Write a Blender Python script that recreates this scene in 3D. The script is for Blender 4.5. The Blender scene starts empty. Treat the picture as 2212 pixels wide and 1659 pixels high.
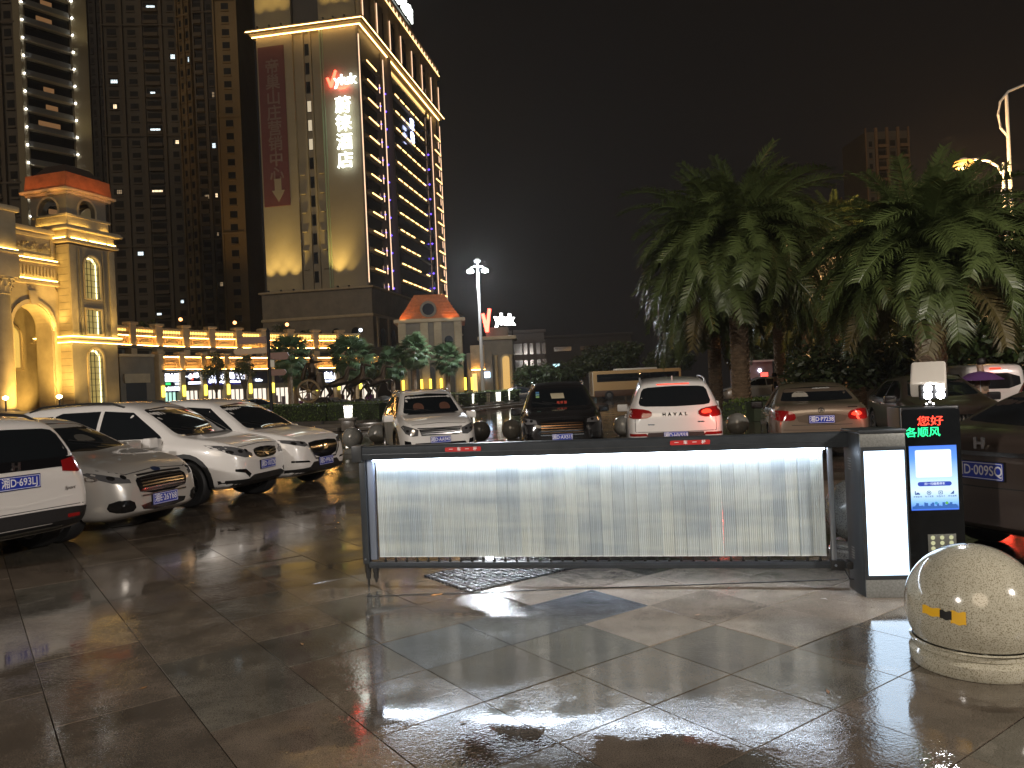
import bpy, bmesh, math, random
from mathutils import Vector, Matrix
from mathutils.bvhtree import BVHTree

R = math.radians
random.seed(11)
S = bpy.context.scene
COL = S.collection

# ---------------------------------------------------------------- camera
CAM_H, ROLL, FOC = 1.7, R(2.6), 1661.0 / 2212.0
cd = bpy.data.cameras.new("camera")
cd.sensor_fit = 'HORIZONTAL'; cd.sensor_width = 36.0; cd.lens = 36.0 * FOC
cd.clip_start = 0.05; cd.clip_end = 3000
cam = bpy.data.objects.new("camera", cd); COL.objects.link(cam)
cr, sr = math.cos(ROLL), math.sin(ROLL)
cam.matrix_world = Matrix(((cr, sr, 0, 0), (0, 0, -1, 0), (-sr, cr, 0, CAM_H), (0, 0, 0, 1)))
S.camera = cam

# ---------------------------------------------------------------- world: night sky over a lit town
w = bpy.data.worlds.new("World"); S.world = w; w.use_nodes = True
nt = w.node_tree; nt.nodes.clear()
out = nt.nodes.new('ShaderNodeOutputWorld'); bg = nt.nodes.new('ShaderNodeBackground')
sky = nt.nodes.new('ShaderNodeTexSky'); sky.sky_type = 'NISHITA'; sky.sun_disc = False
sky.sun_elevation = R(1); sky.sun_rotation = R(200)
tc = nt.nodes.new('ShaderNodeTexCoord'); sx = nt.nodes.new('ShaderNodeSeparateXYZ')
nt.links.new(tc.outputs['Generated'], sx.inputs[0])
mr = nt.nodes.new('ShaderNodeMapRange'); nt.links.new(sx.outputs['Z'], mr.inputs['Value'])
mr.inputs['From Min'].default_value = 0.0; mr.inputs['From Max'].default_value = 0.6
rp = nt.nodes.new('ShaderNodeValToRGB'); nt.links.new(mr.outputs[0], rp.inputs[0])
rp.color_ramp.elements[0].color = (0.0085, 0.0072, 0.0066, 1)
rp.color_ramp.elements[1].color = (0.0036, 0.0030, 0.0028, 1)
ad = nt.nodes.new('ShaderNodeMix'); ad.data_type = 'RGBA'; ad.blend_type = 'ADD'
ad.inputs['Factor'].default_value = 0.0002
nt.links.new(rp.outputs[0], ad.inputs[6]); nt.links.new(sky.outputs[0], ad.inputs[7])
nt.links.new(ad.outputs[2], bg.inputs['Color']); bg.inputs['Strength'].default_value = 1.0
nt.links.new(bg.outputs[0], out.inputs['Surface'])

# one very dim warm directional light: the summed glow of the town behind the camera
sd = bpy.data.lights.new("town_glow", 'SUN'); sd.energy = 0.42; sd.angle = R(25); sd.color = (1.0, 0.80, 0.58)
so = bpy.data.objects.new("town_glow", sd); COL.objects.link(so)
so.rotation_euler = Vector((0.25, 0.80, -0.42)).to_track_quat('-Z', 'Y').to_euler()

S.view_settings.view_transform = 'Standard'; S.view_settings.look = 'None'
S.view_settings.exposure = 0.2; S.view_settings.gamma = 1.0
S.view_settings.use_curve_mapping = False
S.cycles.use_light_tree = True
S.cycles.max_bounces = 6; S.cycles.transparent_max_bounces = 8
S.cycles.sample_clamp_indirect = 4.0; S.cycles.sample_clamp_direct = 0
S.cycles.caustics_reflective = False; S.cycles.caustics_refractive = False

# ---------------------------------------------------------------- measuring helpers (picture measure -> place in the world)
def ray(px, py):
    dx = (px - 1106) / 1661.0; dy = (829.5 - py) / 1661.0
    return dx * cr + dy * sr, -dx * sr + dy * cr
def gp(px, py, z=0.0):
    x, d = ray(px, py); t = (z - CAM_H) / d
    return Vector((x * t, t, z))
def at(px, py, Y):
    x, d = ray(px, py)
    return Vector((x * Y, Y, CAM_H + d * Y))
def hor(px): return 829.5 + 0.0454 * (1106 - px)
def gx(px, Y):                      # ground point in the direction px at depth Y
    v = at(px, hor(px), Y); return Vector((v.x, Y, 0))

# ---------------------------------------------------------------- materials
MATS = {}
def mat(name, base=(.5, .5, .5), rough=.5, metal=0.0, noise=None, bump=None, emit=None, es=0.0,
        spec=None, coat=0.0, trans=0.0, speck=None, rvar=None, sample=True):
    if name in MATS: return MATS[name]
    m = bpy.data.materials.new(name); m.use_nodes = True; MATS[name] = m
    n = m.node_tree.nodes; l = m.node_tree.links; b = n['Principled BSDF']
    b.inputs['Base Color'].default_value = (*base, 1); b.inputs['Roughness'].default_value = rough
    b.inputs['Metallic'].default_value = metal
    if spec is not None: b.inputs['Specular IOR Level'].default_value = spec
    if coat: b.inputs['Coat Weight'].default_value = coat; b.inputs['Coat Roughness'].default_value = .05
    if trans: b.inputs['Transmission Weight'].default_value = trans
    if emit is not None:
        b.inputs['Emission Color'].default_value = (*emit, 1); b.inputs['Emission Strength'].default_value = es
        if not sample: m.cycles.emission_sampling = 'NONE'
    src = None
    if noise or bump or speck or rvar:
        g = n.new('ShaderNodeTexCoord')
    if noise:
        sc, am = noise
        t = n.new('ShaderNodeTexNoise'); t.inputs['Scale'].default_value = sc; t.inputs['Detail'].default_value = 6
        t.inputs['Roughness'].default_value = .65
        l.new(g.outputs['Object'], t.inputs['Vector'])
        r = n.new('ShaderNodeMapRange'); r.inputs['From Min'].default_value = .3; r.inputs['From Max'].default_value = .7
        r.inputs['To Min'].default_value = 1 - am; r.inputs['To Max'].default_value = 1 + am * .6
        l.new(t.outputs['Fac'], r.inputs['Value'])
        mx = n.new('ShaderNodeMix'); mx.data_type = 'RGBA'; mx.blend_type = 'MULTIPLY'
        mx.inputs['Factor'].default_value = 1; mx.inputs[6].default_value = (*base, 1)
        l.new(r.outputs[0], mx.inputs[7]); l.new(mx.outputs[2], b.inputs['Base Color']); src = mx.outputs[2]
    if speck:
        sc, col, th = speck
        t = n.new('ShaderNodeTexNoise'); t.inputs['Scale'].default_value = sc; t.inputs['Detail'].default_value = 3
        l.new(g.outputs['Object'], t.inputs['Vector'])
        r = n.new('ShaderNodeMapRange'); r.inputs['From Min'].default_value = th; r.inputs['From Max'].default_value = th + .08
        l.new(t.outputs['Fac'], r.inputs['Value'])
        mx = n.new('ShaderNodeMix'); mx.data_type = 'RGBA'; l.new(r.outputs[0], mx.inputs['Factor'])
        if src: l.new(src, mx.inputs[6])
        else: mx.inputs[6].default_value = (*base, 1)
        mx.inputs[7].default_value = (*col, 1); l.new(mx.outputs[2], b.inputs['Base Color'])
    if rvar:
        t = n.new('ShaderNodeTexNoise'); t.inputs['Scale'].default_value = rvar[0]; t.inputs['Detail'].default_value = 5
        l.new(g.outputs['Object'], t.inputs['Vector'])
        r = n.new('ShaderNodeMapRange'); r.inputs['From Min'].default_value = .35; r.inputs['From Max'].default_value = .65
        r.inputs['To Min'].default_value = rvar[1]; r.inputs['To Max'].default_value = rvar[2]
        l.new(t.outputs['Fac'], r.inputs['Value']); l.new(r.outputs[0], b.inputs['Roughness'])
    if bump:
        t = n.new('ShaderNodeTexNoise'); t.inputs['Scale'].default_value = bump[0]; t.inputs['Detail'].default_value = 4
        l.new(g.outputs['Object'], t.inputs['Vector'])
        bp = n.new('ShaderNodeBump'); bp.inputs['Strength'].default_value = bump[1]
        bp.inputs['Distance'].default_value = bump[2] if len(bump) > 2 else .02
        l.new(t.outputs['Fac'], bp.inputs['Height']); l.new(bp.outputs[0], b.inputs['Normal'])
    return m

def glow(name, col, s, sample=True):
    return mat(name, (0.02, 0.02, 0.02), .5, emit=col, es=s, sample=sample)

def paint(name, col, metal=0.0, rough=.32):
    """car lacquer beaded with rain"""
    m = mat(name, col, rough, metal, coat=1.0, bump=(130, .06, .004))
    return m

def wet_stone(name, base, var=.35, speck=None, r0=.018, r1=.065, grid=None):
    """rain-wet granite: smooth where water stands, rougher where it has run off"""
    m = bpy.data.materials.new(name); m.use_nodes = True; MATS[name] = m
    n = m.node_tree.nodes; l = m.node_tree.links; b = n['Principled BSDF']
    g = n.new('ShaderNodeNewGeometry'); oi = n.new('ShaderNodeObjectInfo')
    def noise(sc, det=4, ro=.6):
        t = n.new('ShaderNodeTexNoise'); t.inputs['Scale'].default_value = sc; t.inputs['Detail'].default_value = det
        t.inputs['Roughness'].default_value = ro; l.new(g.outputs['Position'], t.inputs['Vector']); return t.outputs['Fac']
    def rng(s, a, bb, c, d):
        r = n.new('ShaderNodeMapRange'); r.inputs['From Min'].default_value = a; r.inputs['From Max'].default_value = bb
        r.inputs['To Min'].default_value = c; r.inputs['To Max'].default_value = d; l.new(s, r.inputs['Value']); return r.outputs[0]
    def mth(op, a, bb):
        k = n.new('ShaderNodeMath'); k.operation = op
        for i, v in enumerate((a, bb)):
            if hasattr(v, 'node'): l.new(v, k.inputs[i])
            else: k.inputs[i].default_value = v
        return k.outputs[0]
    def mul(c1, fac):
        mx = n.new('ShaderNodeMix'); mx.data_type = 'RGBA'; mx.blend_type = 'MULTIPLY'; mx.inputs['Factor'].default_value = 1
        if hasattr(c1, 'node'): l.new(c1, mx.inputs[6])
        else: mx.inputs[6].default_value = (*c1, 1)
        l.new(fac, mx.inputs[7]); return mx.outputs[2]
    c = mul(base, rng(noise(3.2, 8, .7), .3, .7, 1 - var, 1 + var))
    c = mul(c, rng(noise(150, 2), .35, .65, .60, 1.35)); c = mul(c, rng(noise(.9, 6, .7), .3, .7, .66, 1.18))
    c = mul(c, rng(oi.outputs['Random'], 0, 1, .82, 1.14))
    pud = rng(noise(1.1, 5, .6), .42, .68, 0, 1)
    ro = mth('ADD', rng(noise(5, 6, .7), .35, .68, r0, r1), 0)
    ro = mth('MULTIPLY', ro, rng(pud, 0, 1, .45, 1.0))
    h1 = mth('MULTIPLY', noise(55, 3, .6), 1.0)
    h2 = mth('MULTIPLY', noise(18, 4, .6), 1.1)
    h = mth('ADD', h1, h2)
    bp = n.new('ShaderNodeBump'); bp.inputs['Distance'].default_value = .0020
    l.new(h, bp.inputs['Height']); l.new(rng(pud, 0, 1, .07, .95), bp.inputs['Strength'])
    if grid:
        a, p, lo = grid
        mp = n.new('ShaderNodeMapping'); mp.inputs['Rotation'].default_value = (0, 0, -a); mp.inputs['Location'].default_value = lo
        l.new(g.outputs['Position'], mp.inputs['Vector'])
        br = n.new('ShaderNodeTexBrick'); br.offset = 0.0; br.inputs['Scale'].default_value = 1.0
        br.inputs['Brick Width'].default_value = p; br.inputs['Row Height'].default_value = p
        br.inputs['Mortar Size'].default_value = .008; br.inputs['Mortar Smooth'].default_value = .2
        br.inputs['Color1'].default_value = (.62, .6, .58, 1); br.inputs['Color2'].default_value = (1.2, 1.15, 1.1, 1)
        br.inputs['Mortar'].default_value = (.25, .25, .25, 1)
        l.new(mp.outputs[0], br.inputs['Vector']); c = mul(c, br.outputs['Color'])
    l.new(c, b.inputs['Base Color']); l.new(ro, b.inputs['Roughness']); l.new(bp.outputs[0], b.inputs['Normal'])
    b.inputs['Specular IOR Level'].default_value = 1.0
    return m

# ---------------------------------------------------------------- mesh builder
class MB:
    def __init__(s): s.v = []; s.f = []; s.m = []; s.M = Matrix.Identity(4)
    def add(s, vs, fs, m=0):
        o = len(s.v); s.v += [tuple(s.M @ Vector(p)) for p in vs]
        for f in fs: s.f.append([i + o for i in f]); s.m.append(m)
    def box(s, x0, x1, y0, y1, z0, z1, m=0):
        s.add([(x0,y0,z0),(x1,y0,z0),(x1,y1,z0),(x0,y1,z0),(x0,y0,z1),(x1,y0,z1),(x1,y1,z1),(x0,y1,z1)],
              [(0,3,2,1),(4,5,6,7),(0,1,5,4),(1,2,6,5),(2,3,7,6),(3,0,4,7)], m)
        return s
    def prism(s, poly, a, b, ax='y', m=0):
        """2-D outline swept along an axis: ax y -> outline is (x,z); z -> (x,y); x -> (y,z)"""
        n = len(poly)
        def P(p, t): return (p[0], t, p[1]) if ax == 'y' else ((p[0], p[1], t) if ax == 'z' else (t, p[0], p[1]))
        s.add([P(p, a) for p in poly] + [P(p, b) for p in poly],
              [tuple(range(n))] + [tuple(range(2*n-1, n-1, -1))] + [(i, i+n, (i+1) % n + n, (i+1) % n) for i in range(n)], m)
        return s
    def ringwall(s, outer, inner, a, b, ax='y', m=0):
        """wall with a hole: two outlines of equal point count"""
        n = len(outer)
        def P(p, t): return (p[0], t, p[1]) if ax == 'y' else ((p[0], p[1], t) if ax == 'z' else (t, p[0], p[1]))
        vs = [P(p, a) for p in outer] + [P(p, a) for p in inner] + [P(p, b) for p in outer] + [P(p, b) for p in inner]
        fs = []
        for i in range(n):
            j = (i + 1) % n
            fs += [(i, j, n+j, n+i), (2*n+i, 3*n+i, 3*n+j, 2*n+j), (n+i, n+j, 3*n+j, 3*n+i), (i, 2*n+i, 2*n+j, j)]
        s.add(vs, fs, m); return s
    def lathe(s, prof, seg=20, c=(0, 0, 0), m=0, axis='z'):
        vs = []; fs = []; n = len(prof)
        for k in range(seg):
            a = 2*math.pi*k/seg
            for r, z in prof:
                p = (r*math.cos(a), r*math.sin(a), z)
                if axis == 'y': p = (p[0], p[2], p[1])
                if axis == 'x': p = (p[2], p[0], p[1])
                vs.append((p[0]+c[0], p[1]+c[1], p[2]+c[2]))
        for k in range(seg):
            k2 = (k+1) % seg
            for i in range(n-1): fs.append((k*n+i, k2*n+i, k2*n+i+1, k*n+i+1))
        s.add(vs, fs, m); return s
    def tube(s, pts, rad, seg=8, m=0, cap=True):
        pts = [Vector(p) for p in pts]; n = len(pts)
        if not hasattr(rad, '__len__'): rad = [rad]*n
        vs = []; fs = []
        up = Vector((0, 0, 1))
        for i, p in enumerate(pts):
            d = (pts[min(i+1, n-1)] - pts[max(i-1, 0)]).normalized()
            u = d.cross(up if abs(d.z) < .95 else Vector((0, 1, 0))).normalized(); v = d.cross(u)
            for k in range(seg):
                a = 2*math.pi*k/seg; vs.append(p + (u*math.cos(a) + v*math.sin(a))*rad[i])
        for i in range(n-1):
            for k in range(seg):
                k2 = (k+1) % seg; fs.append((i*seg+k, i*seg+k2, (i+1)*seg+k2, (i+1)*seg+k))
        if cap: fs += [tuple(range(seg-1, -1, -1)), tuple((n-1)*seg+k for k in range(seg))]
        s.add(vs, fs, m); return s
    def mesh(s, name, mats, smooth=False, bevel=0, segs=2, ang=35):
        me = bpy.data.meshes.new(name); me.from_pydata([tuple(v) for v in s.v], [], s.f)
        for m in (mats if isinstance(mats, (list, tuple)) else [mats]):
            if m: me.materials.append(m)
        me.polygons.foreach_set('material_index', s.m)
        bm = bmesh.new(); bm.from_mesh(me)
        bmesh.ops.recalc_face_normals(bm, faces=bm.faces[:])
        if bevel:
            es = [e for e in bm.edges if len(e.link_faces) == 2 and e.calc_face_angle(0) > R(30)]
            bmesh.ops.bevel(bm, geom=es, offset=bevel, segments=segs, affect='EDGES', profile=.6, clamp_overlap=True)
        bm.to_mesh(me); bm.free()
        if smooth or bevel:
            me.polygons.foreach_set('use_smooth', [True]*len(me.polygons)); me.set_sharp_from_angle(angle=R(ang))
        me.update(); return me
    def build(s, name, mats, parent=None, **k):
        return link(name, s.mesh(name, mats, **k), parent)

def link(name, me, parent=None):
    o = bpy.data.objects.new(name, me); COL.objects.link(o)
    if parent is not None: o.parent = parent
    return o
def tag(o, label=None, cat=None, group=None, kind=None):
    if label: o['label'] = label
    if cat: o['category'] = cat
    if group: o['group'] = group
    if kind: o['kind'] = kind
    return o
def thing(name, label, cat, loc=(0, 0, 0), rz=0.0, group=None):
    o = bpy.data.objects.new(name, None); COL.objects.link(o); o.empty_display_size = .2
    o.location = loc; o.rotation_euler = (0, 0, rz)
    return tag(o, label, cat, group)
def copy_tree(o, parent=None):
    c = o.copy(); COL.objects.link(c)
    if parent is not None: c.parent = parent
    for ch in list(o.children): copy_tree(ch, c)
    return c
def inst(o, parent, M):
    c = o.copy(); COL.objects.link(c); c.parent = parent; c.matrix_local = M; return c

def fr(o, right, up):
    """matrix: x = right, y = up, z = towards the viewer"""
    r_ = Vector(right).normalized(); u = Vector(up).normalized(); n_ = r_.cross(u)
    M = Matrix((r_, u, n_)).transposed().to_4x4(); M.translation = Vector(o); return M

FONT = None
def text(name, body, size, m, parent, M, ext=.01, off=0.0, sx=1.0, align='CENTER', shear=0.0):
    cu = bpy.data.curves.new(name, 'FONT'); cu.body = body; cu.size = size; cu.extrude = ext / 2
    cu.offset = off; cu.align_x = align; cu.align_y = 'CENTER'; cu.shear = shear; cu.resolution_u = 3
    t = bpy.data.objects.new('tmp', cu); COL.objects.link(t)
    bpy.context.view_layer.update()
    me = bpy.data.meshes.new_from_object(t.evaluated_get(bpy.context.evaluated_depsgraph_get()))
    bpy.data.objects.remove(t)
    me.transform(M @ Matrix.Diagonal((sx, 1, 1, 1)) @ Matrix.Translation((0, 0, ext/2)))
    me.materials.clear(); me.materials.append(m)
    return link(name, me, parent)

def chaikin(p, it=2, closed=True):
    for _ in range(it):
        q = []; n = len(p)
        for i in range(n if closed else n-1):
            a, b = p[i], p[(i+1) % n]
            q.append((a[0]*.75+b[0]*.25, a[1]*.75+b[1]*.25)); q.append((a[0]*.25+b[0]*.75, a[1]*.25+b[1]*.75))
        p = q
    return p
def rc(p, t=.10):
    q = []; n = len(p)
    for i in range(n):
        a, b, c = p[i-1], p[i], p[(i+1) % n]
        for u in (0, .5, 1):
            s0 = ((1-u)**2*t, (u**2)*t); q.append((b[0]+(a[0]-b[0])*s0[0]+(c[0]-b[0])*s0[1], b[1]+(a[1]-b[1])*s0[0]+(c[1]-b[1])*s0[1]))
    return q
def rrect(x0, x1, y0, y1, r, n=4):
    p = []
    for cx, cy, a0 in ((x1-r, y1-r, 0), (x0+r, y1-r, 90), (x0+r, y0+r, 180), (x1-r, y0+r, 270)):
        for k in range(n+1):
            a = R(a0 + 90*k/n); p.append((cx+r*math.cos(a), cy+r*math.sin(a)))
    return p
def archp(x0, x1, z0, z1, n=12):
    """outline of a round-headed opening, anticlockwise from bottom left"""
    r = (x1-x0)/2; cx = (x0+x1)/2; zs = z1-r
    return [(x0, z0), (x1, z0)] + [(cx+r*math.cos(math.pi*k/n), zs+r*math.sin(math.pi*k/n)) for k in range(n+1)]
# ================================================================= GROUND
TA = R(35.7); PT = .63; N0 = .34 ; S0 = 2.23          # paving grid measured on the ground
un = Vector((math.cos(TA), math.sin(TA))); ut = Vector((-math.sin(TA), math.cos(TA)))
g_far = wet_stone("wet_plaza_paving", (.105, .085, .066), .35, grid=(TA, PT, (-N0, -S0, 0)))
m = MB(); m.add([(-1500,-60,-.022),(1500,-60,-.022),(1500,2500,-.022),(-1500,2500,-.022)], [(0,1,2,3)])
ground = m.build('ground', g_far); tag(ground, 'wet stone plaza ground reaching into the dark', None, None, 'structure')

tm = [wet_stone("stone_brown", (.112, .090, .070)), wet_stone("stone_tan", (.130, .107, .082)),
      wet_stone("stone_umber", (.090, .073, .057), .4), wet_stone("stone_grey_green", (.108, .098, .080)),
      wet_stone("stone_blue_granite", (.10, .105, .112), .25, r0=.12, r1=.3),
      wet_stone("stone_barrier_light", (.235, .195, .155), .22, r0=.14, r1=.32)]  # last one: barrier's light pool put into a paler pinkish slab colour
pav = bpy.data.objects.new('pavement', None); COL.objects.link(pav); tag(pav, 'rain wet granite paving slabs laid diagonally across the plaza', None, None, 'structure')

def slab_mesh(lx, ly, seed):
    rnd = random.Random(seed); g = .0022; c = .002
    b = MB(); x0, x1, y0, y1 = g, lx-g, g, ly-g
    top = [(x0+c, y0+c), (x1-c, y0+c), (x1-c, y1-c), (x0+c, y1-c)]
    zz = [rnd.uniform(-.0012, .0012) for _ in range(4)]
    vs = [(x0,y0,-.02),(x1,y0,-.02),(x1,y1,-.02),(x0,y1,-.02)] + [(x0,y0,-c),(x1,y0,-c),(x1,y1,-c),(x0,y1,-c)] + [(p[0],p[1],z) for p, z in zip(top, zz)]
    b.add(vs, [(0,1,5,4),(1,2,6,5),(2,3,7,6),(3,0,4,7),(4,5,9,8),(5,6,10,9),(6,7,11,10),(7,4,8,11),(8,9,10,11)])
    return b.mesh('paving_slab', tm[0])
sq = [slab_mesh(PT, PT, i) for i in range(4)]; lg = [slab_mesh(PT, 2*PT, 10+i) for i in range(4)]
tiles = []
rt = random.Random(5)
for i in range(-40, 46):
    n0 = N0 + PT*i
    j = -40
    phase = rt.choice((0, 1))
    while j < 60:
        long = (i <= 1)
        if long and (j + phase) % 2: j += 1; 
        L = 2 if long else 1
        s0 = S0 + PT*j
        c = un*(n0+PT/2) + ut*(s0+PT*L/2)
        if c.y > .6 and c.y < 27 and abs(c.x) < c.y*.72+1.2: tiles.append((c.length, n0, s0, L, c))
        j += L
tiles.sort(key=lambda t: t[0])
dark_cells = [Vector((-.25, 4.95)), Vector((.25, 5.35)), Vector((.42, 5.85)), Vector((-.05, 5.55))]
stuff = [MB() for _ in tm]
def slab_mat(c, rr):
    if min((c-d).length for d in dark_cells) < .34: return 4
    if c.y > 5.1 and c.y < 7.0 and -.2 < c.x < 3.2: return 5  # zone by the barrier takes the slab colour holding its light
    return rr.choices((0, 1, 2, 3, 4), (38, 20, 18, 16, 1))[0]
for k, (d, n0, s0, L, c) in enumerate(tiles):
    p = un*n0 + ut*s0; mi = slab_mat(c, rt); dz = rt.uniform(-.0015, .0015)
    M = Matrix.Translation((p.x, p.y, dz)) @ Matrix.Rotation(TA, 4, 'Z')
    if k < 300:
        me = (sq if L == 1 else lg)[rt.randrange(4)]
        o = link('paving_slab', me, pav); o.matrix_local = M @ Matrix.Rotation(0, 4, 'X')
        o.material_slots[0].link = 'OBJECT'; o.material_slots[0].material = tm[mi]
    else:
        b = stuff[mi]; b.M = M; g = .0045; yl = PT*L
        b.box(g, PT-g, g, yl-g, -.02, 0)
b = MB()
for mi, s in enumerate(stuff):
    o = len(b.v); b.v += s.v; b.f += [[i+o for i in f] for f in s.f]; b.m += [mi]*len(s.f)
o = b.build('far_paving_slabs', tm, pav); o['kind'] = 'stuff'

# cobbled mat of dark setts behind the barrier foot, and a shallow pool film
cob = thing('cobbled_inlay', 'rectangle of small dark wet setts let into the paving under the barrier', 'cobbles', (*gp(1085, 1232).xy, 0), TA)
cm = mat("wet_dark_sett", (.05, .05, .05), .22, bump=(60, .6, .006))
sett = MB().box(-.026, .026, -.026, .026, 0, .018).mesh('sett', cm, bevel=.006, segs=2)
rr = random.Random(3)
for i in range(20):
    for j in range(13):
        o = link('sett', sett, cob); o.matrix_local = Matrix.Translation((-.6+i*.06+rr.uniform(-.003,.003), -.4+j*.06+rr.uniform(-.003,.003), -.006+rr.uniform(-.004,.004))) @ Matrix.Rotation(rr.uniform(-.1,.1), 4, 'Z')
dm = mat("drain_black", (.01, .01, .01), .5)
o = MB().box(-1.28, 2.56, -.006, .006, .0025, .007).build('cable', dm); o.location = (0, 6.3, 0); o.rotation_euler = (0, 0, R(-2.2))
tag(o, 'thin black cable lying across the slabs in front of the barrier foot', 'cable')

# litter: fallen yellow leaf
lf = MB(); lf.add([(0,0,.004),(.03,.012,.010),(.075,.004,.012),(.04,-.018,.006)], [(0,1,2,3)]); lf.add([(.06,.02,.004),(.1,.026,.012),(.085,.0,.005)], [(0,1,2)])
o = lf.build('fallen_leaf', mat("leaf_orange", (.6, .25, .06), .4)); p = gp(930, 1287); o.location = p
tag(o, 'small curled orange leaf lying on the brightened slabs in front of the barrier', 'leaf')

# ================================================================= BARRIER (swing gate with turning blades)
BA = Vector((-1.33, 6.68)); BB = Vector((2.62, 5.93)); bd = (BB-BA); BL = bd.length; ba = math.atan2(bd.y, bd.x)
gate = thing('barrier_gate', 'dark grey advertising barrier with a lit row of translucent vertical blades', 'barrier', (BA.x, BA.y, 0), ba)
gm = mat("grey_powder_coat", (.045, .052, .060), .34, metal=.3, noise=(8, .2), bump=(400, .05, .002))
am = mat("brushed_aluminium", (.32, .36, .42), .3, metal=.8)
m = MB(); m.prism([(-.05,1.10),(.05,1.10),(.05,1.205),(.035,1.218),(-.035,1.218),(-.05,1.205)], -.06, BL-.02, 'x')
m.prism([(-.053,1.145),(.053,1.145),(.053,1.15),(-.053,1.15)], -.055, BL-.03, 'x')
m.build('top_beam', gm, gate, bevel=.004)
m = MB().box(-.075, .02, -.062, .062, 1.085, 1.228); m.build('beam_end_cap', mat("dark_plastic", (.03, .033, .036), .4), gate, bevel=.012)
m = MB().box(-.02, .035, -.035, .035, .20, 1.10); m.build('outer_post', gm, gate, bevel=.004)
m = MB().box(.04, .10, -.012, .03, .235, 1.10); m.build('side_profile', mat("blue_grey_aluminium", (.22, .26, .34), .35, metal=.5), gate, bevel=.003)
m = MB().box(3.815, 3.85, -.02, .02, .2, 1.10); m.build('inner_post', am, gate, bevel=.004)
m = MB().box(.03, 3.93, -.03, .03, .165, .215); m.box(.03, 3.93, -.034, -.030, .185, .195); m.build('bottom_rail', gm, gate, bevel=.003)
for x, ln in ((-.0, .19), (.07, .15)):
    f = MB(); f.lathe([(0,.2),(.026,.2),(.026,.13),(.021,.125),(.021,.07),(.010,.065),(.010,.19-ln),(0,.19-ln)], 14, (x+.01, 0 if x else -.0, 0)); f.build('support_foot', mat("black_rubber", (.012, .012, .012), .55), gate, smooth=True)
# blades
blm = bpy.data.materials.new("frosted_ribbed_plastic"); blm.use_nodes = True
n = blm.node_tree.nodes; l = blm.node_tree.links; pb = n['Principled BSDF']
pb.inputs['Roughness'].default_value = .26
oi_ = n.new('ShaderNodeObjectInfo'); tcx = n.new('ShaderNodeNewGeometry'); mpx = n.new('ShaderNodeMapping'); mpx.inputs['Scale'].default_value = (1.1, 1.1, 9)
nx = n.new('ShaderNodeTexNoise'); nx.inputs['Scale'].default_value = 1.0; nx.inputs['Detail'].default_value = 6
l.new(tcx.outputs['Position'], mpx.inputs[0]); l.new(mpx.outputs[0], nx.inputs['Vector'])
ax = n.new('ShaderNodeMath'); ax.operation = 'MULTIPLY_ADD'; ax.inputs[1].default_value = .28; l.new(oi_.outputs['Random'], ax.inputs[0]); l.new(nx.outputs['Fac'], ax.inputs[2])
rx = n.new('ShaderNodeValToRGB'); rx.color_ramp.elements[0].position = .45; rx.color_ramp.elements[0].color = (.33, .38, .41, 1); rx.color_ramp.elements[1].position = .80; rx.color_ramp.elements[1].color = (.62, .66, .62, 1)  # stretched noise paints streaky reflections into the blade colour, plus random blade tone
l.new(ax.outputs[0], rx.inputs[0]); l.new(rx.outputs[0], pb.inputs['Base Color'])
# own glow put in for the strip's light running down the fine flutes
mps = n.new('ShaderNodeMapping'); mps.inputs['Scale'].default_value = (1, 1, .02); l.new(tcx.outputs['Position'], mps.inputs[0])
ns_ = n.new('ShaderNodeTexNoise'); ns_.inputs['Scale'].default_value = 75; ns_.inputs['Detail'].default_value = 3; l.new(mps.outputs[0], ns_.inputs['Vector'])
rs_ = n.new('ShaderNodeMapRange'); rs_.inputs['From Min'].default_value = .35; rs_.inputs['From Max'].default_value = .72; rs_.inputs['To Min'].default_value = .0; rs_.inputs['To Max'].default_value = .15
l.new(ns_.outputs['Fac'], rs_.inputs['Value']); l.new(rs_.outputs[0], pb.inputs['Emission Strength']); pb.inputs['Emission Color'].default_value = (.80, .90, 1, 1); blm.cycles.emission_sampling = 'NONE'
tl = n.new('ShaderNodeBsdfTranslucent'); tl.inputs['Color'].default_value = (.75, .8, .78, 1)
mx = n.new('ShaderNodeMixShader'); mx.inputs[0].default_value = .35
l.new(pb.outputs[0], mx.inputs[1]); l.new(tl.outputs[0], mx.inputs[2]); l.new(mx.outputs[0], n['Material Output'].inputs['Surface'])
NB = 38; x0 = .125; bw = (3.78-x0)/NB
prof = []
for k in range(13):
    t = -bw/2+.0012 + (bw-.0024)*k/12
    prof.append((t, -.010 - (.0045 if k % 2 else 0)*1.0))
prof = prof + [(a, -b2) for a, b2 in reversed(prof)]
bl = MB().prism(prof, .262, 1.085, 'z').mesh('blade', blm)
pin = MB().lathe([(0,.214),(.012,.214),(.012,.232),(.007,.235),(.007,.248),(.013,.250),(.013,.262),(0,.262)], 10).mesh('pivot_pin', dm, smooth=True)
tips = MB().box(-bw/2+.002, bw/2-.002, -.014, .014, .258, .266).mesh('blade_tip', mat("clear_tip", (.75, .8, .8), .2))
rb = random.Random(9)
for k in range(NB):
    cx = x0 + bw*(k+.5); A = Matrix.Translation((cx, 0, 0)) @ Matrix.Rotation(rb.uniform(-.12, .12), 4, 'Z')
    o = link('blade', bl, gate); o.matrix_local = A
    t_ = link('blade_tip', tips, o)
    link('pivot_pin', pin, gate).matrix_local = Matrix.Translation((cx, 0, 0))
ledm = glow("led_strip_cool", (.75, .85, 1.0), 30)
MB().box(.11, 3.79, -.045, .045, 1.0895, 1.0975).build('led_strip', ledm, gate)
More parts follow.
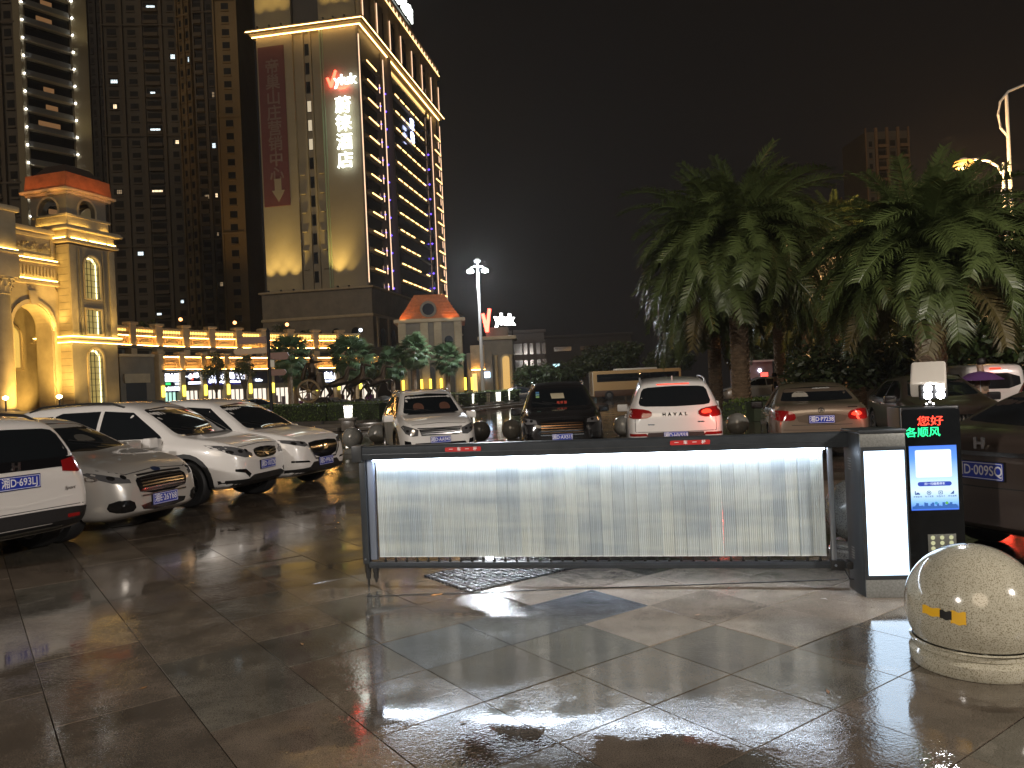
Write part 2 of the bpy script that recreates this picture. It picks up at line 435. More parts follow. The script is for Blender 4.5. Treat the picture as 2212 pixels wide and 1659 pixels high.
ld = bpy.data.lights.new('led_strip_light', 'AREA'); ld.shape = 'RECTANGLE'; ld.size = 3.68; ld.size_y = .085; ld.energy = 34; ld.spread = R(84); ld.color = (.70, .82, 1.0)
lo = bpy.data.objects.new('led_strip_light', ld); COL.objects.link(lo); lo.parent = gate; lo.location = (1.95, 0, 1.0885)
redm = mat("red_label", (.5, .03, .03), .4); whm = mat("white_print", (.8, .8, .8), .5)
for cx in (.92, 2.78):
    p_ = MB().prism(rrect(-.155, .155, -.018, .018, .008), 0, .002, 'z'); me = p_.mesh('label_plate', redm); me.transform(fr((cx, -.054, 1.172), (1, 0, 0), (0, 0, 1)))
    o = link('label_plate', me, gate)
    for i, ch in enumerate('一车一杆'):
        text('lettering', ch, .034, whm, o, fr((cx-.105+.07*i, -.0565, 1.172), (1, 0, 0), (0, 0, 1)), .001, .0006)
# hinge bracket at the machine
m = MB().box(3.80, 3.90, -.04, .04, .15, .225); m.box(3.90, 4.0, -.025, .025, .165, .20)
m.lathe([(0,-.05),(.03,-.05),(.03,.05),(0,.05)], 12, (3.94, 0, .19), axis='y'); m.tube([(3.9, -.02, .16), (3.93, -.05, .09), (3.99, -.04, .08), (4.02, -.02, .16)], .006, 6)
m.build('hinge_bracket', dm, gate, bevel=.003)
for x in (-.0, 3.93, 3.83):
    MB().lathe([(0,-.004),(.009,-.004),(.009,.004),(0,.004)], 10, (x+.005, -.045 if x > 1 else -.038, .19 if x > 1 else .245), axis='y').build('bolt', am, gate, smooth=True)

# ================================================================= BARRIER MACHINE (light box cabinet)
Kc = Vector((2.55, 5.70, 0)); ka = R(-6)
kio = thing('barrier_machine', 'grey cabinet with a glowing white light box panel driving the barrier', 'machine', Kc, ka)
sil = mat("silver_hammered_metal", (.30, .31, .30), .42, metal=.6, noise=(60, .3), bump=(120, .3, .003))
cas = mat("dark_grey_cabinet", (.05, .056, .062), .38, metal=.4, bump=(90, .15, .002))
W2, Hh, Dp = .32, 1.235, .36
m = MB(); m.prism([(0,-.0),(W2,-.0),(W2,.30),(-.02,.30),(-.02,.12)], .0, Hh-.02, 'z'); m.build('cabinet', cas, kio, bevel=.006)
m = MB().box(-.0, W2, -.018, .0, 0, .135); m.build('foot_panel', sil, kio, bevel=.004)
m = MB().box(-.0, W2, -.018, .0, 1.115, Hh-.02); m.build('head_panel', sil, kio, bevel=.004)
m = MB().prism([(-.012,-.03),(W2+.01,-.03),(W2+.01,.31),(-.035,.31),(-.035,.10)], Hh-.02, Hh+.005, 'z'); m.build('top_cap', cas, kio, bevel=.008)
m = MB(); m.ringwall([(.0,.135),(W2,.135),(W2,1.115),(.0,1.115)], [(.022,.165),(W2-.01,.165),(W2-.01,1.085),(.022,1.085)], -.024, -.0015); m.build('light_box_frame', cas, kio, bevel=.003)
o = MB().box(.0225, W2-.0105, -.012, -.002, .1655, 1.0845).build('light_panel', glow("light_box_white", (.62, .80, 1.0), 3.2), kio)
for k in range(5):
    for zz in (.30, .98):
        MB().box(-.0255, -.0205, .14, .20, zz-.02*k-.005+.04, zz-.02*k+.04, 0).build('vent_louvre', sil, kio)
# payment column
pay = thing('payment_terminal', 'black payment column with red and green led words and a blue screen', 'terminal', (2.89, 5.76, 0), R(-6))
blk = mat("gloss_black_acrylic", (.006, .007, .008), .12, coat=.6)
m = MB(); m.prism(rrect(0, .43, 0, .26, .02), 0, 1.39, 'z'); m.build('column', mat("black_case", (.012, .013, .015), .3), pay, bevel=.01)
m = MB(); m.prism(rrect(.008, .422, .02, 1.375, .03), -.012, -.0005, 'y'); m.build('front_glass', blk, pay, bevel=.003)
scr = bpy.data.materials.new("screen_blue_gradient"); scr.use_nodes = True
n = scr.node_tree.nodes; l = scr.node_tree.links; b_ = n['Principled BSDF']; b_.inputs['Base Color'].default_value = (.01, .01, .01, 1)
t_ = n.new('ShaderNodeTexCoord'); s_ = n.new('ShaderNodeSeparateXYZ'); l.new(t_.outputs['Generated'], s_.inputs[0])
r_ = n.new('ShaderNodeValToRGB'); e = r_.color_ramp.elements; e[0].position = 0; e[0].color = (.02, .12, .75, 1); e[1].position = 1; e[1].color = (.06, .22, .95, 1)
for ps, c in ((.12, (.25, .55, 1, 1)), (.3, (.75, .95, 1, 1)), (.45, (.6, .88, 1, 1)), (.8, (.12, .35, 1, 1))):
    q = e.new(ps); q.color = c
l.new(s_.outputs['Z'], r_.inputs[0]); l.new(r_.outputs[0], b_.inputs['Emission Color']); b_.inputs['Emission Strength'].default_value = 1.0
scr_o = MB().box(.05, .385, -.017, -.012, .62, 1.10).build('screen', scr, pay)
wh = glow("screen_white", (.85, .93, 1), 1.1); bl2 = glow("screen_ink", (.01, .06, .55), .8); navy = glow("screen_navy", (.02, .12, .5), .6)
m = MB().prism(rrect(.09, .345, .865, 1.07, .012), -.019, -.0172, 'y'); m.build('blank_white_card', wh, pay)
m = MB().prism(rrect(.10, .34, .80, .832, .016), -.019, -.0172, 'y'); o = m.build('button_bar', bl2, pay)
text('button_lettering', '扫一扫缴费停车', .021, wh, o, fr((.22, -.0192, .816), (1, 0, 0), (0, 0, 1)), .0008)
for i, (ch, kind) in enumerate((('车辆查询', 0), ('电子发票', 1), ('充值月卡', 2), ('停车缴费', 3))):
    cx = .095 + i*.082
    m = MB()
    if kind == 0: m.box(cx-.018, cx+.018, -.019, -.0172, .738, .746); m.box(cx-.018, cx-.012, -.019, -.0172, .746, .765); m.box(cx-.006, cx+.012, -.019, -.0172, .746, .753)
    elif kind == 1: m.ringwall([(cx+.016*math.cos(R(30*k)), .75+.016*math.sin(R(30*k))) for k in range(12)], [(cx+.012*math.cos(R(30*k)), .75+.012*math.sin(R(30*k))) for k in range(12)], -.019, -.0172); m.box(cx-.005, cx+.005, -.019, -.0172, .745, .756)
    elif kind == 2: m.ringwall([(cx-.014,.737),(cx+.014,.737),(cx+.014,.764),(cx-.014,.764)], [(cx-.010,.741),(cx+.010,.741),(cx+.010,.760),(cx-.010,.760)], -.019, -.0172); m.box(cx-.004, cx+.004, -.019, -.0172, .747, .755)
    else: m.prism([(cx-.014,.738),(cx+.012,.738),(cx+.014,.764)], -.019, -.0172, 'y')
    o = m.build('screen_icon', navy, pay)
    text('icon_caption', ch, .0155, navy, o, fr((cx, -.0192, .722), (1, 0, 0), (0, 0, 1)), .0006)
m = MB(); rs = random.Random(4); x = .055
while x < .375:
    wd = rs.uniform(.006, .02); hh = rs.uniform(.01, .045); m.box(x, min(x+wd, .38), -.0186, -.0172, .632, .637+hh); x += wd
m.build('skyline_graphic', glow("skyline_blue", (.02, .16, .6), .7), pay)
for cx, c in ((.225, (.05, .4, .8)), (.30, (.15, .6, .1))):
    MB().lathe([(0,-.0195),(.011,-.0195),(.011,-.0187),(0,-.0187)], 14, (cx, 0, .672), axis='y').build('map_pin', glow("pin%d" % int(cx*1000), c, .7), pay)
ledr = glow("led_red", (1, .045, .02), 3.0); ledg = glow("led_green", (.01, .9, .28), 2.0)
text('led_message', '您好', .078, ledr, pay, fr((.210, -.0135, 1.280), (1, 0, 0), (0, 0, 1)), .001, .0006, sx=1.22)
text('led_message', '各顺风', .078, ledg, pay, fr((.155, -.0135, 1.198), (1, 0, 0), (0, 0, 1)), .001, .0006, sx=1.06)
m = MB().box(.155, .355, -.019, -.0125, .31, .44); o = m.build('keypad', mat("keypad_steel", (.25, .26, .24), .35, metal=.7), pay, bevel=.002)
for i in range(3):
    for j in range(3):
        MB().lathe([(0,-.021),(.014,-.021),(.016,-.019),(.0,-.019)], 12, (.19+i*.065, 0, .335+j*.04), axis='y').build('key', glow("key_glow", (.9, .9, .5), .55), o, smooth=True)
# camera head with lamps
cam_t = thing('plate_camera', 'white boxy camera housing with four glaring white lamps on a short stalk', 'camera', (3.17, 5.86, 1.39), R(-4))
m = MB().lathe([(0,0),(.05,0),(.05,.012),(.018,.016),(.018,.09),(0,.09)], 14); m.build('stalk', dm, cam_t, smooth=True)
hs = MB(); hs.M = Matrix.Translation((.035, .06, .21)) @ Matrix.Rotation(R(-26), 4, 'Z') @ Matrix.Rotation(R(26), 4, 'X')
hs.box(-.125, .115, -.20, .17, -.065, .065)
hs.build('housing', mat("cream_plastic", (.62, .58, .52), .45), cam_t, bevel=.025, segs=3)
lampm = glow("lamp_glare", (.92, .95, 1), 60)
m = MB().box(-.125, .075, -.14, -.105, .055, .165); m.build('lamp_block', dm, cam_t, bevel=.01)
for i in range(2):
    for j in range(2):
        MB().lathe([(0,-.155),(.027,-.150),(.03,-.142),(0,-.142)], 14, (-.07+i*.09, 0, .085+j*.053), axis='y').build('lamp', lampm, cam_t, smooth=True)
for i, (x, z) in enumerate(((-.045, .018), (-.02, .032), (.005, .018))):
    MB().lathe([(0,-.06),(.007,-.06),(.007,-.05),(0,-.05)], 10, (x, 0, z), axis='y').build('indicator_lamp', glow("indicator", (1, .95, .9), 6), cam_t)
ld = bpy.data.lights.new('camera_lamp_light', 'SPOT'); ld.energy = 42; ld.spot_size = R(130); ld.spot_blend = .6; ld.shadow_soft_size = .05; ld.color = (.93, .96, 1)
lo = bpy.data.objects.new('camera_lamp_light', ld); COL.objects.link(lo); lo.parent = cam_t; lo.location = (-.03, -.18, .11)
lo.rotation_euler = Vector((-.45, -1, -.42)).to_track_quat('-Z', 'Y').to_euler()

# ================================================================= STONE BALLS
gran = mat("polished_yellow_granite", (.43, .405, .32), .13, noise=(6, .12), speck=(150, (.22, .195, .13), .52), coat=.7, bump=(40, .04, .004))
grang = mat("polished_grey_granite", (.25, .25, .235), .16, speck=(110, (.07, .07, .066), .53), coat=.7)
def ball_mesh(r, cz, pr, m_):
    s = MB(); p = [(0, cz+r)]
    a0 = math.asin(max(-.95, min(.0, (.155-cz)/r)))
    for k in range(1, 25):
        a = math.pi/2 + (a0-math.pi/2)*k/24; p.append((r*math.cos(a), cz+r*math.sin(a)))
    rn = p[-1][0]
    base = [(rn+.006,.148),(rn+.02,.142),(pr*.9,.135),(pr*.93,.125),(pr*.93,.105),(pr*.90,.098),(pr*.96,.09),(pr,.075),(pr,.02),(pr-.01,.002),(0,.002)]
    return s.lathe(p, 56), MB().lathe(base, 56)
def stone_ball(loc, label, r=.29, cz=.42, pr=.27, m_=None, group='stone ball bollards round the car park', rot=0):
    t = thing('stone_ball_bollard', label, 'bollard', loc, rot, group)
    a, b = ball_mesh(r, cz, pr, m_)
    a.build('ball', m_ or grang, t, smooth=True); b.build('plinth', m_ or grang, t, smooth=True); return t
big = stone_ball((2.56, 4.37, 0), 'large yellow granite ball on a moulded plinth with torn hazard tape', .352, .32, .335, gran)
# torn hazard tape on the big ball
def tape(a0, a1, e0, e1, m_, r=.3542, cz=.32, jag=False):
    s = MB(); n_ = 8; vs = []
    for k in range(n_+1):
        a = a0+(a1-a0)*k/n_; dz = .012*math.sin(k*1.1)
        j = (.012 if k % 2 else -.006) if jag else 0
        for e in (e0-j, e1+j):
            el = R(e)+dz; aa = R(a); vs.append((r*math.cos(el)*math.sin(aa), -r*math.cos(el)*math.cos(aa), cz+r*math.sin(el)))
    s.add(vs, [(2*k, 2*k+2, 2*k+3, 2*k+1) for k in range(n_)]); return s
ty = mat("tape_yellow", (.75, .42, .02), .35); tb = mat("tape_black", (.015, .015, .015), .35)
tt = tape(-74, -56, 1.0, 8.5, ty).build('hazard_tape', ty, big)
tape(-57, -47, .5, 8, tb, .3545).build('black_stripe', tb, tt); tape(-48, -36, -2.0, 9, ty, .3548, jag=True).build('yellow_stripe', ty, tt)
sball = [((1840, 6.95), 'grey stone ball half hidden behind the barrier machine'), ((757, 21.2), 'grey stone ball on the wet paving right of the dark grilled white suv'),
         ((1033, 21.6), 'grey stone ball between the white suv and the black suv'), ((1101, 21.6), 'grey stone ball just left of the black suv'),
         ((1342, 20.9), 'grey stone ball left of the white suv seen from behind'), ((1588, 19.6), 'grey stone ball between the white suv and the bronze saloon')]
for (px, Y), lb in sball:
    stone_ball(gx(px, Y), lb)
stone_ball(gx(812, 22.5), 'grey stone ball peeping out left of the white suv front wheel', .29)
# ================================================================= CARS
glassm = mat("car_glass", (.008, .010, .012), .04, spec=.9, coat=.5)
chrome = mat("chrome", (.65, .65, .65), .2, metal=1.0)
blackp = mat("black_cladding", (.012, .012, .013), .45)
gloss_b = mat("gloss_black_trim", (.006, .006, .007), .12, coat=.6)
tyrem = mat("tyre_rubber", (.012, .012, .013), .6, bump=(60, .2, .004))
rimm = mat("alloy_rim", (.30, .30, .31), .3, metal=.9)
rimd = mat("dark_alloy_rim", (.10, .10, .105), .32, metal=.9)
lampg = mat("headlamp_glass", (.10, .10, .105), .08, metal=.2, coat=1.0)
lampi = mat("headlamp_reflector", (.6, .6, .62), .12, metal=1.0)
tail_off = mat("tail_lamp_red", (.16, .005, .006), .12, coat=1.0, emit=(1, .03, .02), es=.03)
tail_on = mat("tail_lamp_lit", (.3, .01, .01), .15, coat=1.0, emit=(1, .05, .02), es=2.0)
plateb = mat("plate_blue", (.012, .035, .36), .35, coat=.3); platew = mat("plate_white", (.75, .75, .78), .4)
seamm = mat("panel_gap", (.012, .012, .012), .7)
intm = mat("cabin_pale", (.28, .26, .22), .8)

def ip(tab, x):
    if x <= tab[0][0]: return tab[0][1]
    for (a, u), (b, v) in zip(tab, tab[1:]):
        if x <= b: return u + (v-u)*(x-a)/(b-a)
    return tab[-1][1]

SUV = dict(L=4.65, W=1.84, H=1.68,
    T=[(-2.325,.90),(-2.31,1.0),(-2.26,1.10),(-2.14,1.33),(-2.02,1.50),(-1.92,1.585),(-1.7,1.62),(-1.2,1.655),(-.4,1.68),(.1,1.655),(.42,1.585),(.75,1.40),(1.0,1.24),(1.18,1.125),(1.35,1.09),(1.75,1.04),(2.05,.975),(2.22,.90),(2.29,.80),(2.325,.66)],
    B=[(-2.325,.80),(-2.2,1.02),(-2.0,1.08),(-1.2,1.06),(0,1.02),(1.0,1.00),(1.6,.95),(2.0,.88),(2.22,.80),(2.325,.58)],
    Z=[(-2.325,.42),(-2.15,.30),(-1.6,.22),(1.6,.22),(2.15,.25),(2.325,.36)],
    P=[(-2.325,.78),(-2.27,.88),(-2.12,.945),(-1.8,.985),(-1.2,1),(1.2,1),(1.7,.98),(2.0,.93),(2.2,.84),(2.29,.72),(2.325,.60)], RW=.70, wx=(1.42,-1.30), wr=.355)
SEDAN = dict(L=4.70, W=1.80, H=1.46,
    T=[(-2.35,.86),(-2.34,.98),(-2.27,1.06),(-2.0,1.09),(-1.75,1.10),(-1.55,1.19),(-1.25,1.33),(-1.0,1.40),(-.6,1.45),(-.1,1.46),(.2,1.42),(.45,1.34),(.8,1.17),(1.08,1.03),(1.25,.985),(1.7,.93),(2.05,.85),(2.24,.76),(2.32,.67),(2.35,.56)],
    B=[(-2.35,.78),(-2.2,.98),(-1.7,1.0),(-1.0,.97),(0,.93),(1.0,.90),(1.6,.86),(2.0,.78),(2.24,.68),(2.35,.50)],
    Z=[(-2.35,.38),(-2.15,.26),(-1.6,.19),(1.6,.19),(2.15,.20),(2.35,.30)],
    P=[(-2.35,.78),(-2.29,.88),(-2.12,.95),(-1.8,.985),(-1.2,1),(1.2,1),(1.7,.975),(2.0,.92),(2.2,.82),(2.31,.69),(2.35,.58)], RW=.68, wx=(1.43,-1.33), wr=.33)

class Car:
    def __init__(s, name, label, st, loc, head, body, L=None, W=None, H=None, group=None, cat='car', wells=True):
        s.st = st; s.sx = (L or st['L'])/st['L']; s.sy = (W or st['W'])/st['W']; s.sz = (H or st['H'])/st['H']
        s.t = thing(name, label, cat, (loc[0], loc[1], 0), head, group)
        w = st['W']/2; m = MB(); xs = sorted(set([a for a, _ in st['T']] + [-.8, .9, 1.9, -1.45, 1.55]))
        rings = []
        for x in xs:
            T, B, Z, P = ip(st['T'], x), ip(st['B'], x), ip(st['Z'], x), ip(st['P'], x)
            g = max(T-B, .02); k = min(1, max(0, (g-.10)/.4)); W_ = w*P
            wr = W_*(.84*(1-k)+st['RW']*k)
            h = [(0, Z), (.6*W_, Z), (.90*W_, Z+.02), (.975*W_, Z+.10), (W_, Z+(B-Z)*.45), (W_*.992, B-.12), (W_*.955, B-.01), (W_*.925, B+.02),
                 ((W_*.925+wr)/2, B+.52*g), (wr, B+.90*g), (wr*.86, T-.01), (wr*.45, T+.008), (0, T+.012)]
            rings.append([(x, y, z) for y, z in h] + [(x, -y, z) for y, z in h[-2:0:-1]])
        n = len(rings[0]); vs = [p for r in rings for p in r]; fs = []
        for i in range(len(xs)-1):
            for k in range(n):
                k2 = (k+1) % n; fs.append((i*n+k, i*n+k2, (i+1)*n+k2, (i+1)*n+k))
        for o_, fl in ((0, 1), ((len(xs)-1)*n, 0)):
            hN = 13
            for k in range(hN-1):
                a, b = k, k+1; c, d = (n-b) % n, (n-a) % n
                q = [a, b, c, d]; q = [i for j, i in enumerate(q) if i not in q[:j]]
                fs.append(tuple(o_+i for i in (q if fl else q[::-1])))
        m.add(vs, fs); me = m.mesh('b', [body, blackp], smooth=True)
        me.transform(Matrix.Diagonal((s.sx, s.sy, s.sz, 1)))
        ob = link('body', me); md = ob.modifiers.new('s', 'SUBSURF'); md.levels = 2; md.render_levels = 2
        dg = bpy.context.evaluated_depsgraph_get(); bpy.context.view_layer.update()
        me2 = bpy.data.meshes.new_from_object(ob.evaluated_get(dg)); bpy.data.objects.remove(ob)
        bm = bmesh.new(); bm.from_mesh(me2); s.bvh = BVHTree.FromBMesh(bm); bm.free()
        s.wx = [x*s.sx for x in st['wx']]; s.wr = st['wr']*(.5*s.sz+.5); s.hw = w*s.sy
        if wells:
            c = MB()
            for x in s.wx:
                for sg in (1, -1): c.lathe([(0, sg*(s.hw+.1)), (s.wr+.055, sg*(s.hw+.1)), (s.wr+.055, sg*(s.hw-.34)), (0, sg*(s.hw-.34))], 30, (x, 0, s.wr+.015), axis='y')
            cut = c.build('cut', [body, blackp]);
            for p in cut.data.polygons: p.material_index = 1
            ob = link('b', me2); md = ob.modifiers.new('b', 'BOOLEAN'); md.object = cut; md.solver = 'EXACT'; md.operation = 'DIFFERENCE'
            bpy.context.view_layer.update(); dg = bpy.context.evaluated_depsgraph_get()
            me3 = bpy.data.meshes.new_from_object(ob.evaluated_get(dg)); bpy.data.objects.remove(ob); bpy.data.objects.remove(cut)
            if len(me3.polygons) > 500: me2 = me3
        me2.polygons.foreach_set('use_smooth', [True]*len(me2.polygons)); me2.set_sharp_from_angle(angle=R(45))
        me2.name = 'body'; s.body = link('body', me2, s.t)
    def patch(s, name, poly, ax, m_, off=.004, th=.02, parent=None, grid=.06, raw=False):
        """a thin panel that follows the body: poly in (x,z) for sides L/R, (y,z) for F/B, (x,y) for T"""
        sc = {'L': (s.sx, s.sz), 'R': (s.sx, s.sz), 'F': (s.sy, s.sz), 'B': (s.sy, s.sz), 'T': (s.sx, s.sy)}[ax]
        if raw: sc = (1, 1)
        bm = bmesh.new(); f = bm.faces.new([bm.verts.new((p[0]*sc[0], p[1]*sc[1], 0)) for p in poly])
        xs = [v.co.x for v in bm.verts]; ys = [v.co.y for v in bm.verts]
        for i, (a, b) in enumerate(((min(xs), max(xs)), (min(ys), max(ys)))):
            k = math.floor(a/grid)+1
            while k*grid < b:
                co = (k*grid, 0, 0) if i == 0 else (0, k*grid, 0); no = (1, 0, 0) if i == 0 else (0, 1, 0)
                bmesh.ops.bisect_plane(bm, geom=bm.verts[:]+bm.edges[:]+bm.faces[:], plane_co=co, plane_no=no, dist=1e-5); k += 1
        big = 6
        D = {'L': Vector((0,-1,0)), 'R': Vector((0,1,0)), 'F': Vector((-1,0,0)), 'B': Vector((1,0,0)), 'T': Vector((0,0,-1))}[ax]
        for v in bm.verts:
            a, b = v.co.x, v.co.y
            o_ = {'L': Vector((a, big, b)), 'R': Vector((a, -big, b)), 'F': Vector((big, a, b)), 'B': Vector((-big, a, b)), 'T': Vector((a, b, big))}[ax]
            h = s.bvh.ray_cast(o_, D)
            if h[0] is None:
                h = s.bvh.find_nearest(o_ + D*(big - (s.hw if ax in 'LR' else 2.2 if ax in 'FB' else 1)))
            v.co = h[0] - D*off
        r_ = bmesh.ops.extrude_face_region(bm, geom=bm.faces[:])
        for g in r_['geom']:
            if isinstance(g, bmesh.types.BMVert): g.co += D*th
        bmesh.ops.recalc_face_normals(bm, faces=bm.faces[:])
        me = bpy.data.meshes.new(name); bm.to_mesh(me); bm.free(); me.materials.append(m_)
        me.polygons.foreach_set('use_smooth', [True]*len(me.polygons)); me.set_sharp_from_angle(angle=R(35))
        return link(name, me, parent or s.t)
    def surf(s, a, b, ax):
        D = {'L': Vector((0,-1,0)), 'R': Vector((0,1,0)), 'F': Vector((-1,0,0)), 'B': Vector((1,0,0)), 'T': Vector((0,0,-1))}[ax]
        o_ = {'L': Vector((a, 6, b)), 'R': Vector((a, -6, b)), 'F': Vector((6, a, b)), 'B': Vector((-6, a, b)), 'T': Vector((a, b, 6))}[ax]
        return s.bvh.ray_cast(o_, D)[0] or o_ + D*(6-2.2)
    def both(s, name, poly, m_, **k):
        return [s.patch(name, poly, a, m_, **k) for a in ('L', 'R')]
    def mirr(s, name, poly, ax, m_, **k):
        return [s.patch(name, p, ax, m_, **k) for p in (poly, [(-a, b) for a, b in reversed(poly)])]
    def strip(s, name, pts, ax, m_, wd=.006, **k):
        a = [(x, z-wd) for x, z in pts]; b = [(x, z+wd) for x, z in reversed(pts)]
        return s.patch(name, a+b, ax, m_, **k)
    def vstrip(s, name, pts, ax, m_, wd=.005, **k):
        a = [(x-wd, z) for x, z in pts]; b = [(x+wd, z) for x, z in reversed(pts)]
        return s.patch(name, a+b, ax, m_, **k)
    def wheels(s, rm=None, steer=0):
        rm = rm or rimm; r = s.wr; n5 = 5
        ty = MB().lathe([(r*.66,-.10),(r*.72,-.112),(r*.93,-.112),(r*.99,-.085),(r,-.04),(r,.04),(r*.99,.085),(r*.93,.112),(r*.72,.112),(r*.66,.10),(r*.66,-.10)], 36, axis='y').mesh('tyre', tyrem, smooth=True)
        ri = MB(); ri.lathe([(r*.685,.108),(r*.64,.112),(r*.60,.09),(r*.60,-.1),(r*.685,-.1)], 32, axis='y')
        for k in range(n5*2):
            a = 2*math.pi*(k//2)/n5 + (.16 if k % 2 else -.16)
            ca, sa = math.cos(a), math.sin(a); q = Vector((-sa, 0, ca))*.016
            p0 = Vector((ca, 0, sa))*r*.14 + Vector((0,.075,0)); p1 = Vector((ca, 0, sa))*r*.635 + Vector((0,.098,0))
            ri.add([p0-q*1.5, p0+q*1.5, p1+q, p1-q, p0-q*1.5-Vector((0,.05,0)), p0+q*1.5-Vector((0,.05,0)), p1+q-Vector((0,.05,0)), p1-q-Vector((0,.05,0))], [(0,1,2,3),(4,7,6,5),(0,4,5,1),(1,5,6,2),(2,6,7,3),(3,7,4,0)])
        ri.lathe([(0,.085),(r*.15,.08),(r*.17,.05),(r*.17,.0),(0,.0)], 16, axis='y'); rme = ri.mesh('rim', rm, smooth=True)
        hub = MB().lathe([(0,.02),(r*.59,.02),(r*.59,-.02),(0,-.02)], 24, axis='y').mesh('wheel', mat("brake_dark", (.02, .02, .02), .6))
        for x in s.wx:
            for sg in (1, -1):
                w_ = link('wheel', hub, s.t)
                w_.matrix_local = Matrix.Translation((x, sg*(s.hw-.135), r)) @ Matrix.Rotation(0 if sg > 0 else math.pi, 4, 'Z') @ Matrix.Rotation(R(17*(x+sg)), 4, 'Y')
                link('tyre', ty, w_); link('rim', rme, w_)
    def mirrors(s, m_, x=.92, z=1.02):
        for sg in (1, -1):
            a = MB(); a.M = Matrix.Translation((x*s.sx, sg*(s.hw+.075), z*s.sz)) @ Matrix.Rotation(sg*R(-8), 4, 'Z')
            a.box(-.075, .06, -.12, .12, -.075, .09); o_ = a.build('wing_mirror', m_, s.t, bevel=.035, segs=3)
            b = MB(); b.box((x-.03)*s.sx, (x+.02)*s.sx, min(sg*(s.hw-.12), sg*(s.hw)), max(sg*(s.hw-.12), sg*s.hw), z*s.sz-.06, z*s.sz-.03); b.build('mirror_arm', blackp, o_)
            c = MB(); c.M = a.M; c.box(-.064, -.058, -.085, .085, -.05, .06); c.build('mirror_glass', glassm, o_)
    def handles(s, m_, xs=(-.28, -1.18), z=.92):
        for sg, ax in ((1, 'L'), (-1, 'R')):
            for x in xs:
                p = s.surf(x*s.sx, z*s.sz, ax); a = MB(); a.box(p.x-.09, p.x+.09, min(p.y, p.y+sg*.035), max(p.y, p.y+sg*.035), p.z-.014, p.z+.014)
                a.build('door_handle', m_, s.t, bevel=.010)
    def rails(s, m_, x0=-1.7, x1=.15, y=.60):
        for sg in (1, -1):
            pts = []
            for k in range(9):
                x = (x0+(x1-x0)*k/8)*s.sx; p = s.surf(x, sg*y*s.sy, 'T'); pts.append((x, sg*y*s.sy, p.z + (.0 if k in (0, 8) else .05)))
            MB().tube(pts, .018, 8).build('roof_rail', m_, s.t, smooth=True)
    def plate(s, txt, x, z, rear=False, tilt=0, y=0):
        a = -1 if rear else 1
        p = s.surf(y*s.sy, z*s.sz, 'B' if rear else 'F'); X = (p.x + a*.022)
        M = fr((X, y*s.sy, z*s.sz), (0, a, 0), (0, 0, 1))
        me = MB().prism(rrect(-.22, .22, -.07, .07, .012), 0, .006, 'z').mesh('licence_plate', plateb); me.transform(M @ Matrix.Translation((0, 0, -.003))); o_ = link('licence_plate', me, s.t)
        b = MB().ringwall(rrect(-.214, .214, -.064, .064, .010), rrect(-.209, .209, -.059, .059, .008), .0035, .005, 'z'); me = b.mesh('plate_border', platew); me.transform(M); link('plate_border', me, o_)
        text('plate_lettering', txt, .112, platew, o_, M @ Matrix.Translation((0, 0, .0045)), .001, .0012, sx=.80)
        me = MB().box(-.225, .225, -.075, .075, -.05, -.003).mesh('plate_holder', blackp); me.transform(M); link('plate_holder', me, o_)
        return o_
    def lamp(s, name, poly, ax, glass, inner=None, parts=2):
        for o_, sg in zip(s.mirr(name, poly, ax, glass, off=.006, th=.03, grid=.04), (1, -1)):
            if inner:
                cx = sum(p[0] for p in poly)/len(poly)*sg; cz = sum(p[1] for p in poly)/len(poly)
                for k in range(parts):
                    yy = cx + (k-.5*(parts-1))*.12
                    e = [(yy+.034*math.cos(R(45*j)), cz+.028*math.sin(R(45*j))) for j in range(8)]
                    s.patch('lens', e, ax, inner, off=.010, th=.01, parent=o_)
    def seams(s, doors, zb=.32, zt=1.02, ax=('L', 'R')):
        for a in ax:
            for d in doors: s.vstrip('door_gap', d, a, seamm, .004, off=.0015, th=.006, grid=.1)

def suv_glass(c, frame=None, quarter=True):
    F = rc([(-.67,1.13),(0,1.11),(.67,1.13),(.54,1.545),(0,1.58),(-.54,1.545)])
    c.patch('windscreen', F, 'F', glassm, off=.003, th=.02, grid=.08)
    c.patch('rear_window', rc([(-.67,1.15),(0,1.13),(.67,1.15),(.58,1.49),(0,1.51),(-.58,1.49)], .2), 'B', glassm, off=.003, th=.02, grid=.08)
    for p in ([(.98,1.085),(.93,1.13),(.36,1.505),(-.17,1.545),(-.19,1.075)], [(-.26,1.08),(-.24,1.545),(-.98,1.535),(-1.10,1.49),(-1.13,1.095)], [(-1.20,1.10),(-1.15,1.49),(-1.45,1.48),(-1.78,1.34),(-1.84,1.22),(-1.70,1.13)]):
        c.both('side_window', p, glassm, off=.003, th=.02, grid=.1)
    if frame:
        for a in 'LR': c.strip('window_trim', [(1.04,1.06),(0,1.055),(-1.15,1.075),(-1.75,1.105),(-1.9,1.20)], a, frame, .009, off=.007, th=.01)
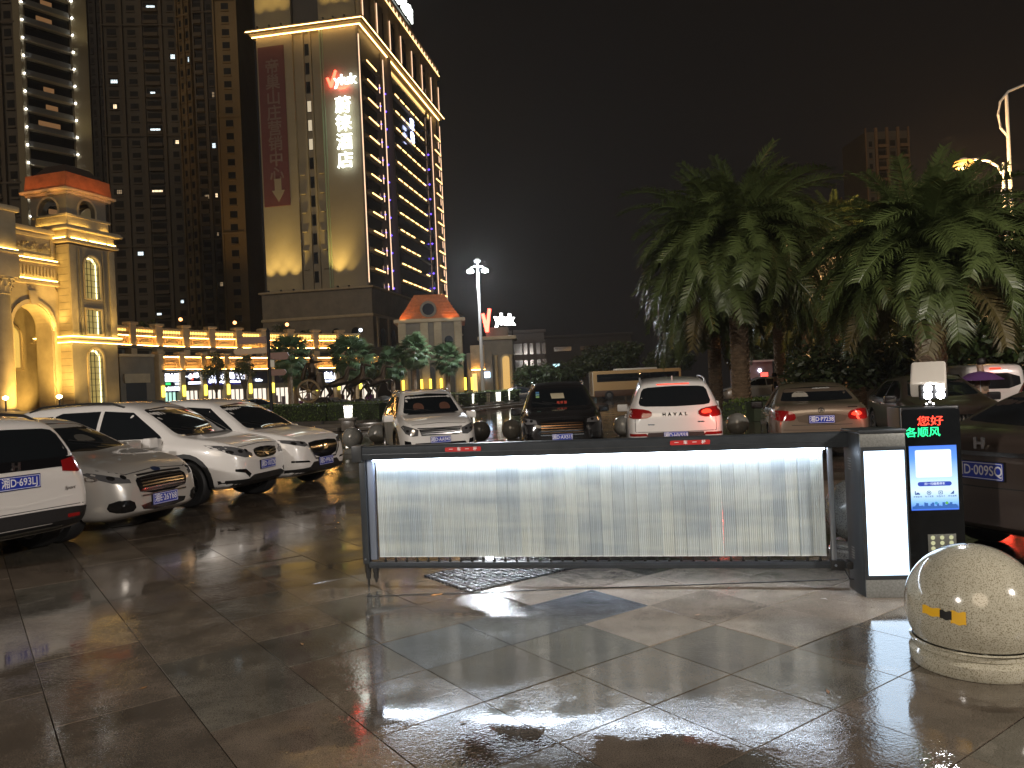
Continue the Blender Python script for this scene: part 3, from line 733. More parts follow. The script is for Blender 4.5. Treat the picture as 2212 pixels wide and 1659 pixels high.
def sedan_glass(c, frame=None):
    c.patch('windscreen', rc([(-.66,1.04),(0,1.01),(.66,1.04),(.51,1.355),(0,1.385),(-.51,1.355)]), 'F', glassm, off=.003, th=.02, grid=.08)
    c.patch('rear_window', rc([(-.66,1.13),(0,1.11),(.66,1.13),(.54,1.36),(0,1.38),(-.54,1.36)]), 'B', glassm, off=.003, th=.02, grid=.08)
    for p in ([(.92,.985),(.45,1.26),(.20,1.335),(-.20,1.355),(-.22,.965)], [(-.28,.965),(-.26,1.355),(-.75,1.33),(-1.08,1.24),(-1.12,.99)], [(-1.17,.995),(-1.13,1.22),(-1.32,1.13),(-1.50,1.02)]):
        c.both('side_window', p, glassm, off=.003, th=.02, grid=.1)
    if frame:
        for a in 'LR': c.strip('window_trim', [(.95,.97),(0,.948),(-1.15,.975),(-1.55,1.0)], a, frame, .009, off=.006, th=.01)
def cladding(c, m_=None, zs=.36):
    m_ = m_ or blackp; r0, r1 = c.wr+.05, c.wr+.115
    for a in 'LR':
        for x in c.wx:
            x_ = x/c.sx
            pts = [(x+r*math.cos(t), c.wr+.015+r*math.sin(t)) for r, ts in ((r1, [R(-10+200*k/14) for k in range(15)]), (r0, [R(190-200*k/14) for k in range(15)])) for t in ts]
            c.patch('arch_trim', pts, a, m_, off=.012, th=.03, raw=True, grid=.08)
        xa, xb = c.wx[1]+c.wr+.06, c.wx[0]-c.wr-.06
        c.patch('sill_trim', [(xa,.24*c.sz),(xb,.24*c.sz),(xb,zs),(xa,zs)], a, m_, off=.012, th=.03, raw=True, grid=.12)
def front_place(px, py, z, st_len, head):
    """rear-axle-free placement: centre of the car from its plate as seen in the photograph"""
    p = gp(px, py, z); d = Vector((math.cos(head), math.sin(head)))
    return p.x, p.y
def place_front(P, head, L): d = (math.cos(head), math.sin(head)); return (P[0]-d[0]*L/2, P[1]-d[1]*L/2)
def place_rear(P, head, L): d = (math.cos(head), math.sin(head)); return (P[0]+d[0]*L/2, P[1]+d[1]*L/2)

white = paint("white_lacquer", (.66, .64, .62)); silver = paint("pale_silver_lacquer", (.50, .48, .45), .35, .3)
black = paint("black_lacquer", (.018, .017, .018), 0, .2); bronze = paint("bronze_grey_lacquer", (.20, .155, .115), .45, .32)
redp = paint("dark_red_lacquer", (.13, .012, .012), .2, .25)

def suv_front(c, style):
    t = c.t
    c.strip('bonnet_gap', [(-.75,1.0),(-.6,.90),(0,.925),(.6,.90),(.75,1.0)], 'F', seamm, .004, off=.001, th=.006) if style != 'mazda' else None
    c.patch('bonnet_vents', [(-.6,1.10),(.6,1.10),(.55,1.125),(-.55,1.125)], 'F', blackp, off=.004, th=.02)
    for sg in (1, -1):
        p = c.surf(sg*.3*c.sy, 1.16*c.sz, 'F'); q = c.surf(sg*.3*c.sy-.32, 1.24*c.sz, 'F')
        MB().tube([(p.x+.01, sg*.12-.05, p.z), (q.x+.025, sg*.12-.52, q.z)], .008, 6).build('wiper', blackp, t)

# --- 1 white suv, dark grille, furthest of the left row
def car_mazda():
    P = gp(703, 985, .56); h = R(-19); L = 4.55
    c = Car('suv', 'white suv with a big dark mesh grille, farthest in the left row', SUV, place_front(P, h, L), h, white, L, 1.84, 1.68)
    suv_glass(c, chrome); c.wheels(rimd); c.mirrors(white); c.handles(white); cladding(c); suv_front(c, 'mazda')
    g = c.patch('grille', chaikin([(-.40,.86),(.40,.86),(.46,.78),(.30,.56),(-.30,.56),(-.46,.78)], 1), 'F', gloss_b, off=.012, th=.04)
    c.strip('grille_surround', [(-.50,.82),(-.44,.70),(-.32,.555),(0,.545),(.32,.555),(.44,.70),(.50,.82)], 'F', chrome, .012, off=.022, th=.03)
    c.patch('badge', [(.06*math.cos(R(30*k)), .74+.05*math.sin(R(30*k))) for k in range(12)], 'F', chrome, off=.03, th=.02, parent=g)
    text('badge_lettering', 'M', .09, gloss_b, g, fr((c.surf(0, .74*c.sz, 'F').x+.033, 0, .735*c.sz), (0, 1, 0), (0, 0, 1)), .003)
    c.lamp('headlight', [(.46,.80),(.50,.86),(.66,.895),(.80,.92),(.84,.88),(.72,.82),(.56,.78)], 'F', lampg, lampi, 2)
    c.patch('lower_bumper', [(-.80,.30),(.80,.30),(.82,.40),(.46,.42),(.36,.50),(-.36,.50),(-.46,.42),(-.82,.40)], 'F', blackp, off=.012, th=.04)
    c.mirr('fog_slot', [(.46,.50),(.78,.52),(.78,.555),(.5,.535)], 'F', gloss_b, off=.006); c.plate('湘D·PP676', 0, .49)
    c.seams([[(1.0,1.02),(1.03,.75),(.98,.36)], [(-.22,1.06),(-.22,.36)], [(-1.0,.92),(-1.14,1.08)]])
    return c
car_mazda()
# --- 2 white suv with oval grille and open headlights (middle, closest wheel visible)
def car_buick():
    P = gp(578, 1001, .58); h = R(-13); L = 4.65
    c = Car('suv', 'white suv with black lower cladding and slim headlights, between two cars on the left', SUV, place_front(P, h, L), h, white, L, 1.84, 1.69)
    suv_glass(c); c.wheels(rimd); c.mirrors(white); c.handles(white); cladding(c); c.rails(blackp); suv_front(c, 'b')
    g = c.patch('grille', chaikin([(-.30,.865),(.30,.865),(.34,.77),(.24,.69),(-.24,.69),(-.34,.77)], 2), 'F', gloss_b, off=.010, th=.04)
    for z in (.74, .78, .82): c.strip('grille_bar', [(-.30,z+.02),(0,z-.01),(.30,z+.02)], 'F', rimd, .005, off=.016, th=.01, parent=g)
    c.strip('grille_wing', [(-.33,.83),(-.1,.775),(0,.77),(.1,.775),(.33,.83)], 'F', chrome, .009, off=.02, th=.02, parent=g)
    c.patch('badge', [(.065*math.cos(R(30*k)), .785+.062*math.sin(R(30*k))) for k in range(12)], 'F', chrome, off=.026, th=.02, parent=g)
    c.lamp('headlight', [(.40,.735),(.39,.79),(.52,.85),(.72,.93),(.82,.955),(.83,.90),(.74,.79),(.58,.735)], 'F', lampg, lampi, 3)
    c.patch('lower_bumper', [(-.80,.26),(.80,.26),(.84,.40),(.52,.40),(.40,.45),(-.40,.45),(-.52,.40),(-.84,.40)], 'F', blackp, off=.014, th=.04)
    c.mirr('fog_light', [(.48,.47),(.60,.56),(.74,.57),(.74,.53),(.62,.50),(.52,.42)], 'F', gloss_b, off=.010); c.plate('湘D·107ZK', 0, .585)
    c.seams([[(1.02,1.04),(1.03,.75),(.97,.38)], [(-.22,1.06),(-.22,.38)], [(-1.0,.92),(-1.14,1.08)]])
    return c
car_buick()
# --- 3 silver car with chrome barred grille
def car_ford():
    P = gp(355, 1068, .47); h = R(-17); L = 4.55
    c = Car('saloon_car', 'silver car with a wide mouth grille of chrome bars, nearest headlights on the left', SEDAN, place_front(P, h, L), h, silver, L, 1.84, 1.53)
    sedan_glass(c, chrome); c.wheels(rimm); c.mirrors(silver, .88, .98); c.handles(silver, z=.85)
    g = c.patch('grille', chaikin([(-.36,.72),(.36,.72),(.44,.66),(.38,.50),(-.38,.50),(-.44,.66)], 1), 'F', gloss_b, off=.008, th=.04)
    for z in (.535, .57, .605, .64, .675, .705): c.strip('grille_bar', [(-.36,z),(0,z+.006),(.36,z)], 'F', chrome, .0075, off=.022, th=.02, parent=g)
    for p in ([(-.38,.735),(0,.745),(.38,.735)], [(-.38,.49),(0,.485),(.38,.49)]): c.strip('grille_surround', p, 'F', chrome, .010, off=.024, th=.03, parent=g)
    c.patch('badge', [(.07*math.cos(R(30*k)), .775+.026*math.sin(R(30*k))) for k in range(12)], 'F', mat("badge_blue", (.008, .018, .06), .3), off=.012, th=.015)
    c.lamp('headlight', [(.50,.655),(.50,.70),(.66,.755),(.78,.81),(.81,.80),(.79,.74),(.68,.67)], 'F', lampg, lampi, 3)
    c.patch('lower_intake', chaikin([(-.34,.30),(.34,.30),(.40,.40),(-.40,.40)], 1), 'F', gloss_b, off=.008, th=.03)
    c.mirr('fog_light', chaikin([(.46,.33),(.50,.46),(.72,.47),(.74,.36),(.64,.31)], 1), 'F', gloss_b, off=.010, th=.03); c.plate('湘E·26Y68', 0, .42)
    c.strip('bonnet_gap', [(-.72,.83),(-.5,.755),(0,.79),(.5,.755),(.72,.83)], 'F', seamm, .004, off=.001, th=.006)
    c.seams([[(.98,.93),(1.0,.7),(.95,.32)], [(-.24,.95),(-.24,.32)], [(-1.05,.85),(-1.14,.98)]])
    for k in (.0, .22): c.patch('interior_seat', chaikin([(-.45+k*2.2,1.08),(-.15+k*2.2,1.08),(-.18+k*2.2,1.22),(-.42+k*2.2,1.22)], 2), 'F', mat("seat_dim", (.05, .048, .042), .6), off=.0035, th=.01)
    for sg in (1,):
        p = c.surf(.1, 1.05*c.sz, 'F'); MB().tube([(p.x+.02, .5, 1.05*c.sz+.01), (p.x-.2, -.1, 1.16*c.sz)], .008, 6).build('wiper', blackp, c.t)
    return c
car_ford()
# --- 4 white suv cut by the left edge, seen from behind
def car_honda():
    P = gp(40, 1036, .93); h = R(154); L = 4.45
    c = Car('suv', 'white suv seen from behind, cut off by the left edge of the view', SUV, place_rear(P, h, L), h, white, L, 1.82, 1.62)
    suv_glass(c); c.wheels(rimm); c.mirrors(white); c.handles(white); cladding(c, zs=.45)
    c.patch('rear_bumper', chaikin([(-.84,.32),(.84,.32),(.86,.56),(.5,.58),(-.5,.58),(-.86,.56)], 1), 'B', blackp, off=.014, th=.04)
    c.patch('tailgate_trim', [(-.80,1.05),(.80,1.05),(.80,1.16),(-.80,1.16)], 'B', gloss_b, off=.008, th=.03)
    c.mirr('tail_light', [(.50,1.0),(.52,1.12),(.74,1.16),(.82,1.20),(.84,1.02),(.70,.97)], 'B', tail_off, off=.014, th=.03)
    c.strip('exhaust_trim', [(-.5,.36),(.5,.36)], 'B', chrome, .015, off=.03, th=.03)
    c.mirr('reflector', [(.52,.46),(.66,.46),(.66,.50),(.52,.50)], 'B', tail_off, off=.022, th=.02)
    p = c.surf(0, 1.10*c.sz, 'B'); M = fr((p.x-.02, 0, 1.10*c.sz), (0, -1, 0), (0, 0, 1))
    text('badge_lettering', 'H', .11, chrome, c.t, M, .01, .006, sx=1.2)
    p = c.surf(-.55*c.sy, .80*c.sz, 'B'); text('model_lettering', 'Sport', .055, chrome, c.t, fr((p.x-.012, -.56*c.sy, .80*c.sz), (0, -1, 0), (0, 0, 1)), .004, shear=.3)
    c.strip('tailgate_gap', [(-.76,.60),(0,.60),(.76,.60)], 'B', seamm, .004, off=.001, th=.006)
    c.strip('tailgate_crease', [(-.6,.70),(0,.66),(.6,.70)], 'B', white, .012, off=.006, th=.02)
    c.plate('湘D·693LJ', 0, .93, rear=True); c.rails(blackp)
    q = c.surf(0, 1.30*c.sz, 'B'); MB().tube([(q.x-.02, .05, 1.2*c.sz), (q.x+.0, -.42, 1.25*c.sz)], .009, 6).build('wiper', blackp, c.t)
    return c
car_honda()
# --- 5 white suv facing the barrier
def car_tig():
    P = (-1.62, 16.9); h = R(-90+15); L = 4.45
    c = Car('suv', 'white suv with chrome edged slim grille facing the barrier, next to the hedge', SUV, place_front(P, h, L), h, white, L, 1.82, 1.67)
    suv_glass(c, chrome); c.wheels(rimm); c.mirrors(white); c.handles(white); cladding(c); c.rails(chrome); suv_front(c, 't')
    g = c.patch('grille', [(-.47,.80),(.47,.80),(.42,.66),(-.42,.66)], 'F', gloss_b, off=.010, th=.04)
    for z in (.69, .73, .77): c.strip('grille_bar', [(-.44,z+.01),(0,z),(.44,z+.01)], 'F', chrome, .006, off=.018, th=.01, parent=g)
    c.strip('grille_surround', [(-.50,.825),(0,.815),(.50,.825)], 'F', chrome, .010, off=.022, th=.03, parent=g)
    c.lamp('headlight', [(.50,.66),(.48,.79),(.60,.84),(.78,.90),(.83,.86),(.76,.72),(.62,.65)], 'F', lampg, lampi, 2)
    c.patch('lower_intake', [(-.62,.36),(.62,.36),(.56,.50),(-.56,.50)], 'F', gloss_b, off=.010, th=.03)
    c.mirr('fog_light', [(.64,.44),(.78,.46),(.78,.56),(.66,.54)], 'F', gloss_b, off=.010); c.plate('湘D·AA947', 0, .56)
    c.patch('sunroof', chaikin([(-.9,-.45),(.1,-.45),(.1,.45),(-.9,.45)], 1), 'T', glassm, off=.003, th=.02)
    for y in (.35, -.28): c.patch('interior_seat', chaikin([(y-.14,1.18),(y+.14,1.18),(y+.11,1.36),(y-.11,1.36)], 2), 'F', mat("seat_brown", (.10, .045, .03), .6), off=.0035, th=.01)
    c.seams([[(1.02,1.02),(1.03,.75),(.97,.38)], [(-.22,1.06),(-.22,.38)]])
car_tig()
# --- 6 black suv facing the barrier
def car_blackh():
    P = (1.04, 16.6); h = R(-90-2); L = 4.6
    c = Car('suv', 'black suv with gilt barred grille and red toys on the dashboard facing the barrier', SUV, place_front(P, h, L), h, black, L, 1.90, 1.70)
    suv_glass(c); c.wheels(rimd); c.mirrors(black); c.handles(black); c.rails(chrome); suv_front(c, 'x')
    g = c.patch('grille', chaikin([(-.44,.86),(.44,.86),(.52,.74),(.44,.56),(-.44,.56),(-.52,.74)], 1), 'F', gloss_b, off=.010, th=.04)
    gold = mat("copper_bar", (.5, .28, .14), .2, metal=1)
    for z in (.60, .65, .70, .75, .80): c.strip('grille_bar', [(-.44,z),(0,z),(.44,z)], 'F', gold, .008, off=.018, th=.02, parent=g)
    for p in ([(-.46,.875),(0,.88),(.46,.875)], [(-.45,.55),(0,.545),(.45,.55)]): c.strip('grille_surround', p, 'F', chrome, .011, off=.022, th=.03, parent=g)
    c.lamp('headlight', [(.52,.80),(.54,.87),(.70,.91),(.84,.93),(.86,.86),(.74,.79)], 'F', mat("headlamp_clear", (.4, .4, .42), .1, metal=.6, coat=1), lampi, 2)
    c.mirr('fog_light', [(.60,.44),(.78,.46),(.80,.60),(.64,.58)], 'F', gloss_b, off=.010)
    c.patch('lower_intake', [(-.54,.32),(.54,.32),(.5,.44),(-.5,.44)], 'F', blackp, off=.010, th=.03); c.plate('湘D·AX515', 0, .50)
    st = mat("sticker_pale", (.25, .5, .55), .5)
    for z, m_ in ((1.45, mat("sticker_blue", (.1, .3, .6), .5)), (1.40, st), (1.35, mat("sticker_green", (.3, .5, .2), .5))): c.patch('sticker', [(-.53,z-.018),(-.45,z-.018),(-.45,z+.018),(-.53,z+.018)], 'F', m_, off=.006, th=.01)
    c.patch('hanging_tag', [(.03-.2,1.30),(.12,1.30),(.10,1.42),(-.2,1.42)], 'F', mat("paper_pale", (.45, .40, .28), .6), off=.004, th=.01)
    for k in range(3): c.patch('dashboard_toy', [(-.06+.08*k,1.17),(0+.08*k,1.17),(0+.08*k,1.24),(-.06+.08*k,1.24)], 'F', mat("toy_red", (.45, .06, .04), .5), off=.006, th=.01)
car_blackh()
# --- 7 white suv seen from behind
def car_haval():
    P = gp(1460, 932, .68); h = R(90-9); L = 4.6
    c = Car('suv', 'white suv seen from behind with spaced letters across its tailgate', SUV, place_rear(P, h, L), h, white, L, 1.86, 1.70)
    suv_glass(c); c.wheels(rimm); c.mirrors(white); c.handles(white); cladding(c); c.rails(mat("grey_rail", (.3, .3, .3), .4), x0=-1.95)
    c.strip('spoiler_light', [(-.3,1.545),(.3,1.545)], 'B', tail_on, .008, off=.01, th=.02)
    for o_ in c.mirr('tail_light', chaikin([(.42,.96),(.42,1.06),(.62,1.11),(.86,1.12),(.90,1.02),(.84,.93),(.56,.92)], 1), 'B', tail_off, off=.012, th=.04):
        pass
    c.patch('lit_lens', chaikin([(-.48,.98),(-.48,1.05),(-.62,1.08),(-.68,1.0)], 1), 'B', tail_on, off=.02, th=.01)
    c.patch('rear_bumper', [(-.84,.30),(.84,.30),(.88,.50),(.56,.50),(.50,.66),(-.50,.66),(-.56,.50),(-.88,.50)], 'B', mat("brown_black_trim", (.035, .02, .018), .4), off=.012, th=.04)
    c.mirr('reflector', [(.50,.60),(.84,.60),(.84,.65),(.54,.65)], 'B', tail_off, off=.014, th=.02)
    p = c.surf(0, 1.0*c.sz, 'B')
    for i, ch in enumerate('HAVAL'): text('badge_lettering', ch, .085, gloss_b, c.t, fr((c.surf(.2-.1*i, .99*c.sz, 'B').x-.004, .20-.10*i, .99*c.sz), (0, -1, 0), (0, 0, 1)), .008, .003)
    c.strip('tailgate_gap', [(-.72,.68),(0,.665),(.72,.68)], 'B', seamm, .005, off=.001, th=.006)
    for sg in (1, -1): c.vstrip('tailgate_gap', [(sg*.73,.68),(sg*.73,.92)], 'B', seamm, .005, off=.001, th=.006)
    c.patch('nameplate', [(.38,.80),(.50,.80),(.50,.82),(.38,.82)], 'B', chrome, off=.004, th=.01); c.patch('nameplate', [(-.52,.83),(-.40,.83),(-.40,.85),(-.52,.85)], 'B', chrome, off=.004, th=.01)
    c.plate('湘D·HV559', 0, .60, rear=True)
    p = c.surf(-1.6, 0, 'T'); MB().prism([(-.09,0),(.06,0),(-.07,.075),(-.09,.075)], -.012, .012, 'y').build('roof_fin', mat("fin_pink", (.6, .45, .42), .4), c.t, bevel=.008).location = (p.x, 0, p.z-.01)
    ld = bpy.data.lights.new('tail_lamp_glow', 'POINT'); ld.energy = 6; ld.color = (1, .10, .06); ld.shadow_soft_size = .06
    lo = bpy.data.objects.new('tail_lamp_glow', ld); COL.objects.link(lo); lo.parent = c.t; lo.location = (-2.55, -.75, .95)
car_haval()
# --- 8 bronze saloon seen from behind
def car_vw():
    P = gp(1775, 903, .82); h = R(90-15); L = 4.60
    c = Car('saloon_car', 'bronze grey saloon seen from behind with one red light lit', SEDAN, place_rear(P, h, L), h, bronze, L, 1.80, 1.46)
    sedan_glass(c, chrome); c.wheels(rimm); c.mirrors(blackp, .88, .97); c.handles(bronze, z=.85)
    c.mirr('tail_light', chaikin([(.44,.80),(.46,.93),(.62,.98),(.84,.97),(.88,.86),(.80,.79),(.58,.78)], 1), 'B', tail_off, off=.012, th=.04)
    c.patch('lit_lens', chaikin([(-.50,.85),(-.52,.92),(-.66,.94),(-.70,.86)], 1), 'B', tail_on, off=.02, th=.01)
    c.patch('plate_recess', chaikin([(-.38,.72),(.38,.72),(.46,.90),(-.46,.90)], 1), 'B', mat("bronze_shade", (.12, .09, .065), .35, metal=.4), off=.006, th=.02)
    c.strip('boot_gap', [(-.52,.70),(0,.695),(.52,.70)], 'B', seamm, .005, off=.001, th=.006); c.strip('boot_gap', [(-.84,.62),(0,.60),(.84,.62)], 'B', seamm, .004, off=.001, th=.006)
    p = c.surf(0, .965*c.sz, 'B'); M = fr((p.x-.004, 0, .965*c.sz), (0, -1, 0), (0, 0, 1))
    me = MB().ringwall([(.055*math.cos(R(15*k)), .055*math.sin(R(15*k))) for k in range(24)], [(.046*math.cos(R(15*k)), .046*math.sin(R(15*k))) for k in range(24)], 0, .012, 'z').mesh('badge', chrome); me.transform(M); o_ = link('badge', me, c.t)
    text('badge_lettering', 'V', .055, chrome, o_, M @ Matrix.Translation((0, .021, 0)), .01, .002); text('badge_lettering', 'W', .055, chrome, o_, M @ Matrix.Translation((0, -.016, 0)), .01, .002)
    c.patch('window_sticker', [(-.30,1.34),(.02,1.34),(.02,1.355),(-.30,1.355)], 'B', mat("paper_white", (.5, .5, .48), .6), off=.006, th=.01)
    c.patch('interior_seat', chaikin([(.12,1.15),(.45,1.15),(.40,1.30),(.15,1.30)], 2), 'B', intm, off=.0035, th=.01)
    c.patch('nameplate', [(-.62,1.0),(-.46,1.0),(-.46,1.015),(-.62,1.015)], 'B', chrome, off=.004, th=.01)
    c.plate('湘D·P7238', 0, .80, rear=True); c.seams([[(.98,.93),(.97,.3)], [(-.24,.95),(-.24,.32)], [(-1.05,.85),(-1.14,.98)]])
    ld = bpy.data.lights.new('tail_lamp_glow', 'POINT'); ld.energy = 3; ld.color = (1, .10, .05); ld.shadow_soft_size = .06
    lo = bpy.data.objects.new('tail_lamp_glow', ld); COL.objects.link(lo); lo.parent = c.t; lo.location = (-2.5, -.72, .85)
car_vw()
# --- 9 dark saloon behind the machine, facing us
def car_dark():
    P = (8.75, 14.9); h = R(-90-14); L = 4.9
    c = Car('saloon_car', 'black saloon with a chrome toothed grille facing us behind the payment terminal', SEDAN, place_front(P, h, L), h, paint('black_lacquer_brown_sheen', (.075, .055, .045), .4, .28), L, 1.86, 1.49)  # brown of the reflections put into this black car's paint
    sedan_glass(c, chrome); c.wheels(rimd); c.mirrors(black, .88, .97); c.handles(chrome, z=.85)
    g = c.patch('grille', [(-.50,.70),(.50,.70),(.46,.50),(-.46,.50)], 'F', gloss_b, off=.010, th=.04)
    for k in range(14): c.vstrip('grille_tooth', [(-.45+.07*k,.52),(-.45+.07*k,.69)], 'F', chrome, .012, off=.02, th=.02, parent=g)
    c.lamp('headlight', [(.54,.62),(.54,.72),(.70,.78),(.80,.80),(.80,.68)], 'F', mat("headlamp_amber", (.5, .33, .12), .15, metal=.6, coat=1), lampi, 2)
    c.plate('湘D·8K020', 0, .38)
car_dark()
# --- 10 black saloon at the right edge, seen from behind
def car_accord():
    P = gp(2116, 1008, .86); h = R(20); L = 4.9
    c = Car('saloon_car', 'glossy black saloon seen from behind at the right edge beside the payment terminal', SEDAN, place_rear(P, h, L), h, paint('black_lacquer_brown_sheen', (.075, .055, .045), .4, .28), L, 1.86, 1.52)  # black body; its brownish reflections are painted into the lacquer colour
    sedan_glass(c, chrome); c.wheels(rimd); c.mirrors(black, .88, .97); c.handles(chrome, z=.85)
    c.strip('chrome_strip', [(-.80,.97),(-.4,.935),(0,.93),(.4,.935),(.80,.97)], 'B', chrome, .016, off=.02, th=.03)
    c.mirr('tail_light', chaikin([(.46,.72),(.48,.88),(.62,.90),(.84,.98),(.88,.82),(.78,.72)], 1), 'B', tail_off, off=.012, th=.04)
    for z in (.76, .80, .84):
        for sg in (1, -1): c.strip('tail_light_bar', [(sg*.52, z), (sg*.80, z+.03)] if sg > 0 else [(-.80, z+.03), (-.52, z)], 'B', tail_on if 0 else mat("tail_bar", (.5, .02, .02), .2, coat=1, emit=(1, .02, .02), es=.15), .008, off=.02, th=.01)
    c.strip('bumper_chrome', [(-.78,.33),(0,.30),(.78,.33)], 'B', chrome, .010, off=.02, th=.03)
    c.strip('boot_gap', [(-.50,.68),(0,.67),(.50,.68)], 'B', seamm, .005, off=.001, th=.006)
    p = c.surf(0, 1.005*c.sz, 'B'); text('badge_lettering', 'H', .12, chrome, c.t, fr((p.x-.02, 0, 1.005*c.sz), (0, -1, 0), (0, 0, 1)), .012, .006, sx=1.15)
    c.plate('湘D·009SQ', 0, .80, rear=True)
car_accord()
# --- 11 red suv with brake light on
def car_red():
    h = R(30); L = 4.5; P = (8.3, 11.6)
    c = Car('suv', 'dark red suv at the right edge with its brake light glaring', SUV, place_rear(P, h, L), h, redp, L, 1.84, 1.68)
    suv_glass(c, chrome); c.wheels(rimm); c.mirrors(redp); c.handles(chrome)
    c.mirr('tail_light', chaikin([(.44,.92),(.46,1.06),(.66,1.12),(.84,1.12),(.88,.98),(.70,.90)], 1), 'B', tail_on, off=.014, th=.04)
    c.strip('spoiler_light', [(-.25,1.545),(.25,1.545)], 'B', tail_on, .012, off=.01, th=.02); c.plate('湘D·L6720', 0, .72, rear=True)
    ld = bpy.data.lights.new('brake_lamp_glow', 'POINT'); ld.energy = 4; ld.color = (1, .06, .03); ld.shadow_soft_size = .08
    lo = bpy.data.objects.new('brake_lamp_glow', ld); COL.objects.link(lo); lo.parent = c.t; lo.location = (-2.6, .72, 1.0)
car_red()
# --- 12 white van
def car_van():
    h = R(75); L = 5.0; P = (12.9, 20.5)
    VAN = dict(SUV); VAN['T'] = [(-2.325,1.0),(-2.315,1.3),(-2.29,1.55),(-2.24,1.63),(-2.1,1.66),(-1.2,1.68),(-.4,1.68),(.9,1.64),(1.2,1.55),(1.6,1.25),(1.9,1.08),(2.05,1.0),(2.22,.90),(2.29,.80),(2.325,.66)]; VAN['RW'] = .84
    VAN['B'] = [(-2.325,.80),(-2.2,1.0),(1.6,.98),(2.0,.88),(2.22,.80),(2.325,.58)]
    c = Car('van', 'white van with red roof light parked beyond the black saloon', VAN, place_rear(P, h, L), h, white, L, 1.75, 1.66, cat='van')
    c.patch('rear_window', chaikin([(-.62,1.0),(.62,1.0),(.58,1.42),(-.58,1.42)], 1), 'B', glassm, off=.004, th=.02)
    for x0, x1 in ((-2.0, -1.2), (-1.1, -.1), (0, 1.0)): c.both('side_window', chaikin([(x0,1.05),(x1,1.05),(x1,1.42),(x0,1.42)], 1), glassm, off=.004, th=.02)
    c.wheels(rimm); c.mirrors(white); c.handles(white)
    c.patch('brake_light', [(-.14,1.52),(.14,1.52),(.14,1.57),(-.14,1.57)], 'B', tail_on, off=.01, th=.02)
    c.mirr('tail_light', [(.66,.65),(.80,.65),(.80,1.0),(.68,1.0)], 'B', tail_off, off=.01, th=.03)
    ld = bpy.data.lights.new('brake_lamp_glow', 'POINT'); ld.energy = 2.5; ld.color = (1, .08, .04); ld.shadow_soft_size = .08
    lo = bpy.data.objects.new('brake_lamp_glow', ld); COL.objects.link(lo); lo.parent = c.t; lo.location = (-2.8, 0, 1.5)
car_van()
# small distant cars
def far_car(lab, px, Y, hd, body, lit=None):
    p = gx(px, Y); c = Car('parked_car', lab, SEDAN, (p.x, p.y), R(hd), body, wells=False)
    sedan_glass(c); c.wheels(rimd)
    c.mirr('tail_light', [(.50,.80),(.50,.93),(.80,.95),(.80,.82)], 'B', tail_on if lit else tail_off, off=.01, th=.03)
    c.lamp('headlight', [(.50,.62),(.50,.70),(.76,.76),(.78,.70)], 'F', lampg)
far_car('pale car on the road seen between the palm trunks', 1640, 46, 172, silver, True)
far_car('dark car parked in front of the shop arcade windows', 560, 62, 10, paint("blue_black_lacquer", (.03, .05, .08)))
far_car('pale blue car parked under the arcade beside the signpost', 535, 66, 8, paint("pale_blue_lacquer", (.15, .22, .30)))
far_car('small dark car on the road just beyond the black suv', 1110, 62, 176, black, True)

# tan coach
def coach():
    p = gx(1350, 66); t = thing('coach', 'tan and cream touring coach with a dark window band parked in the distance', 'bus', (p.x, p.y, 0), R(3))
    tan = paint("tan_lacquer", (.40, .25, .11)); H_ = 2.45; L_ = 7.6; x0 = -2.95; x1 = x0+L_
    m_ = MB().box(x0, x1, -1.0, 1.0, .30, H_); m_.build('body', tan, t, bevel=.12, segs=3)
    MB().box(x0+.1, x1-.1, -1.006, 1.006, .28, .80).build('lower_panel', mat("brown_panel", (.07, .035, .02), .4), t, bevel=.01)
    MB().box(x0+.35, x1-.2, -1.01, 1.01, 1.50, 2.18).build('window_band', glassm, t, bevel=.05)
    for k in range(6): MB().box(x0+.9+k*1.1, x0+.94+k*1.1, -1.018, 1.018, 1.5, 2.18).build('window_pillar', gloss_b, t)
    MB().box(x0+2.1, x0+5.6, -.75, .75, H_-.02, H_+.14).build('roof_unit', mat("cream", (.5, .47, .4), .5), t, bevel=.03)
    MB().box(x0+.0, x0+.06, -.97, .97, .4, H_-.1).build('rear_panel', mat("cream", (.5, .47, .4), .5), t)
    text('coach_lettering', 'S907', .34, mat("coach_print", (.22, .13, .05), .5), t, fr((x0+4.1, -1.022, 1.22), (1, 0, 0), (0, 0, 1)), .006)
    for x in (x0+1.35, x1-1.5):
        for sg in (1, -1):
            w_ = MB().lathe([(0,-.12),(.36,-.12),(.38,-.08),(.38,.08),(.36,.12),(0,.12)], 24, axis='y').build('wheel', tyrem, t, smooth=True); w_.location = (x, sg*.92, .38)
            MB().lathe([(0,.13),(.2,.12),(.22,.10),(0,.10)], 18, axis='y').build('rim', rimm, w_, smooth=True).rotation_euler = (0, 0, 0 if sg > 0 else math.pi)
coach()
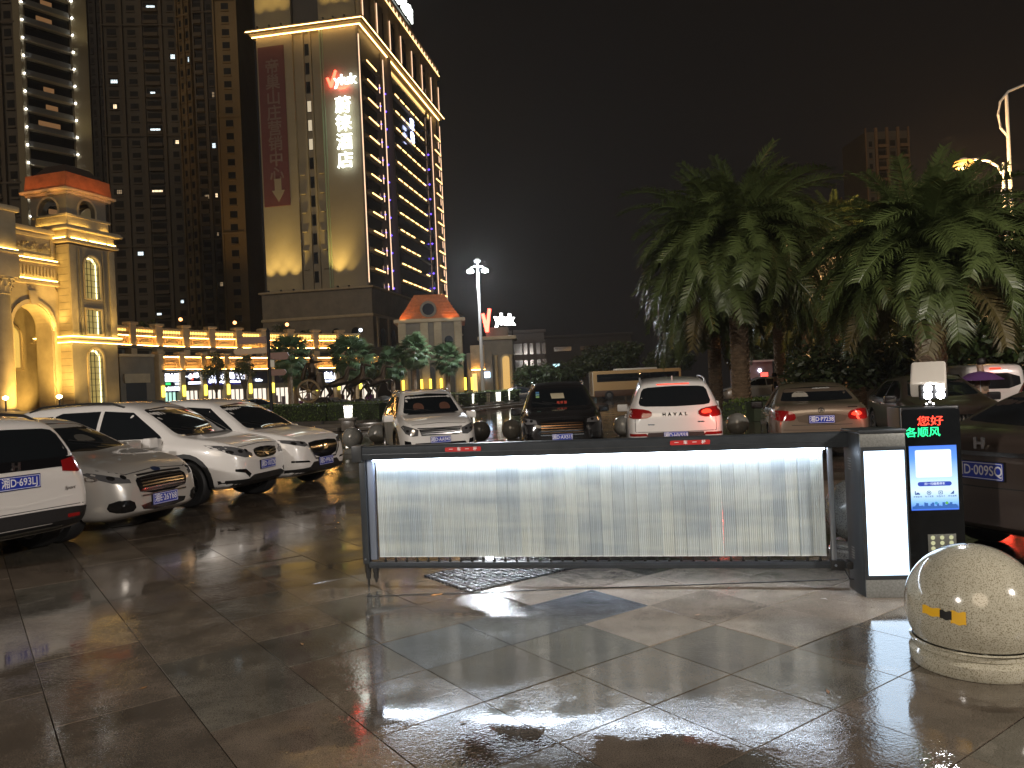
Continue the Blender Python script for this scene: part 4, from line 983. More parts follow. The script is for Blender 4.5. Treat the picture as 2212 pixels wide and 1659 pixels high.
# ================================================================= BUILDINGS
stone = mat("cream_stone", (.36, .29, .18), .7, noise=(.9, .22), bump=(14, .15, .02))
stone_d = mat("grey_beige_stone", (.20, .17, .125), .75, noise=(.6, .25), bump=(10, .15, .02))
stone_t = mat("cornice_stone", (.42, .33, .20), .6, noise=(1.5, .15))
dark = mat("dark_opening", (.012, .011, .010), .5)
wglass = mat("night_window_glass", (.012, .014, .018), .1, spec=.8)
strip_y = glow("cove_light_yellow", (1.0, .66, .16), 24.0)
strip_o = glow("cove_light_orange", (1.0, .50, .12), 55.0)
SPK = 1.0
def spot(parent, loc, aim, e, col=(1, .72, .25), ang=70, soft=.15, blend=.8):
    d_ = bpy.data.lights.new('uplight', 'SPOT'); d_.energy = e*SPK*.9; d_.color = col; d_.spot_size = R(ang); d_.spot_blend = blend; d_.shadow_soft_size = soft
    o_ = bpy.data.objects.new('uplight', d_); COL.objects.link(o_); o_.parent = parent; o_.location = loc
    o_.rotation_euler = (Vector(aim)-Vector(loc)).to_track_quat('-Z', 'Y').to_euler(); return o_
def boxo(name, m_, parent, *a, **k):
    return MB().box(*a).build(name, m_, parent, **k)

# ---------------- stone gatehouse with arch
SPK = 1.45
G0 = gx(162, 60); ga = R(73)
gt = thing('gatehouse', 'floodlit stone gate tower with orange roof band and tall grilled arch windows', 'building', G0, ga)
WX, WY = 4.5, 3.6
# right face wall with openings: built of pieces
def face_open(z0, z1, a, b, lo, hi, arch):
    outer = []; inn = archp(a, b, lo, hi, 12) if arch else [(a, lo), (b, lo), (b, hi), (a, hi)]
    if arch:
        n_ = len(inn); out_ = [(0, z0), (WX, z0)]
        for k in range(13):
            t_ = k/12.0
            if t_ < .25: out_.append((WX, lo + (z1-lo)*(.6+.4*t_/.25)))
            elif t_ <= .75: out_.append((WX - WX*(t_-.25)/.5, z1))
            else: out_.append((0, z1 - (z1-lo)*.4*(t_-.75)/.25))
        outer = out_
    else: outer = [(0, z0), (WX, z0), (WX, z1), (0, z1)]
    m_ = MB(); m_.ringwall(outer, inn, 0, .45, 'y'); return m_
wa, wb = 1.45, 2.95
for (z0, z1, lo, hi, ar) in ((0, 6.6, 1.2, 6.05, True), (6.6, 9.7, 7.25, 9.2, False), (9.7, 14.2, 10.1, 13.5, True)):
    face_open(z0, z1, wa, wb, lo, hi, ar).build('wall', stone_d, gt)
    # frame, grille and glowing reveal
    p_ = archp(wa-.14, wb+.14, lo-.1, hi+.14) if ar else [(wa-.14, lo-.1), (wb+.14, lo-.1), (wb+.14, hi+.14), (wa-.14, hi+.14)]
    q_ = archp(wa, wb, lo, hi) if ar else [(wa, lo), (wb, lo), (wb, hi), (wa, hi)]
    fo = MB().ringwall(p_, q_, -.10, .002).build('window', stone_t, gt)
    MB().prism(q_, .34, .36, 'y').build('pane', glow("lit_curtain", (.75, .55, .16), .42), fo)
    q2 = archp(wa+.05, wb-.05, lo+.05, hi-.05) if ar else [(wa+.05, lo+.05), (wb-.05, lo+.05), (wb-.05, hi-.05), (wa+.05, hi-.05)]
    m_ = MB(); m_.box(wb-.22, wb-.06, .26, .32, lo+.05, hi-(.75 if ar else .05)); m_.build('window_light', glow("reveal_light", (1, .88, .40), 3.0), fo)
    if ar:
        r_ = (wb-wa)/2; cx = (wa+wb)/2
        o1 = [(cx+(r_-.05)*math.cos(R(t)), hi-r_+(r_-.05)*math.sin(R(t))) for t in range(0, 125, 12)]; i1 = [(cx+(r_-.2)*math.cos(R(t)), hi-r_+(r_-.2)*math.sin(R(t))) for t in range(0, 125, 12)]
        MB().prism(o1 + i1[::-1], .26, .32, 'y').build('window_light', MATS["reveal_light"], fo)
    m_ = MB(); nv = 4
    for k in range(nv+1):
        x = wa + (wb-wa)*k/nv; top = hi - ((wb-wa)/2 - math.sqrt(max(0, ((wb-wa)/2)**2 - (x-(wa+wb)/2)**2)) if ar else 0)
        m_.box(x-.02, x+.02, .1, .14, lo, top)
    z = lo+.5
    while z < hi-(.4 if ar else .1): m_.box(wa, wb, .1, .14, z-.018, z+.018); z += .48
    m_.build('window_grille', dark, fo)
boxo('wall', stone, gt, -.004, .45, .004, WY, 0, 14.2)
boxo('wall', stone_d, gt, .45, WX, WY-.45, WY, 0, 14.2); boxo('wall', stone_d, gt, WX-.4, WX-.002, .45, WY-.45, 0, 14.2)
boxo('interior_floor', stone_d, gt, .45, WX-.4, .46, WY-.45, 14.0, 14.2)
for x in (.0, WX-.62): boxo('corner_pilaster', stone, gt, x+.0, x+.62, -.12, -.001, 7.1, 14.2, bevel=.02)
for x in (.95, 3.25): boxo('window_pilaster', stone_d, gt, x, x+.22, -.10, -.001, 7.1, 14.0, bevel=.02)
for k in range(26): 
    z = .55*k+.3
    if not (6.4 < z < 7.2): boxo('stone_course_joint', mat("joint_shadow", (.10, .085, .06), .8), gt, -.012, -.0045, .1, WY-.05, z, z+.025)
# lit string course
for z, d_ in ((6.62, .30), (14.35, .32), (15.35, .55)):
    boxo('cornice', stone_t, gt, -d_, WX+d_, -d_, WY+d_, z, z+.20, bevel=.05); boxo('cornice_fascia', stone_t, gt, -d_+.12, WX+d_-.12, -d_+.12, WY+d_-.12, z+.20, z+.34, bevel=.02)
boxo('frieze', stone_t, gt, -.05, WX+.05, -.05, WY, 14.69, 15.35)
for a, b in ((.2, 1.7), (1.95, 3.6), (3.8, 4.6)): boxo('cove_light', strip_y, gt, a, b, -.20, -.12, 14.70, 14.74)
boxo('cove_light', strip_y, gt, -.20, -.12, .1, WY, 14.70, 14.74)
boxo('cove_light', strip_y, gt, -.28, WX+.28, -.28, -.20, 6.97, 7.0); boxo('cove_light', strip_y, gt, -.28, -.20, -.2, WY, 6.97, 7.0)
boxo('cove_light', strip_y, gt, -.30, WX+.3, -.31, -.27, 6.50, 6.53)
boxo('cove_light', strip_y, gt, -.31, -.27, -.2, 1.2, 6.50, 6.53)
# roof terrace parapet
boxo('parapet', stone_t, gt, .2, WX-.2, .2, .4, 15.7, 16.5); boxo('parapet', stone_t, gt, .2, .4, .4, WY-.2, 15.7, 16.5)
boxo('parapet_rail', stone_t, gt, .05, WX-.05, .05, .5, 16.5, 16.68, bevel=.03); boxo('parapet_rail', stone_t, gt, .05, .5, .5, WY, 16.5, 16.68, bevel=.03)
boxo('cove_light', strip_y, gt, .4, 2.2, .02, .1, 15.72, 15.76); boxo('cove_light', strip_y, gt, 3.5, 4.2, .02, .1, 15.72, 15.76); boxo('cove_light', strip_y, gt, .02, .1, .4, WY-.4, 15.72, 15.76)
# belvedere with four arched openings
BZ0, BZ1 = 15.69, 18.5; bx0, bx1, by0, by1 = .45, WX-.15, .45, WY+.5
def arcwall(w_, z0, z1, a, b, lo, hi, x0=0):
    inn = archp(a, b, lo, hi, 12); out_ = [(x0, z0), (x0+w_, z0)]
    for k in range(13):
        t_ = k/12.0
        if t_ < .25: out_.append((x0+w_, lo + (z1-lo)*(.6+.4*t_/.25)))
        elif t_ <= .75: out_.append((x0+w_ - w_*(t_-.25)/.5, z1))
        else: out_.append((x0, z1 - (z1-lo)*.4*(t_-.75)/.25))
    return out_, inn
o_, i_ = arcwall(bx1-bx0, BZ0, BZ1, 1.6, 3.2, 16.2, 18.1, bx0); MB().ringwall(o_, i_, by0, by0+.4, 'y').build('belvedere_wall', stone_d, gt); MB().ringwall(o_, i_, by1-.4, by1, 'y').build('belvedere_wall', stone_d, gt)
o_, i_ = arcwall(by1-by0-.8, BZ0, BZ1, 1.3, 3.3, 16.2, 18.1, by0+.4); MB().ringwall(o_, i_, bx0, bx0+.4, 'x').build('belvedere_wall', stone_d, gt); MB().ringwall(o_, i_, bx1-.4, bx1, 'x').build('belvedere_wall', stone_d, gt)
for a, b in ((1.45, 3.35),): MB().ringwall(archp(a, b, 16.2, 18.25), archp(a+.15, b-.15, 16.2, 18.1), by0-.06, by0-.001).build('arch_moulding', stone_t, gt)
MB().ringwall(archp(1.15, 3.45, 16.2, 18.25), archp(1.3, 3.3, 16.2, 18.1), bx0-.06, bx0-.001, 'x').build('arch_moulding', stone_t, gt)
boxo('cornice', stone_t, gt, bx0-.55, bx1+.6, by0-.6, by1+.5, 18.5, 18.72, bevel=.06); boxo('cornice_fascia', stone_t, gt, bx0-.25, bx1+.3, by0-.3, by1+.2, 18.3, 18.5, bevel=.03)
orange = mat("orange_roof_tile", (.42, .13, .045), .6, noise=(1.2, .35))
m_ = MB(); a0, a1, c0, c1 = bx0-.3, bx1+.35, by0-.35, by1+.25
m_.add([(a0,c0,18.72),(a1,c0,18.72),(a1,c1,18.72),(a0,c1,18.72),(a0+.1,c0+.1,20.0),(a1-.1,c0+.1,20.0),(a1-.1,c1-.1,20.0),(a0+.1,c1-.1,20.0)], [(0,1,5,4),(1,2,6,5),(2,3,7,6),(3,0,4,7),(4,5,6,7)])
m_.build('roof_band', orange, gt)
m_ = MB(); m_.add([(a0+.4,c0+.4,20.0),(a1-.4,c0+.4,20.0),(a1-.4,c1-.4,20.0),(a0+.4,c1-.4,20.0),(a0+1.1,c0+1.1,20.9),(a1-1.1,c0+1.1,20.9),(a1-1.1,c1-1.1,20.9),(a0+1.1,c1-1.1,20.9)], [(0,1,5,4),(1,2,6,5),(2,3,7,6),(3,0,4,7),(4,5,6,7)])
m_.build('hip_roof', mat("dark_roof_tile", (.05, .035, .03), .6), gt)
for x in (.9, 2.2, 3.7): spot(gt, (x, -1.1, 18.0), (x, .3, 19.6), 42, (1, .40, .12), 110)
for y in (1.0, 2.8, 4.4): spot(gt, (-.9, y, 18.0), (.3, y, 19.6), 42, (1, .40, .12), 110)
for p_, a_, e_ in (((-2.6, -2.2, .4), (.1, 1.2, 9), 4200), ((.9, -1.0, 7.2), (1.0, 0, 12), 130), ((3.9, -1.0, 7.2), (3.9, 0, 12), 130), ((-.9, .8, 7.2), (0, .8, 12), 420), ((3.6, -1.6, .4), (3.9, 0, 6), 260), ((.8, -1.6, .4), (.8, 0, 6), 260), ((-.6, -.6, 15.8), (.6, .6, 17.8), 90)):
    spot(gt, p_, a_, e_, (1, .64, .17), 80)

# wing with the great arch and the column, coming towards the viewer
wy = 1.15; WL = -11
boxed = [(x, z) for x, z in ((0, 0),)]
inn = archp(-4.0, -.75, 0.0, 9.4, 16); n_ = len(inn)
out_ = [(WL, 0), (-.004, 0)]
for k in range(17):
    t_ = k/16.0
    if t_ < .3: out_.append((-.004, 7.5+3.4*t_/.3))
    elif t_ < .7: out_.append((-.004 + WL*(t_-.3)/.4, 10.9))
    else: out_.append((WL, 10.9 - 3.4*(t_-.7)/.3))
MB().ringwall(out_, inn, wy, wy+1.6, 'y').build('arch_wall', stone, gt)
MB().ringwall(archp(-4.35, -.4, 0, 9.75, 16), archp(-4.1, -.65, 0, 9.5, 16), wy-.12, wy-.001).build('arch_moulding', stone_t, gt)
MB().prism([(-2.62,9.3),(-2.13,9.3),(-1.95,10.4),(-2.8,10.4)], wy-.25, wy-.13, 'y').build('keystone', stone_t, gt, bevel=.04)
boxo('gate_passage', stone_d, gt, -8, -4.6, wy+1.6, wy+7, 0, 10.9)
boxo('gate_backdrop', stone_d, gt, -4.6, .0, wy+10.5, wy+11, 0, 10.9)
boxo('passage_side', stone, gt, .0, .4, 3.61, 12, 0, 10.9); MB().ringwall(archp(5.0,7.4,4.6,8.4), archp(5.2,7.2,4.8,8.2), -.12, -.001, 'x').build('inner_arch', stone_t, gt)
MB().prism(archp(5.2,7.2,4.8,8.2), -.06, -.002, 'x').build('inner_window', glow("passage_window", (1, .6, .12), .8), gt)
boxo('passage_ceiling', stone_d, gt, -8, 0, wy+1.6, wy+7, 10.9, 11.2)
boxo('architrave', stone_t, gt, WL, -.004, wy-.25, wy+1.7, 10.9, 11.25, bevel=.05)
boxo('frieze_band', stone, gt, WL, -.004, wy, wy+1.5, 11.25, 12.55)
boxo('cornice', stone_t, gt, WL, -.004, wy-.35, wy+1.7, 12.55, 12.8, bevel=.05)
boxo('attic_wall', stone, gt, WL, -.004, wy+.1, wy+1.5, 12.8, 14.9)
boxo('cornice', stone_t, gt, WL, -.35, wy-.30, wy+1.7, 14.9, 15.25, bevel=.08)
boxo('cove_light', strip_y, gt, -4.3, -.2, wy-.22, wy-.14, 11.27, 11.31); boxo('cove_light', strip_y, gt, -4.3, -.2, wy-.30, wy-.22, 12.82, 12.86)
for k in range(14):
    boxo('frieze_block', stone_t, gt, -4.2+.29*k, -4.05+.29*k, wy-.10, wy-.001, 11.55, 12.3, bevel=.02)
MB().ringwall([(-4.5,13.0),(-.3,13.0),(-.3,14.75),(-4.5,14.75)], [(-4.3,13.2),(-.5,13.2),(-.5,14.55),(-4.3,14.55)], wy-.02, wy+.099).build('panel_frame', stone_t, gt)
rr = random.Random(2); m_ = MB()
for k in range(26):
    x = -3.9+k*.125; z = 13.85+.22*math.sin(k*.9)+rr.uniform(-.1, .1); m_.lathe([(0, .13), (.10, .10), (.13, 0)], 8, (x, wy+.06, z), axis='y')
    m_.tube([(x, wy+.03, z), (x+.1, wy-.02, z+.15*math.sin(k*2)), (x+.22, wy+.04, z+.05)], .035, 5)
m_.build('carved_relief', stone_t, gt, smooth=True)
def column(x, y, r_, z0, z1, par):
    c = MB().lathe([(0,z0),(r_*1.5,z0),(r_*1.5,z0+.25),(r_*1.25,z0+.35),(r_*1.35,z0+.5),(r_*1.05,z0+.65),(r_,z0+.8),(r_*.97,(z0+z1)/2),(r_*.86,z1-1.2),(r_*.95,z1-1.15),(r_*.9,z1-1.0),(r_*1.05,z1-.6),(r_*1.3,z1-.15),(r_*1.45,z1-.1),(r_*1.45,z1),(0,z1)], 28, (x, y, 0)).build('column', stone, par, smooth=True)
    m2 = MB()
    for tier, (zz, rr_) in enumerate(((z1-.95, 1.0), (z1-.6, 1.15))):
        for k in range(10):
            a = 2*math.pi*(k+.5*tier)/10; q = Vector((math.cos(a), math.sin(a), 0)); c0_ = Vector((x, y, zz))
            m2.tube([c0_+q*r_*.9, c0_+q*r_*rr_+Vector((0,0,.25)), c0_+q*r_*(rr_+.25)+Vector((0,0,.36)), c0_+q*r_*(rr_+.28)+Vector((0,0,.24))], [.09,.08,.05,.03], 5)
    m2.build('acanthus_leaves', stone_t, c, smooth=True); return c
column(-5.6, wy-.9, .62, .9, 10.9, gt); boxo('pedestal', stone, gt, -6.6, -4.6, wy-1.9, wy-.1, 0, .9, bevel=.05)
boxo('entablature', stone_t, gt, -6.7, -4.8, wy-1.8, wy-.36, 10.9, 12.6, bevel=.06); boxo('entablature_cap', stone_t, gt, -6.9, -4.6, wy-2.0, wy-.36, 12.6, 12.85, bevel=.06)
boxo('attic_pedestal', stone, gt, -6.6, -4.9, wy-1.7, wy+.099, 12.85, 15.6, bevel=.05); boxo('attic_cap', stone_t, gt, -6.9, -4.7, wy-1.9, wy+.1, 15.6, 16.0, bevel=.08)
boxo('upper_block', stone, gt, -8.5, -5.2, wy+.2, wy+3, 15.25, 18.6, bevel=.04); boxo('cornice', stone_t, gt, -9, -4.8, wy-.1, wy+3, 18.6, 19.0, bevel=.08)
boxo('cove_light', strip_y, gt, -6.6, -4.9, wy-1.85, wy-1.78, 12.87, 12.9)
# small figure carving on the attic
m_ = MB().lathe([(0,0),(.35,0),(.3,.5),(.38,.9),(.25,1.3),(.33,1.6),(.22,1.9),(.12,2.0),(.17,2.15),(.14,2.35),(0,2.42)], 12, (-4.4, wy-.35, 12.85)); m_.build('stone_figure', stone_t, gt, smooth=True)
for p_, a_, e_ in (((-4.4, wy-3.4, .5), (-5.0, wy-.8, 7), 2600), ((-6.2, wy-3.0, .5), (-5.2, wy-.5, 8), 1200), ((-2.4, wy-2.6, .4), (-2.4, wy+1.0, 6), 1500), ((-2.6, wy+3.4, .5), (0, wy+5, 4.5), 900), ((-1, wy-1.6, 8.9), (-1, wy, 12), 200)):
    spot(gt, p_, a_, e_, (1, .62, .16), 90)
# pots and planters at the gate foot
for k, (px, lab) in enumerate(((42, 'carved square stone planter glowing beside the gate column'), )):
    p = gx(px, 50); t = thing('stone_planter', lab, 'planter', p, R(30))
    boxo('planter_body', stone, t, -.7, .7, -.7, .7, 0, 1.25, bevel=.05); boxo('planter_rim', stone_t, t, -.8, .8, -.8, .8, 1.25, 1.4, bevel=.04)
    MB().ringwall([(-.5,.2),(.5,.2),(.5,1.1),(-.5,1.1)], [(-.4,.3),(.4,.3),(.4,1.0),(-.4,1.0)], -.74, -.70).build('planter_panel', stone_t, t)
    spot(t, (-.2, -1.6, .3), (0, -.7, .8), 40, (1, .7, .22), 100)
for k, (px, py, lab) in enumerate(((12, 860, 'small glaring orange ground lamp at the far left'), (128, 857, 'small glaring orange ground lamp inside the gate arch'))):
    v = at(px, py, 50); t = thing('ground_lamp', lab, 'lamp', (v.x, v.y, 0), 0, 'orange ground lamps at the gate foot')
    MB().lathe([(0,0),(.06,0),(.05,v.z-.15),(0,v.z-.15)], 8).build('lamp_stem', dark, t)
    MB().lathe([(0,v.z-.15),(.16,v.z-.05),(.18,v.z+.05),(0,v.z+.16)], 12).build('lamp_bulb', glow("bulb_orange", (1, .55, .2), 30), t, smooth=True)

# ---------------- hotel tower
SPK = 1.65
HP = gx(779+ 29, 130); hr = math.atan2(-3.3, 18.2)
HOT = thing('hotel_tower', 'tall hotel with glowing white vertical sign and rows of golden light strips', 'building', HP, hr)
hw = mat("hotel_wall", (.29, .25, .175), .7, noise=(.12, .15), bump=(3, .05, .05)); hd = mat("hotel_dark_wall", (.045, .04, .038), .5)
hs_ = mat("hotel_side_stone", (.17, .15, .12), .7)
HZ0, HC, HT, HL, HWd = 19.0, 63.6, 75.0, 49.0, 18.6
boxo('podium', stone_d, HOT, -19.4, .6, -.6, 62, 0, HZ0, bevel=.1); boxo('podium_cornice', stone_t, HOT, -19.8, 1.0, -1.0, 62, HZ0, HZ0+.35, bevel=.1)
boxo('podium_band', stone_t, HOT, -19.6, .8, -.8, 62, 14.2, 14.7, bevel=.1)
# front: two pale towers flanking a recessed strip
boxo('front_wall', hw, HOT, -HWd, -HWd+6.6, 0, 14, HZ0+.35, HC); boxo('front_wall', hw, HOT, -7.0, -.35, 0, 14, HZ0+.35, HC)
boxo('recess_wall', hw, HOT, -HWd+6.6, -7.0, .55, 14, HZ0+.35, HC)
for x in (-10.4, -9.05): boxo('recess_pier', hw, HOT, x, x+.35, .2, .549, HZ0+.35, HC)
lw = glow("room_lit", (1, .82, .55), .55); 
for k in range(13):
    z = 20.6+k*3.26
    f_ = MB().ringwall([(-9.95+.0, z), (-9.12, z), (-9.12, z+2.0), (-9.95, z+2.0)], [(-9.88, z+.07), (-9.19, z+.07), (-9.19, z+1.93), (-9.88, z+1.93)], .45, .549).build('window', hd, HOT)
    MB().box(-9.88, -9.19, .50, .545, z+.07, z+1.93).build('pane', lw if k in (7, 8, 9) else wglass, f_)
    if k < 6:
        for x in (-11.8, -8.2): boxo('ledge', hw, HOT, x, x+.9, .25, .549, z+2.3, z+2.42)
boxo('edge_fin', mat("pale_green_fin", (.30, .38, .24), .5), HOT, -6.95, -6.75, -.25, -.001, HZ0+.35, HC); boxo('edge_fin', MATS["pale_green_fin"], HOT, -6.5, -6.38, -.15, -.001, HZ0+.35, HC)
# banner
bn = thing('red_banner', 'long faded red banner hanging down the hotel front with an arrow at its foot', 'banner', HP, hr)
bnm = mat("banner_red", (.13, .035, .038), .7, noise=(.3, .1)); MB().box(-18.3, -13.5, -.16, -.06, 34.2, 61.8).build('cloth', bnm, bn)
bw_ = mat("banner_pale_print", (.19, .13, .115), .7)
for i, ch in enumerate('帝巢山庄营销中心'): text('lettering', ch, 2.75, bw_, bn, fr((-15.75, -.165, 58.1-2.66*i), (1, 0, 0), (0, 0, 1)), .03, .04)
MB().prism([(-16.25,38.9),(-16.25,36.9),(-16.8,36.9),(-15.6,34.9),(-14.4,36.9),(-15.0,36.9),(-15.0,38.9)], -.20, -.165, 'y').build('arrow', mat("banner_arrow", (.28, .24, .18), .7), bn)
# cornice and crown
boxo('main_cornice', stone_t, HOT, -HWd-.8, .9, -.9, HL+1, HC, HC+.5, bevel=.15); boxo('main_cornice', stone_t, HOT, -HWd-1.2, 1.3, -1.3, HL+1.4, HC+.5, HC+1.0, bevel=.2)
boxo('cove_light', glow("cove_gold", (1, .60, .2), 11), HOT, -HWd-.5, .6, -.55, -.4, HC-.16, HC-.06); boxo('cove_light', MATS["cove_gold"], HOT, .4, .55, -.5, HL, HC-.16, HC-.06)
boxo('crown_light', MATS["cove_gold"], HOT, -HWd-1.25, 1.2, -1.40, -1.31, HC+.55, HC+.62); boxo('crown_light', MATS["cove_gold"], HOT, 1.31, 1.40, -1.3, HL+1.4, HC+.55, HC+.62)
boxo('upper_wall', hw, HOT, -HWd, -12, 0, 14, HC+1, 80); boxo('upper_wall', hw, HOT, -7.0, -.35, 0, 14, HC+1, 80); boxo('upper_recess', hd, HOT, -12, -7, .8, 14, HC+1, 80)
for x, y, z, e_ in [(-17.6,-1.3,HC+1.3,1500), (-15.4,-1.3,HC+1.3,1500), (-13.2,-1.3,HC+1.3,1500), (-5.6,-1.3,HC+1.3,1500), (-3.8,-1.3,HC+1.3,1500), (-1.8,-1.3,HC+1.3,1500),
                    (-17.8,-1.1,HZ0+.6,3600), (-15.5,-1.1,HZ0+.6,3600), (-13.2,-1.1,HZ0+.6,3600), (-5.2,-1.1,HZ0+.6,5200), (-3.2,-1.1,HZ0+.6,1500)]:
    spot(HOT, (x, y-.7, z), (x, -.1, z+14), e_, (1, .68, .20), 62, .1, 1)
    MB().lathe([(0,0),(.16,0),(.2,.25),(0,.25)], 10, (x, y, z-.25)).build('floodlight', dark, HOT)
    MB().lathe([(0,.27),(.19,.25),(0,.24)], 10, (x, y, z-.25)).build('floodlight_lens', glow("flood_lens", (1, .75, .3), 12, False), HOT)
spot(HOT, (-2.4, -3.0, 47), (-3.0, 0, 47), 120, (.85, 1, .8), 150, 2, 1)
# right side body
boxo('side_wall', hd, HOT, -8, -.36, .02, HL, HZ0+.35, 80) if False else None
boxo('side_glazing', wglass, HOT, -6, -.30, 14, HL-5.5, HZ0+.35, HC); boxo('side_wall', hs_, HOT, -6, -.32, HL-5.6, HL, HZ0+.35, HC)
boxo('side_wall', hd, HOT, -.34, -.05, .0, 12.5, HZ0+.35, HC)
boxo('core_wall', hd, HOT, -HWd+1, -6, 14, HL, HZ0+.35, 78)
MB().lathe([(1.15, HZ0+.35), (1.15, HC)], 20, (-.3, 14.2, 0)).build('round_corner_shaft', mat("mauve_render", (.17, .14, .155), .6), HOT, smooth=True)
gline = glow("facade_gold_line", (1, .60, .20), 4, False); gline2 = glow("facade_peach_line", (1, .62, .38), 1.6, False); bdot = glow("facade_blue_dot", (.14, .07, 1), 3, False)
sym = MB().box(-.05, .05, -.5, .5, -.09, .09).mesh('light_bar', gline)
def lbar(parent, x, y0, y1, z, m_=gline, h_=.13, nm='light_bar'): return MB().box(x, x+.10, y0, y1, z, z+h_).build(nm, m_, parent)
rr = random.Random(8)
for k in range(13):
    z = 58.3-3.26*k
    s_ = boxo('floor_slab', hs_, HOT, -.3, .5, 1.5, 8.5, z-.35, z-.1)
    lbar(HOT, .5, 2.2, 7.0, z, gline, .20)
    if k > 0: lbar(HOT, .35, 8.6, 8.75, z, gline2, 1.6)
    boxo('balcony_window', wglass, HOT, -.06, .0, 1.2, 7.8, z-2.7, z-.5) 
    for y in (8.9, 11.8): MB().lathe([(0,-.2),(.2,0),(0,.2)], 8, (.35, y, z-2.2)).build('blue_light', bdot, HOT)
    boxo('floor_slab', hs_, HOT, -.3, .10, 16.5, 39, z-.35, z-.1)
    if k == 0: segs = [(18, 37)]
    for j in range(6):
        y0 = 18.2+j*3.25
        if k == 12 and j > 0: continue
        if k >= 8 and j >= 3 and rr.random() < .4: continue
        lbar(HOT, .10, y0, y0+2.3, z, gline, .22)
    MB().lathe([(0,-.25),(.25,0),(0,.25)], 8, (.2, 39.6, z-2.2)).build('blue_light', bdot, HOT) if k else None
    boxo('floor_slab', hs_, HOT, -.3, .6, 42.5, 48.9, z-.35, z-.1); lbar(HOT, .6, 43.8, 48.6, z, gline, .22); lbar(HOT, .5, 47.2, 47.4, z-1.9, gline2, 1.6)
    for j in range(7):
        f_ = boxo('side_window', wglass, HOT, -.30+.004, -.24, 17.2+j*3.25, 19.9+j*3.25, z-2.7, z-.6)
for y, x in ((-.08, -.05), (11.0, .30), (42.3, .30), (48.9, .45)):
    boxo('corner_post', hs_, HOT, x-.35, x, y, y+.5, HZ0+.35, HC-.2); lbar(HOT, x, y+.08, y+.30, HZ0+1, gline2, HC-HZ0-2.5, 'light_line')
# crown storey: columns with lit balcony fronts
for j, y in enumerate((.4, 7.5, 14.5, 21, 28, 35, 42, 48)):
    c = MB().lathe([(.75,HC+1),(.75,HC+1.6),(.55,HC+1.9),(.5,HT-2.8),(.75,HT-2.4),(.75,HT-2.0)], 16, (.2, y, 0)).build('crown_column', stone_t, HOT, smooth=True)
    lbar(HOT, .85, y-.1, y+.1, HC+1.6, gline2, 5.5, 'light_line')
boxo('crown_glazing', wglass, HOT, -6, -.6, 14, HL, HC+1, HT-2); boxo('crown_entablature', stone_t, HOT, -6, 1.0, 0, HL+.8, HT-2, HT-1.3, bevel=.1)
for j in range(24):
    boxo('crown_baluster', stone_t, HOT, .5, .8, .6+j*2.05, 1.5+j*2.05, HT-1.3, HT-.2); lbar(HOT, .82, .7+j*2.05, 1.3+j*2.05, HT-1.2, gline2, .8)
boxo('crown_rail', stone_t, HOT, .3, 1.0, .2, HL+.6, HT-.2, HT+.1); lbar(HOT, 1.0, .5, HL, HT-1.5, gline, .14)
# podium side: pilasters & dark windows
for j in range(10):
    y = 1+j*5.6; boxo('podium_pilaster', stone_t, HOT, .6, .9, y, y+.8, 0, 14.2)
    for z in (3, 8.2): MB().prism(archp(y+1.8, y+4.2, z, z+4.2, 8), .59, .64, 'x').build('podium_window', wglass, HOT)
for x in (-17, -12, -9.4, -6, -2.5): MB().prism(archp(x-.8, x+.8, 8.5, 12.5, 8), -.66, -.601, 'y').build('podium_window', wglass, HOT)
# signs
sgw = glow("sign_white", (.92, 1, .90), 3.6); sgr = glow("sign_red", (1, .06, .03), 8)
sg = thing('hotel_sign', 'glowing white hotel name in vertical characters under a red tick logo', 'sign', HP, hr)
for i, ch in enumerate('蔚徕酒店'): text('sign_character', ch, 2.95, sgw, sg, fr((-2.95, -.6, 49.9-3.1*i), (1, 0, 0), (0, 0, 1)), .3, .02)
text('sign_word', 'yluk', 2.35, sgw, sg, fr((-2.35, -.6, 54.25), (1, 0, 0), (0, 0, 1)), .3, .05)
m_ = MB(); vp = [(-5.6, 54.9), (-5.0, 53.4), (-4.1, 55.9)]
m_.prism([(-5.75,54.9),(-5.35,55.0),(-5.0,54.1),(-4.2,56.1),(-3.85,56.0),(-4.75,53.3),(-5.15,53.3)], -.75, -.5, 'y')
m_.prism([(-4.3,53.2),(-3.4,52.75),(-2.4,52.8),(-1.55,53.5),(-2.4,53.15),(-3.3,53.1)], -.75, -.5, 'y'); m_.build('tick_logo', sgr, sg)
v2 = thing('side_sign', 'small bluish white lit characters high on the hotel side', 'sign', HP, hr)
sgb = glow("sign_blue_white", (.55, .6, 1), 6)
text('sign_character', '蔚', 2.2, sgb, v2, fr((.45, 27.2, 55.3), (0, 1, 0), (0, 0, 1)), .2, .05); text('sign_character', '徕', 2.2, sgb, v2, fr((.45, 27.2, 52.6), (0, 1, 0), (0, 0, 1)), .2, .05)
v3 = thing('roof_sign', 'pale green white lettering standing on the hotel roof edge', 'sign', HP, hr)
for i, ch in enumerate('蔚徕酒店'): text('sign_character', ch, 3.4, sgw, v3, fr((1.4, 14+i*4, HT+2.2), (0, 1, 0), (0, 0, 1)), .3, .1)
boxo('sign_frame', dark, v3, .9, 1.2, 12, 28, HT+.1, HT+.6)

